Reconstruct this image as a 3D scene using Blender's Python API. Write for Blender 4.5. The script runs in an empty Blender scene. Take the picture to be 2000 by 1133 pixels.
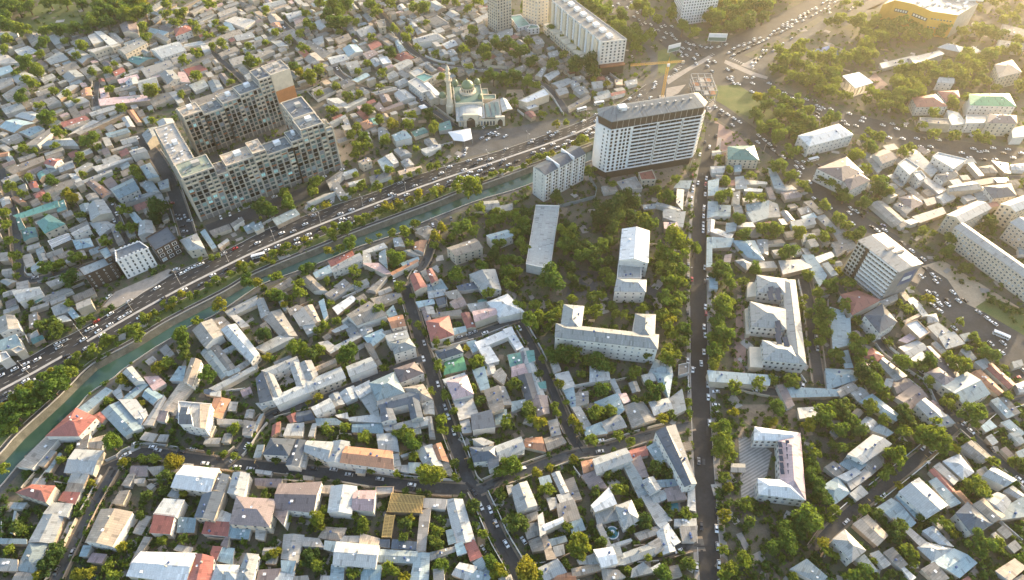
import bpy, bmesh, math, random
import numpy as np
from mathutils import Vector, Matrix

random.seed(11)
SC = bpy.context.scene
COL = SC.collection

# ------------------------------------------------------------------ camera
FPX, TILT, CAMH, PCX, PCY = 1300.0, math.radians(48.0), 330.0, 1000.0, 566.5
cam = bpy.data.cameras.new("camera")
camo = bpy.data.objects.new("camera", cam)
COL.objects.link(camo)
camo.location = (0, 0, CAMH)
camo.rotation_euler = (math.pi/2 - TILT, 0, 0)
cam.sensor_fit = 'HORIZONTAL'
cam.sensor_width = 36.0
cam.lens = 36.0*FPX/2000.0
cam.clip_start = 1.0
cam.clip_end = 8000.0
SC.camera = camo

# ------------------------------------------------------------------ sky, sun, exposure
SUN_AZ, SUN_EL = math.radians(42.0), math.radians(12.5)     # azimuth measured from +Y towards +X
w = bpy.data.worlds.new("World"); SC.world = w; w.use_nodes = True
nt = w.node_tree
sky = nt.nodes.new("ShaderNodeTexSky"); sky.sky_type = 'NISHITA'; sky.sun_disc = False
sky.sun_elevation = SUN_EL; sky.sun_rotation = SUN_AZ
sky.dust_density = 3.5; sky.air_density = 1.0; sky.ozone_density = 0.7; sky.altitude = 400
bg = nt.nodes["Background"]; bg.inputs[1].default_value = 0.15
nt.links.new(sky.outputs[0], bg.inputs[0])
sl = bpy.data.lights.new("sun", 'SUN'); sl.energy = 2.8; sl.angle = math.radians(0.6); sl.color = (1.0, 0.77, 0.48)
so = bpy.data.objects.new("sun", sl); COL.objects.link(so)
sd = Vector((math.sin(SUN_AZ)*math.cos(SUN_EL), math.cos(SUN_AZ)*math.cos(SUN_EL), math.sin(SUN_EL)))
so.rotation_euler = (-sd).to_track_quat('-Z', 'Y').to_euler()
so.location = (200, 400, 600)
SC.view_settings.view_transform = 'Standard'
SC.view_settings.look = 'None'
SC.view_settings.gamma = 1.0
SC.view_settings.use_curve_mapping = False
SC.view_settings.exposure = 2.08
SC.render.engine = 'CYCLES'
SC.cycles.use_denoising = True
SC.cycles.max_bounces = 6
SC.cycles.diffuse_bounces = 3
SC.cycles.volume_bounces = 0
SC.cycles.transparent_max_bounces = 4

# ------------------------------------------------------------------ pixel of the photograph -> point at height z
_c, _s = math.cos(TILT), math.sin(TILT)
def P(x, y, z=0.0):
    u = (x-PCX)/FPX; v = (PCY-y)/FPX
    d = (u, _c+v*_s, -_s+v*_c)
    t = (z-CAMH)/d[2]
    return Vector((d[0]*t, d[1]*t, z))
def pxm(p):          # photograph pixels per metre at a point
    return FPX/(p.y*_c-(p.z-CAMH)*_s)
def proj(p):
    dz = p.z-CAMH; dep = p.y*_c-dz*_s
    return PCX+FPX*p.x/dep, PCY-FPX*(p.y*_s+dz*_c)/dep

# ------------------------------------------------------------------ materials
MATS = {}
def _mat(name):
    m = bpy.data.materials.new(name); m.use_nodes = True
    b = m.node_tree.nodes["Principled BSDF"]
    return m, m.node_tree, b
def N(t, typ, **kw):
    n = t.nodes.new(typ)
    for k, v in kw.items(): setattr(n, k, v)
    return n
def mixc(t, fac, a, b, mode='MIX'):
    n = t.nodes.new("ShaderNodeMix"); n.data_type = 'RGBA'; n.blend_type = mode
    for i, s in ((0, fac), (6, a), (7, b)):
        if hasattr(s, 'links') or hasattr(s, 'is_output'): t.links.new(s, n.inputs[i])
        elif i == 0: n.inputs[0].default_value = s
        else: n.inputs[i].default_value = (*s, 1) if len(s) == 3 else s
    return n.outputs[2]
def ramp(t, src, stops):
    r = t.nodes.new("ShaderNodeValToRGB"); t.links.new(src, r.inputs[0])
    e = r.color_ramp.elements
    while len(e) > len(stops): e.remove(e[-1])
    while len(e) < len(stops): e.new(0.5)
    for el, (p, c) in zip(e, stops):
        el.position = p; el.color = (*c, 1) if not isinstance(c, (int, float)) else (c, c, c, 1)
    return r.outputs[0]
def noise(t, scale, detail=3.0, coord=None, rough=0.55):
    n = t.nodes.new("ShaderNodeTexNoise"); n.inputs['Scale'].default_value = scale
    n.inputs['Detail'].default_value = detail; n.inputs['Roughness'].default_value = rough
    if coord is None:
        g = t.nodes.new("ShaderNodeNewGeometry"); coord = g.outputs['Position']
    t.links.new(coord, n.inputs['Vector'])
    return n.outputs[0]

def plain(name, col, rough=0.7, var=0.12, nscale=0.35, metal=0.0, objvar=0.0):
    """matte surface with weathering noise in world space"""
    m, t, b = _mat(name)
    n1 = noise(t, nscale, 4); n2 = noise(t, nscale*7, 3)
    f = ramp(t, n1, [(0.25, 1-var*1.6), (0.75, 1+var)])
    c = mixc(t, 1.0, col, f, 'MULTIPLY')
    f2 = ramp(t, n2, [(0.3, 1-var), (0.7, 1+var*0.6)])
    c = mixc(t, 1.0, c, f2, 'MULTIPLY')
    if objvar:
        oi = N(t, "ShaderNodeObjectInfo")
        c = mixc(t, 1.0, c, ramp(t, oi.outputs['Random'], [(0, 1-objvar), (1, 1+objvar)]), 'MULTIPLY')
    t.links.new(c, b.inputs['Base Color'])
    b.inputs['Roughness'].default_value = rough; b.inputs['Metallic'].default_value = metal
    MATS[name] = m
    return m

def roofmat(name, col, stain, rough=0.5, seam=0.9, stains=0.5, objvar=0.2, seamdark=0.25, warm=.30):
    """sheet or slate roofing: joints running down the slope (UV in metres), blotches, tint of its own per roof"""
    m, t, b = _mat(name)
    uv = N(t, "ShaderNodeUVMap")
    sep = N(t, "ShaderNodeSeparateXYZ"); t.links.new(uv.outputs[0], sep.inputs[0])
    oi = N(t, "ShaderNodeObjectInfo")
    # joint lines
    ma = N(t, "ShaderNodeMath", operation='MULTIPLY'); t.links.new(sep.outputs[0], ma.inputs[0]); ma.inputs[1].default_value = 1.0/seam
    mb = N(t, "ShaderNodeMath", operation='PINGPONG'); t.links.new(ma.outputs[0], mb.inputs[0]); mb.inputs[1].default_value = 0.5
    line = ramp(t, mb.outputs[0], [(0.0, 1-seamdark), (0.16, 1.0)])
    mc = N(t, "ShaderNodeMath", operation='MULTIPLY'); t.links.new(sep.outputs[1], mc.inputs[0]); mc.inputs[1].default_value = 1.0/2.6
    md = N(t, "ShaderNodeMath", operation='PINGPONG'); t.links.new(mc.outputs[0], md.inputs[0]); md.inputs[1].default_value = 0.5
    line2 = ramp(t, md.outputs[0], [(0.0, 1-seamdark*0.8), (0.05, 1.0)])
    # sheet-to-sheet tone: white noise on the sheet index
    fl = N(t, "ShaderNodeVectorMath", operation='FLOOR')
    cmb = N(t, "ShaderNodeCombineXYZ")
    t.links.new(ma.outputs[0], cmb.inputs[0]); t.links.new(mc.outputs[0], cmb.inputs[1]); t.links.new(oi.outputs['Random'], cmb.inputs[2])
    t.links.new(cmb.outputs[0], fl.inputs[0])
    wn = N(t, "ShaderNodeTexWhiteNoise"); t.links.new(fl.outputs[0], wn.inputs[0])
    sheet = ramp(t, wn.outputs[0], [(0, 0.62), (.06, 0.70), (.075, 0.93), (.93, 1.05), (.95, 1.22), (1, 1.25)])
    n1 = noise(t, 0.22, 4); n2 = noise(t, 1.6, 4, rough=0.7)
    c = mixc(t, ramp(t, n1, [(0.42, 0.0), (0.68, stains*.8)]), col, stain)
    wn2 = N(t, "ShaderNodeTexWhiteNoise"); wn2.noise_dimensions = '1D'; t.links.new(oi.outputs['Random'], wn2.inputs['W'])
    c = mixc(t, ramp(t, wn2.outputs[0], [(.35, 0.), (1, warm)]), c, (.36,.27,.19))
    n4 = noise(t, .75, 5, rough=.75)
    c = mixc(t, ramp(t, n4, [(.58, 0.), (.72, .30*stains)]), c, (.20,.13,.085))
    c = mixc(t, 1.0, c, ramp(t, n2, [(0.3, 0.80), (0.7, 1.09)]), 'MULTIPLY')
    c = mixc(t, 1.0, c, line, 'MULTIPLY'); c = mixc(t, 1.0, c, line2, 'MULTIPLY'); c = mixc(t, 1.0, c, sheet, 'MULTIPLY')
    c = mixc(t, 1.0, c, ramp(t, oi.outputs['Random'], [(0, 1-objvar*1.6), (1, 1+objvar*0.6)]), 'MULTIPLY')
    t.links.new(c, b.inputs['Base Color'])
    b.inputs['Roughness'].default_value = rough
    bp = N(t, "ShaderNodeBump"); bp.inputs['Strength'].default_value = 0.35; bp.inputs['Distance'].default_value = 0.05
    t.links.new(line, bp.inputs['Height']); t.links.new(bp.outputs[0], b.inputs['Normal'])
    MATS[name] = m
    return m

ROOFC = {  # code: (word, material)
 'w': ('white', roofmat('roof_white_metal', (.43,.452,.445), (.35,.335,.31), .5)),
 'g': ('grey', roofmat('roof_grey_metal', (.325,.35,.345), (.28,.28,.265), .55)),
 'u': ('pale blue', roofmat('roof_blue_metal', (.30,.41,.445), (.26,.33,.355), .45)),
 'a': ('weathered grey', roofmat('roof_asbestos', (.31,.295,.265), (.235,.215,.19), .85, 1.1, .8)),
 'c': ('concrete', roofmat('roof_concrete', (.40,.38,.35), (.28,.27,.25), .9, 3.0, .8, .1, .12)),
 'd': ('dark slate', roofmat('roof_dark_metal', (.10,.125,.155), (.085,.10,.12), .45, warm=.06)),
 'n': ('brown', roofmat('roof_brown_metal', (.25,.20,.19), (.19,.15,.14), .5, warm=.06)),
 'r': ('red', roofmat('roof_red_metal', (.36,.125,.095), (.27,.115,.09), .5, warm=.06)),
 'o': ('terracotta', roofmat('roof_terracotta', (.50,.25,.14), (.36,.19,.12), .6, warm=.06)),
 'p': ('pink', roofmat('roof_pink_metal', (.52,.38,.38), (.42,.32,.31), .5, warm=.06)),
 't': ('tan', roofmat('roof_tan', (.52,.43,.33), (.38,.31,.25), .75, 1.1, .7)),
 'e': ('teal green', roofmat('roof_teal_metal', (.10,.26,.235), (.09,.20,.185), .45, warm=.06)),
 'm': ('sage', roofmat('roof_sage', (.24,.31,.25), (.20,.24,.20), .8, 3.0, .8, .1, .12)),
 'x': ('bright white', roofmat('roof_bright_white', (.64,.655,.65), (.56,.55,.53), .45, 1.2, .5, .05, .12, 0.0)),
 'z': ('zinc grey', roofmat('roof_zinc', (.19,.215,.22), (.16,.17,.17), .5, warm=.0)),
 'k': ('bright green', roofmat('roof_green_metal', (.16,.42,.22), (.14,.33,.19), .45, warm=.06)),
}
WALLM = [plain('wall_plaster_cream', (.52,.46,.37), .85, .12, .3, objvar=.12), plain('wall_plaster_white', (.62,.60,.56), .85, .1, .3, objvar=.08),
         plain('wall_brick_tan', (.40,.31,.23), .9, .15, .5, objvar=.12), plain('wall_plaster_grey', (.43,.42,.40), .9, .12, .3, objvar=.1)]
plain('white_paint', (.72,.72,.72), .5, .06, .3)
plain('fin_stone', (.44,.41,.345), .8, .12, .3)
plain('cream_stone', (.62,.54,.42), .8, .1, .3)
plain('concrete', (.40,.38,.35), .9, .14, .25)
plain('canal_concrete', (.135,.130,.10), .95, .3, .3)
plain('dark_concrete', (.24,.23,.22), .9, .14, .25)
plain('asphalt', (.028,.0285,.031), .9, .26, .09)
plain('asphalt_worn', (.050,.052,.055), .9, .26, .11)
plain('asphalt_light', (.080,.083,.085), .9, .26, .12)
plain('pavement', (.30,.27,.24), .9, .14, .3)
plain('brick_paving', (.30,.20,.17), .9, .14, .4)
plain('line_paint', (.62,.62,.60), .7, .12, .6)
plain('kerb_concrete', (.42,.40,.37), .9, .14, .4)
plain('dirt', (.24,.19,.14), .95, .2, .1)
plain('sand', (.42,.32,.22), .95, .15, .1)
plain('steel_grey', (.30,.31,.32), .5, .08, .5, .3)
plain('crane_yellow', (.62,.34,.05), .5, .08, .5)
plain('ochre_cladding', (.62,.33,.045), .6, .06, .15)
plain('rust_panel', (.28,.12,.06), .8, .15, .4)
plain('brown_panel', (.065,.044,.032), .7, .15, .4)
plain('orange_panel', (.50,.22,.09), .7, .12, .2)
plain('timber', (.60,.41,.15), .8, .2, .8)
plain('brick_red', (.34,.15,.10), .9, .15, .6)
plain('dome_green', (.13,.19,.11), .4, .1, .4)
plain('gold', (.60,.40,.12), .35, .05, 1, .7)
plain('teal_flat', (.115,.19,.16), .8, .12, .2)
plain('blue_court', (.10,.17,.34), .8, .1, .2)
plain('trunk_bark', (.13,.09,.06), .95, .2, .8)
plain('tyre_rubber', (.02,.02,.02), .8, .05, 1)

def glassmat(name, col, rough=.12):
    m, t, b = _mat(name)
    oi = N(t, "ShaderNodeObjectInfo")
    c = mixc(t, 1.0, col, ramp(t, oi.outputs['Random'], [(0, .05), (.7, .13), (.84, .3), (1, 1.0)]), 'MULTIPLY')
    c = mixc(t, 1.0, c, (10,10,10), 'MULTIPLY')
    t.links.new(c, b.inputs['Base Color']); b.inputs['Roughness'].default_value = rough
    b.inputs['Specular IOR Level'].default_value = .5
    MATS[name] = m
glassmat('window_glass', (.035,.042,.048)); glassmat('teal_glass', (.06,.10,.10)); plain('car_glass', (.012,.013,.015), .08, .03, 1)
plain('solar_cell', (.020,.032,.055), .22, .05, .5)
def carpaint(name, col):
    m, t, b = _mat(name)
    b.inputs['Base Color'].default_value = (*col, 1); b.inputs['Roughness'].default_value = .28
    b.inputs['Coat Weight'].default_value = .5
    MATS[name] = m
for nme, c in (('car_white', (.74,.74,.73)), ('car_silver', (.42,.43,.44)), ('car_black', (.025,.025,.027)), ('car_blue', (.06,.10,.22)), ('car_red', (.35,.03,.03)), ('car_grey', (.16,.165,.17))): carpaint(nme, c)

def leafmat(name, c0, c1, c2, yellow):
    m, t, b = _mat(name)
    oi = N(t, "ShaderNodeObjectInfo")
    base = ramp(t, oi.outputs['Random'], [(0, c0), (.45, c1), (.8, c2), (1, yellow)])
    n1 = noise(t, .55, 3)
    c = mixc(t, 1.0, base, ramp(t, n1, [(.3, .6), (.7, 1.35)]), 'MULTIPLY')
    n2 = noise(t, 4.0, 2)
    c = mixc(t, 1.0, c, ramp(t, n2, [(.3, .7), (.7, 1.25)]), 'MULTIPLY')
    t.links.new(c, b.inputs['Base Color']); b.inputs['Roughness'].default_value = .7
    b.inputs['Specular IOR Level'].default_value = .15
    tr = N(t, "ShaderNodeBsdfTranslucent"); t.links.new(mixc(t, 1.0, c, (1.3,1.25,.55), 'MULTIPLY'), tr.inputs[0])
    mx = N(t, "ShaderNodeMixShader"); mx.inputs[0].default_value = .45
    t.links.new(b.outputs[0], mx.inputs[1]); t.links.new(tr.outputs[0], mx.inputs[2])
    t.links.new(mx.outputs[0], t.nodes["Material Output"].inputs[0])
    MATS[name] = m
leafmat('leaf', (.072,.134,.028), (.102,.172,.032), (.144,.212,.036), (.20,.236,.036))
leafmat('leaf_dark', (.052,.098,.028), (.072,.124,.031), (.094,.150,.035), (.125,.17,.038))
leafmat('leaf_yellow', (.11,.18,.028), (.15,.21,.03), (.20,.235,.03), (.27,.235,.028))

def groundmat():
    m, t, b = _mat('ground_soil')
    n1 = noise(t, .03, 4); n2 = noise(t, .16, 4); n3 = noise(t, 1.1, 4, rough=.7)
    c = mixc(t, ramp(t, n2, [(.40, 0.), (.62, 1.)]), (.115,.097,.074), (.068,.090,.038))
    c = mixc(t, ramp(t, n1, [(.45, 0.), (.7, .8)]), c, (.135,.122,.104))
    c = mixc(t, 1.0, c, ramp(t, n3, [(.25, .55), (.75, 1.3)]), 'MULTIPLY')
    t.links.new(c, b.inputs['Base Color']); b.inputs['Roughness'].default_value = .95
    MATS['ground_soil'] = m
    m, t, b = _mat('lawn')
    n2 = noise(t, .12, 4); n3 = noise(t, 1.3, 4, rough=.7)
    c = mixc(t, ramp(t, n2, [(.35, 0.), (.68, 1.)]), (.075,.115,.028), (.13,.14,.045))
    c = mixc(t, 1.0, c, ramp(t, n3, [(.25, .6), (.75, 1.3)]), 'MULTIPLY')
    t.links.new(c, b.inputs['Base Color']); b.inputs['Roughness'].default_value = .95
    MATS['lawn'] = m
    m, t, b = _mat('canal_water')
    n1 = noise(t, .09, 5)
    c = mixc(t, ramp(t, n1, [(.38, 0.), (.62, 1.)]), (.018,.058,.044), (.042,.088,.064))
    t.links.new(c, b.inputs['Base Color']); b.inputs['Roughness'].default_value = .09
    bp = N(t, "ShaderNodeBump"); bp.inputs['Strength'].default_value = .35; bp.inputs['Distance'].default_value = .1
    t.links.new(noise(t, 1.2, 3), bp.inputs['Height']); t.links.new(bp.outputs[0], b.inputs['Normal'])
    MATS['canal_water'] = m
    m, t, b = _mat('pool_water'); b.inputs['Base Color'].default_value = (.04,.22,.24,1); b.inputs['Roughness'].default_value = .1; MATS['pool_water'] = m
groundmat()
M = lambda n: MATS[n] if isinstance(n, str) else n

# ------------------------------------------------------------------ object helpers
def link(o, parent=None):
    COL.objects.link(o)
    if parent is not None: o.parent = parent
    return o
def tag(o, label=None, cat=None, group=None, kind=None):
    if label: o['label'] = label
    if cat: o['category'] = cat
    if group: o['group'] = group
    if kind: o['kind'] = kind
    return o
def empty(name, loc, label, cat, group=None, rz=0.0):
    o = bpy.data.objects.new(name, None); o.location = loc; o.rotation_euler.z = rz
    o.empty_display_size = 1
    link(o); tag(o, label, cat, group)
    return o
class MB:
    def __init__(s): s.v = []; s.f = []; s.m = []; s.uv = []
    def poly(s, pts, mi=0, uvs=None):
        i = len(s.v); s.v += [tuple(p) for p in pts]; s.f.append(tuple(range(i, i+len(pts)))); s.m.append(mi)
        s.uv.append(uvs)
    def box(s, a, b, mi=0):
        x0,y0,z0 = a; x1,y1,z1 = b
        c = [(x0,y0,z0),(x1,y0,z0),(x1,y1,z0),(x0,y1,z0),(x0,y0,z1),(x1,y0,z1),(x1,y1,z1),(x0,y1,z1)]
        i = len(s.v); s.v += c
        for q in ((0,3,2,1),(4,5,6,7),(0,1,5,4),(1,2,6,5),(2,3,7,6),(3,0,4,7)):
            s.f.append(tuple(i+k for k in q)); s.m.append(mi); s.uv.append(None)
    def prism(s, pts, z0, z1, mi=0, cap=True, capmi=None):
        """pts: ccw plan polygon"""
        n = len(pts); i = len(s.v)
        s.v += [(p[0],p[1],z0) for p in pts]+[(p[0],p[1],z1) for p in pts]
        for k in range(n):
            j = (k+1) % n
            s.f.append((i+k, i+j, i+n+j, i+n+k)); s.m.append(mi); s.uv.append(None)
        if cap:
            s.f.append(tuple(i+n+k for k in range(n))); s.m.append(mi if capmi is None else capmi); s.uv.append([(p[0],p[1]) for p in pts])
    def tube(s, p0, p1, r0, r1, n=8, mi=0, cap=True):
        p0 = Vector(p0); p1 = Vector(p1); d = (p1-p0).normalized()
        a = d.orthogonal().normalized(); b = d.cross(a); i = len(s.v)
        for p, r in ((p0, r0), (p1, r1)):
            for k in range(n):
                t = 2*math.pi*k/n; s.v.append(tuple(p+(a*math.cos(t)+b*math.sin(t))*r))
        for k in range(n):
            j = (k+1) % n
            s.f.append((i+k, i+j, i+n+j, i+n+k)); s.m.append(mi); s.uv.append(None)
        if cap:
            s.f.append(tuple(i+n+k for k in range(n))); s.m.append(mi); s.uv.append(None)
            s.f.append(tuple(i+n-1-k for k in range(n))); s.m.append(mi); s.uv.append(None)
    def lathe(s, prof, n=16, c=(0,0), mi=0):
        i = len(s.v)
        for r, z in prof:
            for k in range(n):
                t = 2*math.pi*k/n; s.v.append((c[0]+r*math.cos(t), c[1]+r*math.sin(t), z))
        for q in range(len(prof)-1):
            for k in range(n):
                j = (k+1) % n
                s.f.append((i+q*n+k, i+q*n+j, i+(q+1)*n+j, i+(q+1)*n+k)); s.m.append(mi); s.uv.append(None)
    def mesh(s, name, mats):
        me = bpy.data.meshes.new(name); me.from_pydata(s.v, [], s.f)
        for m in mats: me.materials.append(M(m))
        if len(mats) > 1: me.polygons.foreach_set('material_index', s.m)
        if any(u is not None for u in s.uv):
            l = me.uv_layers.new(name='UVMap'); d = []
            for f, u in zip(s.f, s.uv):
                d += [c for q in (u if u is not None else [(0.5,0.5)]*len(f)) for c in q]
            l.data.foreach_set('uv', d)
        return me
    def obj(s, name, mats, parent=None, loc=None):
        mats = mats if isinstance(mats, (list, tuple)) else [mats]
        if loc is not None:
            s.v = [(v[0]-loc[0], v[1]-loc[1], v[2]-loc[2]) for v in s.v]
        o = bpy.data.objects.new(name, s.mesh(name, mats))
        if loc is not None and parent is None: o.location = loc
        return link(o, parent)
def area2(pts): return sum(pts[i-1][0]*pts[i][1]-pts[i][0]*pts[i-1][1] for i in range(len(pts)))/2
def ccw(pts): return list(pts) if area2(pts) > 0 else list(reversed(pts))
def inpoly(x, y, pts):
    r = False; n = len(pts); j = n-1
    for i in range(n):
        xi, yi = pts[i][0], pts[i][1]; xj, yj = pts[j][0], pts[j][1]
        if (yi > y) != (yj > y) and x < (xj-xi)*(y-yi)/(yj-yi)+xi: r = not r
        j = i
    return r
OCC = []           # occupied plan polygons (bbox, pts)
def occupy(pts):
    xs = [p[0] for p in pts]; ys = [p[1] for p in pts]
    OCC.append((min(xs), max(xs), min(ys), max(ys), [(p[0], p[1]) for p in pts]))
def occupied(x, y, m=0.0):
    for a, b, c, d, p in OCC:
        if a-m < x < b+m and c-m < y < d+m:
            if inpoly(x, y, p): return True
            if m and any(inpoly(x+dx*m, y+dy*m, p) for dx, dy in ((1,0),(-1,0),(0,1),(0,-1))): return True
    return False
# ================================================================== the setting
NTOP = [(-200,1090),(-80,965),(0,889),(35,850),(112,780),(140,752),(182,712),(260,670),(330,627),(440,570),(500,535),(633,480),(695,454),(843,399),(893,379),(1000,341),(1041,325),(1100,304),(1158,283)]
STOP = [(-150,1130),(-60,1010),(0,950),(35,909),(93,851),(150,796),(175,768),(221,738),(241,721),(296,683),(333,661),(371,637),(411,619),(446,598),(510,556),(588,527),(640,507),(700,482),(775,457),(826,434),(926,394),(1000,372),(1041,357),(1100,335),(1158,312)]
nt_w = [P(x, y) for x, y in NTOP]; st_w = [P(x, y) for x, y in STOP]
hole = [(p.x, p.y) for p in nt_w]+[(p.x, p.y) for p in reversed(st_w)]
bm = bmesh.new()
def ring(pts):
    vs = [bm.verts.new((x, y, 0)) for x, y in pts]
    return [bm.edges.new((vs[i], vs[(i+1) % len(vs)])) for i in range(len(vs))]
ed = ring([(-1800,-600),(1800,-600),(1800,2600),(-1800,2600)])+ring(hole)
bmesh.ops.triangle_fill(bm, edges=ed, use_beauty=True, use_dissolve=False, normal=(0,0,1))
bad = [f for f in bm.faces if inpoly(f.calc_center_median().x, f.calc_center_median().y, hole)]
if bad: bmesh.ops.delete(bm, geom=bad, context='FACES_ONLY')
for f in bm.faces:
    if f.normal.z < 0: f.normal_flip()
me = bpy.data.meshes.new("ground"); bm.to_mesh(me); bm.free(); me.materials.append(M('ground_soil'))
tag(link(bpy.data.objects.new("ground", me)), kind='structure')
occupy(hole)

def sheet(name, a, b, mat, z, parent=None, kind='structure', occ=True):
    """strip between two edge polylines (world points, resampled to the same count)"""
    n = 24
    def res(l):
        d = [0]
        for i in range(1, len(l)): d.append(d[-1]+(l[i]-l[i-1]).length)
        out = []
        for k in range(n+1):
            t = d[-1]*k/n; i = 1
            while i < len(l)-1 and d[i] < t: i += 1
            f = (t-d[i-1])/max(d[i]-d[i-1], 1e-6); out.append(l[i-1].lerp(l[i], f))
        return out
    a = res(a); b = res(b); m = MB()
    for k in range(n):
        q = [a[k], a[k+1], b[k+1], b[k]]
        q = [(p.x, p.y, z) for p in ccw(q)]
        m.poly(q)
        if occ: occupy(q)
    o = m.obj(name, mat, parent)
    if kind: o['kind'] = kind
    return o
def offset(pts, d):
    out = []
    for i, p in enumerate(pts):
        a = pts[max(i-1, 0)]; b = pts[min(i+1, len(pts)-1)]
        t = (b-a); t.z = 0; t.normalize(); out.append(p+Vector((-t.y, t.x, 0))*d)
    return out
def smooth(pts, k=4):
    """Catmull-Rom through the points"""
    out = []
    for i in range(len(pts)-1):
        p0 = pts[max(i-1,0)]; p1 = pts[i]; p2 = pts[i+1]; p3 = pts[min(i+2,len(pts)-1)]
        for q in range(k):
            t = q/k
            out.append(0.5*((2*p1)+(p2-p0)*t+(2*p0-5*p1+4*p2-p3)*t*t+(3*p1-p0-3*p2+p3)*t*t*t))
    out.append(pts[-1]); return out
def strip_poly(name, ctr, width, mat, z, occ=True, smoothit=True):
    c = [P(x, y) for x, y in ctr]
    if smoothit: c = smooth(c)
    l = offset(c, width/2); r = offset(c, -width/2); m = MB()
    for k in range(len(c)-1):
        q = [(p.x, p.y, z) for p in ccw([l[k], l[k+1], r[k+1], r[k]])]
        m.poly(q)
        if occ: occupy(q)
    o = m.obj(name, mat); o['kind'] = 'structure'
    return c
def patch(name, pts, mat, z, occ=False):
    q = ccw([P(x, y, z) for x, y in pts]); m = MB(); m.poly([(p.x, p.y, z) for p in q]); o = m.obj(name, mat); o['kind'] = 'structure'
    if occ: occupy(q)
    return o
def kerb(name, ctr, width, h, mat='kerb_concrete', z=0.0, world=False):
    c = ctr if world else smooth([P(x, y) for x, y in ctr])
    l = offset(c, width/2); r = offset(c, -width/2); m = MB()
    for k in range(len(c)-1):
        a, b, cc, d = l[k], l[k+1], r[k+1], r[k]
        m.poly([(q.x, q.y, z+h) for q in (d, cc, b, a)])
        m.poly([(a.x,a.y,z),(a.x,a.y,z+h),(b.x,b.y,z+h),(b.x,b.y,z)]); m.poly([(d.x,d.y,z),(cc.x,cc.y,z),(cc.x,cc.y,z+h),(d.x,d.y,z+h)])
    for q, p in ((l[0], r[0]), (r[-1], l[-1])):
        m.poly([(q.x,q.y,z),(p.x,p.y,z),(p.x,p.y,z+h),(q.x,q.y,z+h)])
    o = m.obj(name, mat); o['kind'] = 'structure'; return o

# canal: water and the two concrete banks
nin = offset(nt_w, -3.2); sin_ = offset(st_w, 1.2)
m = MB()
for k in range(len(nt_w)-1):
    a, b = nt_w[k], nt_w[k+1]; c, d = nin[k+1], nin[k]
    m.poly([(a.x,a.y,0),(d.x,d.y,-3.4),(c.x,c.y,-3.4),(b.x,b.y,0)])
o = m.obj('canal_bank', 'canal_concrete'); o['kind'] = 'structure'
m = MB()
for k in range(len(st_w)-1):
    a, b = st_w[k], st_w[k+1]; c, d = sin_[k+1], sin_[k]
    m.poly([(a.x,a.y,0),(b.x,b.y,0),(c.x,c.y,-3.4),(d.x,d.y,-3.4)])
a, b = nt_w[-1], st_w[-1]
m.poly([(a.x,a.y,0.02),(a.x,a.y,-3.4),(b.x,b.y,-3.4),(b.x,b.y,0.02)])
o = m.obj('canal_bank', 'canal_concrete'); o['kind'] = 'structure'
m = MB()
m.poly([(x, y, -2.9) for x, y in ccw(hole)])
o = m.obj('canal_water', 'canal_water'); o['kind'] = 'structure'
kerb('canal_parapet', offset(smooth(nt_w), .35), .35, .8, 'kerb_concrete', world=True)
kerb('canal_parapet', offset(smooth(st_w), -.4), .4, .7, 'kerb_concrete', world=True)
# promenade and grass strip along the canal
pn = smooth(nt_w)
sheet('promenade', offset(pn, .75), offset(pn, 3.4), 'asphalt_worn', .012)
kerb('kerb_line', offset(pn, 3.6), .3, .2, world=True)
sheet('canal_path', offset(smooth(st_w), -.8), offset(smooth(st_w), -4.2), 'asphalt_light', .010)

# boulevard: carriageway from the north kerb to the south edge of the service lane, median on top of it
BN = [(-120,795),(0,722),(56,698),(103,671),(150,648),(208,616),(260,585),(326,541),(446,487),(500,459),(530,445),(625,412),(660,399),(725,378),(776,357),(823,340),(901,317),(1000,287),(1080,258),(1150,232),(1210,203),(1262,165)]
BM = [(-120,830),(0,763),(126,694),(168,668),(250,620),(345,568),(500,491),(708,407),(850,355),(1000,305),(1100,270),(1160,245),(1230,215),(1300,180)]
BS = [(-120,870),(0,800),(70,748),(140,705),(200,672),(260,637),(345,590),(500,514),(708,429),(850,376),(1000,328),(1100,292),(1160,268),(1240,240),(1330,195)]
bnw = smooth([P(*q) for q in BN]); bmw = smooth([P(*q) for q in BM]); bsw = smooth([P(*q) for q in BS])
sheet('boulevard', bnw, bsw, 'asphalt', .008)
kerb('boulevard_median', [p for p in bmw if not P(118,700).x-2 < p.x < P(172,665).x+2 and p.x < P(1235,213).x], 2.2, .18, 'kerb_concrete')if False else None
def poly_px(l, x0, x1): return [q for q in l if x0 <= q[0] <= x1]
kerb('boulevard_median', [(-120,830),(-60,797),(0,763),(60,731),(122,696)], 1.8, .18)
kerb('boulevard_median', [(170,667),(250,620),(345,568),(420,530),(500,491),(600,449),(708,407),(850,355),(1000,305),(1100,270),(1160,245),(1226,217)], 1.8, .18)
kerb('kerb_line', [p+Vector((0,.2,0)) for p in bnw], .35, .14, world=True)
kerb('kerb_line', [p-Vector((0,.2,0)) for p in bsw], .35, .14, world=True)
sheet('grass_strip', offset(pn, 3.7)[4:], [p for p in offset(bsw, -.6)], 'lawn', .005, occ=False)
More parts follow.
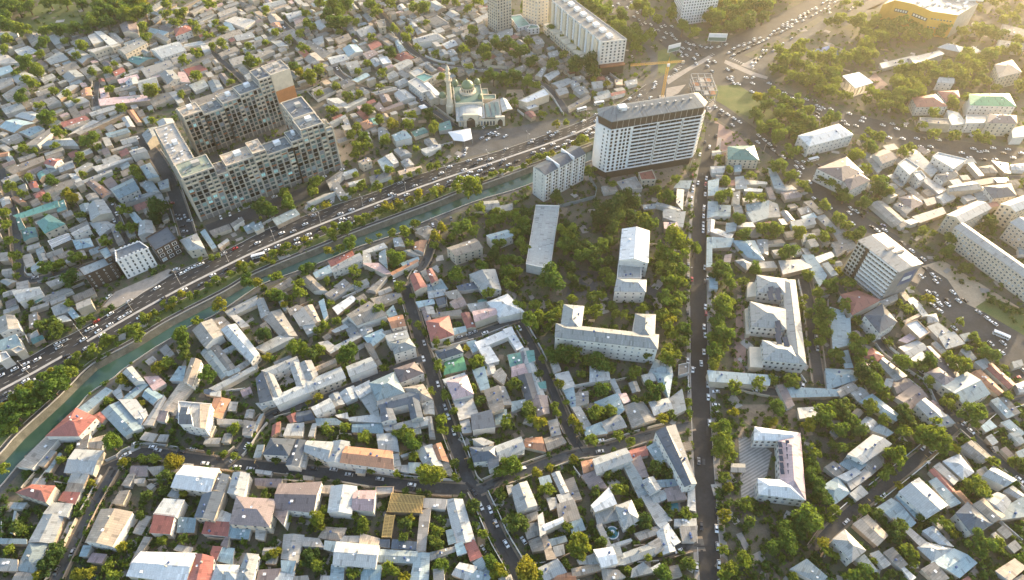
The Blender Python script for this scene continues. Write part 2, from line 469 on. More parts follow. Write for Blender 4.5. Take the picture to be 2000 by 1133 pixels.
# lane dashes on the boulevard
def dashes(name, f, width=.16, ln=3.0, gap=5.0):
    d = 0; m = MB(); i = 0; acc = 0
    for k in range(len(f)-1):
        a, b = f[k], f[k+1]; L = (b-a).length; t = (b-a)/max(L, 1e-6); n_ = Vector((-t.y, t.x, 0))*width/2
        s = -acc
        while s < L:
            s0 = max(s, 0); s1 = min(s+ln, L)
            if s1 > s0:
                p, q = a+t*s0, a+t*s1
                m.poly([(v.x, v.y, .022) for v in (p-n_, q-n_, q+n_, p+n_)])
            s += ln+gap
        acc = (acc+L) % (ln+gap)
    o = m.obj(name, 'line_paint'); o['kind'] = 'structure'
def lerp_lines(a, b, t, n=60):
    def at(l, f):
        f *= len(l)-1; i = min(int(f), len(l)-2); return l[i].lerp(l[i+1], f-i)
    # pair by x so that the lanes stay parallel
    out = []
    x0, x1 = max(a[0].x, b[0].x), min(a[-1].x, b[-1].x)
    for k in range(n+1):
        x = x0+(x1-x0)*k/n
        def y(l):
            for i in range(len(l)-1):
                if l[i].x <= x <= l[i+1].x:
                    return l[i].y+(l[i+1].y-l[i].y)*(x-l[i].x)/max(l[i+1].x-l[i].x, 1e-6)
            return l[-1].y
        out.append(Vector((x, y(a)*(1-t)+y(b)*t, 0)))
    return out
for t in (.25, .5, .75): dashes('lane_marking', lerp_lines(bnw, bmw, t))
dashes('lane_marking', lerp_lines(bmw, bsw, .55))

# the great junction and the roads that leave it
patch('junction', [(1225,205),(1262,168),(1292,150),(1330,118),(1352,96),(1392,84),(1420,92),(1476,118),(1500,150),(1520,172),(1500,205),(1470,190),(1420,165),(1398,166),(1385,185),(1378,215),(1340,205),(1300,215),(1240,238)], 'asphalt_worn', .016, True)
sheet('north_road', [P(*q) for q in ((1160,-30),(1200,15),(1255,60),(1320,108),(1345,112))], [P(*q) for q in ((1228,-30),(1262,15),(1310,50),(1365,88),(1400,98))], 'asphalt_worn', .012)
sheet('north_slip_road', [P(*q) for q in ((1205,60),(1235,80),(1262,100),(1273,125),(1268,150),(1250,170))], [P(*q) for q in ((1228,62),(1255,82),(1282,105),(1285,130),(1282,150),(1268,166))], 'asphalt_light', .014)
sheet('north_east_road', [P(*q) for q in ((1392,90),(1435,70),(1480,48),(1560,8),(1625,-25))], [P(*q) for q in ((1418,122),(1480,96),(1540,70),(1610,25),(1680,-25))], 'asphalt_worn', .012)
sheet('east_slip_road', [P(*q) for q in ((1455,135),(1480,118),(1520,90),(1580,58),(1620,30))], [P(*q) for q in ((1500,175),(1492,150),(1500,125),(1540,98),(1600,62),(1640,34))], 'asphalt_light', .020)
sheet('outer_road', [P(*q) for q in ((1630,38),(1680,8),(1720,-20))], [P(*q) for q in ((1650,52),(1708,18),(1760,-20))], 'asphalt_light', .012)
sheet('east_road', [P(*q) for q in ((1470,125),(1492,160),(1540,182),(1620,212),(1720,235),(1800,262),(1880,278),(2060,296),(2300,330))], [P(*q) for q in ((1470,188),(1500,205),(1560,220),(1640,252),(1720,275),(1800,292),(1880,312),(2060,328),(2300,365))], 'asphalt_worn', .024)
sheet('avenue', [P(*q) for q in ((1395,190),(1440,225),(1500,268),(1575,325),(1610,365),(1690,425),(1755,462),(1810,505),(1880,560),(2060,690),(2240,820))], [P(*q) for q in ((1368,215),(1405,235),(1470,278),(1545,335),(1580,372),(1650,445),(1712,490),(1770,545),(1850,625),(2060,790),(2240,935))], 'asphalt_worn', .013)
patch('crossing_road', [(1575,330),(1640,305),(1668,296),(1700,300),(1620,330),(1600,355)], 'asphalt_worn', .017, True)
st = strip_poly('straight_street', [(1392,240),(1384,300),(1374,360),(1368,420),(1364,500),(1364,600),(1366,700),(1369,800),(1374,900),(1380,1000),(1388,1133),(1394,1230)], 10.5, 'asphalt', .018)

kerb('kerb_line', offset(st, 5.45)[20:], .35, .13, world=True); kerb('kerb_line', offset(st, -5.45)[20:], .35, .13, world=True)
sheet('street_pavement', offset(st, 5.7)[2:], offset(st, 8.8)[2:], 'pavement', .014, occ=False)
sheet('street_pavement', offset(st, -5.7)[6:], offset(st, -7.6)[6:], 'pavement', .014, occ=False)
for q in ((1402,232),(1330,170),): pass
# crossings painted at the junction mouths
def zebra(name, a, b, along, n=9, ln=3.2, wd=.55):
    a, b = P(*a), P(*b); t = (b-a).normalized(); nn = Vector((-t.y, t.x, 0)); m = MB()
    for k in range(n):
        c = a.lerp(b, (k+.5)/n)
        q = [c-t*wd/2-nn*ln/2, c+t*wd/2-nn*ln/2, c+t*wd/2+nn*ln/2, c-t*wd/2+nn*ln/2]
        m.poly([(v.x, v.y, .034) for v in ccw(q)])
    o = m.obj(name, 'line_paint'); o['kind'] = 'structure'
zebra('crossing_marking', (1345,135),(1395,105), 1, 14); zebra('crossing_marking', (1425,112),(1475,135), 1, 12)
zebra('crossing_marking', (1372,208),(1402,190), 1, 9); zebra('crossing_marking', (1330,128),(1305,160), 1, 10)

# lanes of the quarters
LANES = [
 ([(790,556),(808,618),(828,688),(843,728),(858,781),(883,852),(901,899),(916,940),(931,958),(951,999),(976,1054),(1005,1105),(1040,1180)], 6.5, 'asphalt_worn'),
 ([(60,880),(150,930),(233,905),(250,893),(288,884),(376,897),(500,911),(650,926),(800,949),(913,957)], 6.0, 'asphalt_worn'),
 ([(226,912),(180,992),(145,1062),(110,1133),(80,1200)], 5.0, 'asphalt_light'),
 ([(440,905),(470,880),(500,838),(533,808),(613,786),(700,751),(776,718),(826,700)], 4.6, 'asphalt_light'),
 ([(985,590),(1010,625),(1050,698),(1083,773),(1113,844),(1135,880)], 5.0, 'asphalt_worn'),
 ([(935,958),(975,940),(1040,915),(1118,888),(1180,878),(1270,850),(1355,830)], 5.0, 'asphalt_light'),
 ([(840,676),(921,656),(1012,622)], 4.5, 'asphalt_light'),
 ([(800,560),(815,535),(835,500),(850,440),(838,432)], 5.0, 'asphalt_light'),
 ([(1590,1080),(1620,1040),(1675,990),(1725,950),(1800,890),(1850,845),(1880,815)], 5.5, 'asphalt_worn'),
 ([(1640,560),(1713,663),(1738,693),(1813,743),(1838,786),(1863,819),(1930,880),(2040,980)], 4.6, 'asphalt_light'),
 ([(1863,819),(1930,800),(2040,770)], 4.2, 'asphalt_light'),
 ([(2,330),(20,400),(30,435),(38,510),(50,548),(150,525),(240,498)], 5.0, 'asphalt_light'),
 ([(215,400),(228,430),(250,480)], 4.0, 'asphalt_light'),
 ([(268,262),(300,300),(330,350),(352,410),(368,462)], 9.0, 'asphalt_worn'),
 ([(388,80),(440,125),(488,167)], 4.5, 'asphalt_light'),
 ([(720,0),(742,30),(775,65),(803,100),(851,125),(925,135),(1000,142),(1070,172),(1110,225)], 5.5, 'asphalt_light'),
 ([(190,160),(186,190),(188,215)], 4.0, 'asphalt_light'),
 ([(545,40),(565,60),(610,90),(650,130),(668,150),(720,175),(790,180),(830,205),(890,248)], 4.5, 'asphalt_light'),
 ([(490,165),(560,180),(600,175),(650,152)], 4.0, 'asphalt_light'),
 ([(1240,1085),(1290,1080),(1345,1065),(1375,1062)], 5.0, 'asphalt_light'),
 ([(1545,730),(1560,760),(1500,765),(1400,742)], 5.0, 'asphalt_light'),
 ([(1570,545),(1582,600),(1590,680),(1600,750)], 6.0, 'asphalt_worn'),
 ([(1820,345),(1900,350),(2040,345)], 4.0, 'asphalt_light'),
 ([(1120,70),(1150,105),(1180,145),(1215,170)], 6.0, 'asphalt_light'),
]
for i, (c, wd, mt) in enumerate(LANES):
    strip_poly('lane_verge', c, wd+2.4, 'dirt', .028+.004*i, occ=False)
    strip_poly('lane', c, wd, mt, .030+.004*i)
# repairs in the tarmac
def road_patches():
    random.seed(19); m = MB(); k = 0
    paths = [(lerp_lines(bnw, bmw, .5), 7), (lerp_lines(bmw, bsw, .5), 3), (st, 4.2)]+[(smooth([P(*q) for q in c]), wd*.36) for c, wd, mt in LANES]
    for path, hw in paths:
        for i in range(len(path)-1):
            a, b = path[i], path[i+1]; L = (b-a).length
            if L < 1: continue
            t = (b-a)/L; n_ = Vector((-t.y, t.x, 0))
            for _ in range(max(1, int(L/14))):
                if random.random() < .55: continue
                c = a.lerp(b, random.random())+n_*random.uniform(-hw, hw); l, w_ = random.uniform(.8, 6), random.uniform(.5, 1.6)
                m.poly([tuple(c+t*(l*u)+n_*(w_*v)+Vector((0,0,.134+.00002*k))) for u, v in ((-.5,-.5),(.5,-.5),(.5,.5),(-.5,.5))], random.choice((0,0,1,2))); k += 1
    o = m.obj('road_patches', ['asphalt','asphalt_light','asphalt_worn']); o['kind'] = 'structure'
road_patches()
# paved yards, lawns, fields
patch('field', [(30,40),(85,3),(180,15),(175,48),(60,62)], 'lawn', .020)
patch('junction_lawn', [(1388,190),(1405,168),(1440,165),(1480,190),(1515,225),(1530,262),(1480,235),(1430,215)], 'lawn', .036, True)
patch('slip_lawn', [(1285,100),(1300,95),(1330,118),(1300,145),(1285,140)], 'lawn', .034, True)
patch('mosque_car_park', [(905,255),(1000,250),(1080,232),(1130,232),(1120,246),(985,290),(900,310)], 'asphalt_light', .022, True)
patch('office_forecourt', [(200,600),(225,570),(330,525),(345,530),(300,560),(230,600)], 'pavement', .022, True)
patch('school_sports_court', [(1118,528),(1168,530),(1166,582),(1105,578)], 'asphalt_light', .022)
patch('pavilion_plaza', [(1690,160),(1708,142),(1734,165),(1700,188),(1670,178)], 'brick_paving', .022)
patch('east_square', [(1770,545),(1800,520),(1840,508),(1990,600),(1985,640),(1880,590)], 'sand', .022)
patch('football_pitch', [(1935,580),(2060,630),(2060,690),(1905,600)], 'lawn', .026)
patch('sports_court', [(1585,98),(1625,88),(1645,108),(1620,115)], 'blue_court', .024)
patch('park_path', [(1600,80),(1622,84),(1655,100),(1668,112),(1655,118),(1650,108),(1620,90)], 'pavement', .026)
patch('building_site', [(1165,345),(1330,318),(1345,345),(1280,372),(1180,372)], 'dirt', .022)
patch('hospital_forecourt', [(1440,575),(1462,580),(1455,730),(1432,725)], 'brick_paving', .022)
patch('school_drive', [(1265,560),(1283,560),(1280,612),(1262,612)], 'asphalt_light', .028)
patch('sand_yard', [(640,255),(672,250),(700,290),(690,310),(662,330)], 'sand', .022)
patch('dirt_field', [(990,175),(1020,175),(1030,200),(985,215)], 'sand', .022)
patch('dirt_yard', [(1440,790),(1500,790),(1555,800),(1558,845),(1470,835),(1440,815)], 'dirt', .022)
patch('plaza', [(1395,235),(1440,262),(1480,300),(1440,310),(1400,300)], 'brick_paving', .010)
patch('car_park', [(1790,560),(1812,520),(1850,545),(1880,590)], 'asphalt_worn', .040)
patch('mall_car_park', [(1690,20),(1780,-20),(1900,-20),(1960,30),(1920,60),(1890,20),(1760,10)], 'asphalt_light', .012)
patch('complex_court', [(392,312),(560,245),(600,275),(430,345)], 'asphalt_light', .020)
patch('complex_drive', [(400,440),(672,336),(690,352),(410,462)], 'asphalt_worn', .020, True)

for k, pts in enumerate(([(1300,155),(1350,128),(1385,108),(1392,113),(1350,136),(1305,165)], [(1302,172),(1340,165),(1325,182),(1300,194)], [(1417,117),(1440,126),(1470,140),(1500,150),(1498,155),(1466,147),(1436,134),(1414,123)], [(1446,128),(1480,110),(1471,136)], [(1378,212),(1392,196),(1400,206),(1386,222)])):
    patch('traffic_island', pts, 'pavement', .042+.004*k)
# paved corners of the yards
def yard_paving():
    random.seed(3); m = MB(); n_ = 0; t_ = 0
    while n_ < 420 and t_ < 3000:
        t_ += 1
        p = P(random.uniform(-30, 2030), random.uniform(20, 1170)); an = random.uniform(0, 3.14); L, W = random.uniform(3, 9), random.uniform(2.5, 6)
        t = Vector((math.cos(an), math.sin(an), 0)); q = Vector((-t.y, t.x, 0))
        if occupied(p.x, p.y, 1): continue
        z = .0045+.0000*n_
        m.poly([tuple(p+t*(L/2*a)+q*(W/2*b)+Vector((0,0,.150+n_*.0008))) for a, b in ((-1,-1),(1,-1),(1,1),(-1,1))], random.randrange(3)); n_ += 1
    o = m.obj('yard_paving', ['pavement','concrete','dirt']); o['kind'] = 'structure'
# ================================================================== houses: eave outlines measured on the photograph
# per block of the town (origin x,y): one house a line, wings split by ';' : colour+form(+eave height) then corners
# forms: g gable, h hip, s single slope, f flat
HOUSES = {
(0,0): """
wg 0,250 130,245 135,280 0,285
ag 200,270 310,265 330,310 240,340
wg 380,285 490,275 530,330 430,350
ws8 690,290 745,255 800,320 730,350;ws8 745,255 790,245 930,345 870,370;ws8 690,390 870,350 930,345 740,415
ws 550,325 670,285 700,330 600,350
gg 845,265 900,260 965,320 920,345
gg7 920,390 1060,310 1140,335 980,420
wg7 1180,385 1370,330 1440,390 1265,450
eg 1000,470 1080,440 1220,455 1080,505
ng7 935,195 1060,175 1070,260 960,250
us 1155,245 1180,225 1310,255 1265,280
rh7 1360,225 1470,195 1490,235 1370,280
ws 1440,345 1560,320 1600,350 1440,375;ws 1550,330 1600,325 1640,390 1590,410
ag 1330,445 1480,415 1520,450 1360,500
as 1370,500 1640,430 1660,450 1385,530
gs 1110,545 1320,480 1350,515 1150,600
rg 880,560 950,525 975,555 900,590
pg 920,620 1060,580 1080,610 935,650
rs 1440,550 1560,515 1610,540 1475,590;ps 1390,570 1440,560 1480,640 1400,640
gg7 1250,580 1340,545 1400,610 1310,650
gg7 1085,630 1210,600 1230,650 1090,700
wg 980,640 1060,600 1080,650 1000,680;wg 890,690 1000,660 1060,680 900,720
ps 780,770 1120,740 1160,790 800,830;ps 780,700 830,680 850,750 790,770
as 1350,680 1470,650 1490,670 1370,700;gs 1480,670 1590,630 1620,670 1520,710;gg 1620,640 1700,625 1740,690 1660,720
as 1510,790 1930,650 1970,680 1530,830
ws 1320,730 1370,710 1430,790 1390,810
as 1160,770 1310,730 1350,775 1200,825
ws 120,400 215,360 300,405 170,450
ws 0,430 60,430 135,485 0,500
us 0,530 80,520 110,560 0,590
gg 345,470 460,405 530,460 400,500
wg 530,410 620,385 720,440 640,490
as 440,545 580,490 620,530 470,580
gg 490,590 590,545 650,590 540,640
as 620,545 680,530 740,590 690,610
gg 90,610 190,560 280,600 130,645
as 0,620 90,610 110,660 0,700
ag 20,740 130,670 220,710 60,770
wg 310,610 400,575 430,600 340,640
wg 440,740 520,680 610,670 470,770
og 630,710 700,680 710,740 640,760
ag 270,715 370,690 390,720 300,750
wg 500,800 620,755 690,790 540,830
as 340,780 420,760 470,800 370,830
as 180,800 340,755 350,780 200,840
gg 20,850 150,800 190,845 50,890
wg 120,905 250,870 330,900 250,940
ug 0,990 120,930 260,960 110,1030
ug 150,1030 270,985 340,1005 230,1060
gg 0,1090 130,1040 170,1070 60,1120
rs 485,960 660,910 690,930 500,990;as 525,990 650,945 670,965 550,1005
ws 540,1055 720,945 770,950 600,1030
as 600,1030 930,890 960,900 640,1050
wg 700,880 880,820 900,850 720,905
og 990,865 1040,860 1100,950 1060,955
wg 950,925 1000,905 1050,985 990,990
as 890,980 1010,945 1030,960 920,1000
us 830,1045 990,1005 1010,1030 850,1070
wg 940,1090 1060,1060 1070,1100 960,1130
wg7 1225,950 1340,925 1370,985 1270,1015
gg7 1110,1050 1220,990 1240,1050 1150,1110
as 200,1130 390,1000 450,1010 300,1133
wg 330,1133 430,1090 540,1075 600,1133
gs 1000,770 1090,750 1100,775 1010,800
as 1700,110 1830,60 1850,80 1720,130;ws 1760,170 1830,130 1995,160 1900,220
gg 1170,60 1250,10 1290,20 1200,80
gg 1180,150 1290,90 1310,110 1210,180
as 1480,90 1600,30 1620,50 1510,110
us 1740,180 1790,170 1830,230 1790,240
as 1590,330 1860,240 1880,265 1620,350
gs 1830,290 1960,260 1985,290 1850,320
as 1710,420 1830,370 1860,390 1730,440
gg 1890,380 1970,350 1995,380 1920,410
as 1790,470 1900,440 1930,480 1820,510
wg 1900,590 1960,560 1995,590 1930,620
""",
(500,0): """
gg 60,30 200,0 230,20 110,60
wg 230,110 340,85 370,110 260,150;ng 290,150 370,120 390,150 310,190
ag 90,130 150,110 210,160 120,180
og 110,190 180,175 200,215 150,215
wg 440,190 545,150 590,210 500,235
as 0,330 280,235 300,250 0,370;as 270,270 300,250 390,330 350,350
ws 120,330 190,315 250,355 180,370
as 360,320 420,325 580,420 520,450
as 0,430 110,390 140,400 0,460
ag 380,460 460,410 530,470 430,500
ag 700,210 770,195 800,240 740,250
wg 770,235 880,200 930,245 820,285
af7 940,165 1000,155 1010,210 960,215
ug 680,380 780,350 830,400 720,440
rg 870,350 930,320 980,350 900,390;ng 830,420 900,390 950,420 870,460
wg 560,450 680,425 720,460 590,500
wg 890,470 940,450 990,500 930,520
xf7 960,455 1020,445 1055,490 990,500
ug 1085,330 1110,310 1165,390 1120,410
rh 1060,440 1170,405 1230,450 1140,480
gg 1070,510 1170,465 1220,490 1120,550
ag 1000,285 1050,260 1110,300 1080,320
wg7 1225,305 1370,260 1450,300 1240,335
wg 1195,185 1230,175 1260,205 1215,215
wg 1240,230 1275,215 1330,250 1260,270
gg 1370,240 1430,215 1470,240 1400,265
gg 1480,110 1540,80 1590,115 1530,140
gg 1330,50 1400,5 1480,60 1410,85
wg 1440,350 1530,310 1570,350 1490,380
wg 1100,50 1140,30 1170,60 1120,80
ef8 1240,600 1310,575 1385,600 1310,640;wf8 1195,565 1260,530 1310,560 1240,600
wf8 1190,640 1250,610 1360,700 1290,720
xs7 1295,640 1335,635 1440,735 1400,745
gg7 1310,710 1370,695 1420,760 1360,775
ug 745,625 850,570 885,590 790,640
gg 900,720 1080,680 1100,700 940,740
gg 1080,640 1150,610 1190,640 1120,670
ws 555,780 640,765 740,830 700,850;ws 700,820 830,760 860,775 730,840
as 440,730 560,690 620,700 480,770
as 640,640 720,620 770,660 680,690
ns 920,830 960,800 1000,850 960,865;ng 960,740 1030,740 1060,790 990,800;ns 970,860 1120,800 1150,815 990,870
wg 1080,730 1160,700 1240,760 1130,790
as 1150,870 1260,840 1280,860 1170,890
eg 860,940 930,920 950,970 890,980
oh 810,960 870,930 940,970 850,1010
gg 950,1000 1010,1000 1040,1040 960,1090
ug7 1060,1055 1140,1020 1210,1070 1090,1100
eg 1210,1030 1300,995 1340,1030 1240,1065
es 1420,970 1510,950 1525,1010 1430,1020
ws 580,950 690,895 700,915 590,970;ws 670,930 710,915 735,975 700,985
gg 1310,1090 1390,1080 1420,1130 1350,1130
gg 830,120 890,105 940,150 880,170
as 1200,170 1290,130 1310,150 1220,185
ws 1840,190 1990,140 1995,170 1870,230
gs 1820,290 1995,230 1995,270 1860,310
wg 1700,150 1800,100 1850,110 1730,180
as 1600,270 1680,250 1700,275 1620,300
gg 1420,400 1470,385 1500,420 1440,440
gg 1490,400 1540,385 1570,420 1520,440
as 1600,480 1670,450 1680,470 1620,500
as 1310,160 1400,140 1480,190 1400,200
as 620,310 720,270 740,300 650,340
gs 440,310 520,290 530,340 470,360
as 330,540 420,510 440,560 370,590
gs 700,500 790,480 810,520 730,540
gg 1000,590 1070,550 1110,590 1040,620
as 560,130 660,240 640,250 540,150
gs 1630,90 1690,60 1730,90 1670,120
as 1530,230 1640,200 1660,220 1560,250
""",
(1000,0): """
xf7 60,785 250,695 285,740 120,800;xf 65,805 150,792 205,830 130,855
rg 100,880 160,865 190,905 150,920
gg 310,650 430,610 470,640 370,690
gg 450,640 490,625 530,660 480,680
tg 470,600 540,590 570,615 510,625
gg 480,700 560,670 600,720 530,740
as 440,830 590,745 610,760 450,850
wg 250,590 340,545 370,575 290,630
gg 180,590 240,525 270,530 230,600
gs 620,650 700,640 710,680 640,690
rs 770,730 880,710 880,725 780,750
gs 20,540 130,490 130,510 40,560
as 150,470 220,440 240,465 170,495
gs 280,420 350,400 370,430 300,450
as 0,440 60,420 80,450 20,470
gs 180,320 230,310 250,340 190,350
gs 640,760 760,730 770,755 660,785
ts 800,630 860,620 860,660 810,665
gs 340,700 420,690 440,730 370,745
gs 880,640 970,620 975,650 900,670
""",
(1500,0): """
wf8 1590,185 1670,183 1672,228 1590,228
gs 880,500 1130,440 1180,465 900,530
ws6 1110,450 1330,395 1360,430 1150,500
wh6 1330,370 1400,340 1530,370 1490,405 ;wh6 1540,390 1600,360 1660,400 1600,420
dh13 1775,505 1900,470 1970,560 1800,600
rh9 1130,760 1300,735 1390,825 1165,830;rh9 1330,715 1480,705 1490,760 1390,790
kh13 1580,735 1870,730 1920,825 1590,815
af8 1190,920 1400,930 1420,970 1200,958
us7 1400,860 1480,890 1540,970 1420,970
wf9 1550,900 1700,905 1720,960 1545,962
nh13 1730,890 1930,900 1935,960 1720,955
gs7 1900,1005 1990,990 1998,1070 1910,1070
xh11 250,1055 540,970 650,1050 330,1133
as7 1830,200 1995,240 1995,290 1810,250
as7 1800,320 1995,350 1995,380 1800,355
wg8 1340,600 1440,605 1445,650 1320,640
""",
(0,284): """
as 60,190 330,95 340,125 110,220
rg7 345,140 400,100 480,110 420,160
ug 340,190 450,165 455,195 350,225
wg 460,160 560,120 580,170 470,210
eg 290,225 340,195 350,230 310,270
as 350,340 570,270 600,300 380,380;ws 540,230 590,220 655,290 600,300;gs 580,190 680,135 720,150 600,215;ws 650,270 860,190 870,210 670,290
ws 730,165 1010,95 1025,110 770,205;gs 800,120 900,80 940,100 820,160
wg7 1010,45 1110,15 1145,45 1030,75
ng 670,290 740,280 870,370 800,400
og 740,340 800,325 860,380 800,410
tg 665,395 740,370 770,405 690,430
ug7 865,340 1030,260 1080,340 930,410
uh7 1095,170 1170,140 1235,240 1150,255
ug 1110,320 1180,270 1240,360 1160,370
wg 980,460 1090,390 1245,365 1030,440
wg7 690,470 800,425 865,520 710,580
ug 620,470 690,450 710,510 640,525
wg7 555,685 680,620 700,650 580,705
wh 700,600 830,590 890,620 780,700
uh 570,740 700,725 725,785 600,810
us 240,950 305,910 310,960 250,990
es 120,550 440,440 450,480 160,570;es 430,450 500,430 520,500 450,520;es 120,550 160,570 200,650 150,660;eh8 290,600 380,540 500,610 350,680
eg 170,660 270,640 290,710 190,745
wg 0,420 70,400 80,450 20,480
og 85,410 140,400 200,440 150,450
rh 260,380 340,340 355,380 280,410
rg 220,300 280,280 300,330 240,340
gs 140,320 200,300 210,340 160,355
as 0,840 60,840 70,900 0,900
gg 20,970 90,960 100,1000 20,1010
gg 0,1060 60,1040 130,1060 60,1095
og 0,60 70,50 60,80 0,90
gs 370,1070 610,990 640,1010 400,1100
ug 1010,540 1050,520 1110,590 1060,610
wg7 1090,600 1180,590 1200,680 1080,700
as 860,640 900,630 960,740 910,760
wh8 1405,740 1530,690 1590,800 1470,815
us 1565,680 1600,660 1685,790 1650,805
as 1640,670 1780,620 1800,650 1660,700
ws 1700,780 1770,730 1785,745 1710,800
ag 140,100 260,60 280,85 160,130
as 10,270 120,220 140,240 30,290
gs 600,70 700,30 720,55 620,95
wg 1090,290 1170,270 1180,300 1100,320
gs 1230,290 1310,270 1320,330 1250,345
as 1800,610 1880,560 1900,590 1820,640
us 1900,640 1980,600 1995,640 1920,670
""",
(500,284): """
us 135,580 300,500 335,540 170,620
ws 400,440 530,380 610,370 430,450
ag 550,275 650,205 690,230 580,330;as 580,300 640,290 700,385 650,400;ws 665,215 770,180 790,205 690,240;ws 720,290 840,260 850,285 730,310
ws 650,390 730,365 740,385 660,405
tg7 795,125 870,95 900,120 830,150
us 950,120 1010,95 1070,165 1000,200
as 890,250 1020,215 1050,240 900,290
ws 1010,90 1060,60 1110,130 1070,150;wg 1075,35 1150,20 1210,65 1130,85;gg 1130,130 1190,100 1230,150 1170,170
ts 1110,200 1280,160 1290,185 1130,235
ws 1290,30 1430,-10 1440,20 1330,70
ag9 1495,800 1700,730 1760,800 1560,860
ug8 1800,700 1950,660 2000,700 1850,760
rg 565,900 745,825 765,875 590,940;wg7 590,950 800,840 825,890 605,985
ws 840,820 990,760 1020,800 880,840;us 960,840 1010,820 1025,960 960,900;ws 835,830 890,850 900,930 840,940;ps 840,930 960,920 1060,1000 1000,1010
os 1050,990 1250,890 1260,910 1070,1010
gg 1125,840 1200,810 1290,860 1230,870
us 1130,920 1260,870 1270,890 1150,940
ag 1240,680 1300,640 1370,650 1340,740
og 1225,760 1330,740 1300,830 1230,810
ws 1245,650 1340,625 1380,660 1270,670
wg 1070,730 1130,720 1160,790 1080,790
us 450,1000 570,940 590,990 470,1030
ag 350,1050 420,1010 550,1133 450,1133
ag 130,1110 260,1030 300,1080 200,1133
as 880,1120 1000,1015 1020,1030 930,1133
rg7 1200,1020 1270,1000 1330,1100 1240,1133;rg7 1330,980 1370,960 1420,1050 1370,1075
as 1285,985 1325,972 1360,1050 1330,1060
us 1320,1100 1440,1050 1490,1120 1340,1133
ds 1570,1100 1740,1060 1760,1110 1590,1133
wg7 1670,1010 1860,970 1905,1120 1780,1133
gg 740,1090 860,1040 880,1080 780,1125
as 610,1100 690,1050 760,1110 700,1133
gg 1770,440 1880,430 1905,490 1800,500
gs 1890,480 1995,460 1995,500 1900,520
us -30,640 40,600 60,640 0,670
""",
(1000,284): """
gf8 190,485 360,490 292,945 120,908
xg14 865,660 1065,675 1055,905 845,885;gf9 835,925 1000,945 1000,1035 825,1030;wh11 825,1040 1040,1050 1035,1140 805,1135
rf7 990,215 1090,195 1120,265 1010,270
cf 820,290 960,250 1010,335 870,350
us 1265,330 1300,285 1395,285 1380,335
ws 1285,350 1340,350 1330,500 1280,450
ws 1120,465 1140,440 1320,495 1290,510
gs 1180,500 1275,510 1270,600 1180,560;gs 1275,520 1350,525 1330,640 1270,620
ps 1185,600 1280,600 1300,660 1190,655
wg 1560,45 1620,40 1630,75 1560,80
wg 1550,165 1660,160 1650,210 1560,215
eh9 1690,10 1880,5 1915,110 1690,105
us 1730,145 1785,145 1785,205 1735,205
us 1530,280 1610,270 1600,390 1530,390
gs 1740,250 1800,250 1830,340 1745,340;ws 1800,265 1980,285 1980,305 1820,310
ws 1610,330 1730,335 1730,355 1610,355
ws 1810,330 1950,340 1940,365 1815,360
gs 1720,370 1775,365 1770,470 1715,440
us 1530,440 1600,450 1600,550 1525,560;us 1600,465 1700,480 1695,560 1600,550
us 1825,470 1995,440 1995,500 1840,510
us 1830,530 1995,505 1995,560 1880,600
wg 1525,580 1580,585 1570,670 1525,680
ws 1530,670 1600,650 1720,690 1700,735
us 1670,610 1750,605 1740,670 1670,680
ws 1760,600 1870,600 1890,640 1760,640
us 1560,725 1720,735 1700,790 1560,800;us 1520,725 1558,728 1558,940 1515,940
uh 1720,745 1890,745 1960,890 1840,870
ns 1660,855 1710,850 1700,910 1650,905
gg 1910,740 1995,740 1995,850 1930,840
wh 1740,900 1800,885 1870,920 1830,970
us 1540,1000 1600,1010 1600,1120 1540,1110
as 700,330 800,310 820,350 720,370
gs 1020,470 1110,460 1120,490 1030,500
""",
(1500,284): """
nh12 395,180 610,95 735,215 580,270;nh11 585,262 700,205 790,272 640,345;df10 500,230 600,200 640,250 560,270
ng7 820,70 900,35 1000,100 890,140
gs 740,70 790,60 880,190 850,210
gf10 1015,150 1075,105 1170,170 1100,230;wf9 1130,215 1190,200 1230,250 1180,275
wf10 1290,90 1330,60 1540,110 1440,180
gs 1100,100 1180,75 1310,200 1270,240
th 1640,170 1750,150 1790,210 1690,215
ws 1560,150 1600,140 1680,230 1640,240
ws 1740,130 1870,140 1890,215 1840,220
wg 1890,150 2000,140 2000,195 1900,190
ah7 1310,230 1460,190 1480,230 1370,280
ws 1170,260 1240,250 1390,345 1320,380
gg 1310,400 1390,360 1460,410 1370,450
as 1070,340 1110,330 1220,420 1180,430
nh 1020,410 1120,385 1210,450 1110,500
gs 1210,430 1290,410 1310,450 1240,470
ag 800,460 900,440 1060,580 990,620;as 985,460 1020,450 1120,500 1080,530
ws 1060,590 1120,570 1170,600 1110,620
as 1000,610 1050,592 1100,620 1040,640
gs 1130,560 1350,490 1380,530 1190,600
gg7 1410,320 1590,280 1660,340 1420,360
ds 1610,280 1750,255 1770,290 1650,310
ws 1760,255 1860,250 1880,290 1790,295
gg 1590,350 1720,330 1780,430 1650,440
dh9 1690,320 1890,300 1930,390 1760,410
ws 1510,400 1570,380 1620,420 1550,440
us 0,180 60,210 130,340 50,330
ws 70,340 180,310 220,350 130,360
ng 100,365 210,350 260,400 140,420
gs 0,430 70,470 90,560 0,560
ts 280,450 340,430 430,520 390,540;as 230,500 310,480 340,520 260,540
us 260,560 350,530 380,560 290,590
gs 180,600 350,570 370,610 200,650
as 500,680 560,640 680,790 620,830
as 500,760 590,745 620,810 540,850
ws 370,870 490,830 510,870 400,920
ws 90,900 280,890 330,960 120,1010
us 270,860 350,870 450,1020 400,1090
as 0,750 100,735 130,760 0,770
gs 380,560 440,550 560,680 520,700
gs 270,700 360,690 370,740 280,750
us 1950,800 2010,790 2020,850 1960,850
""",
}
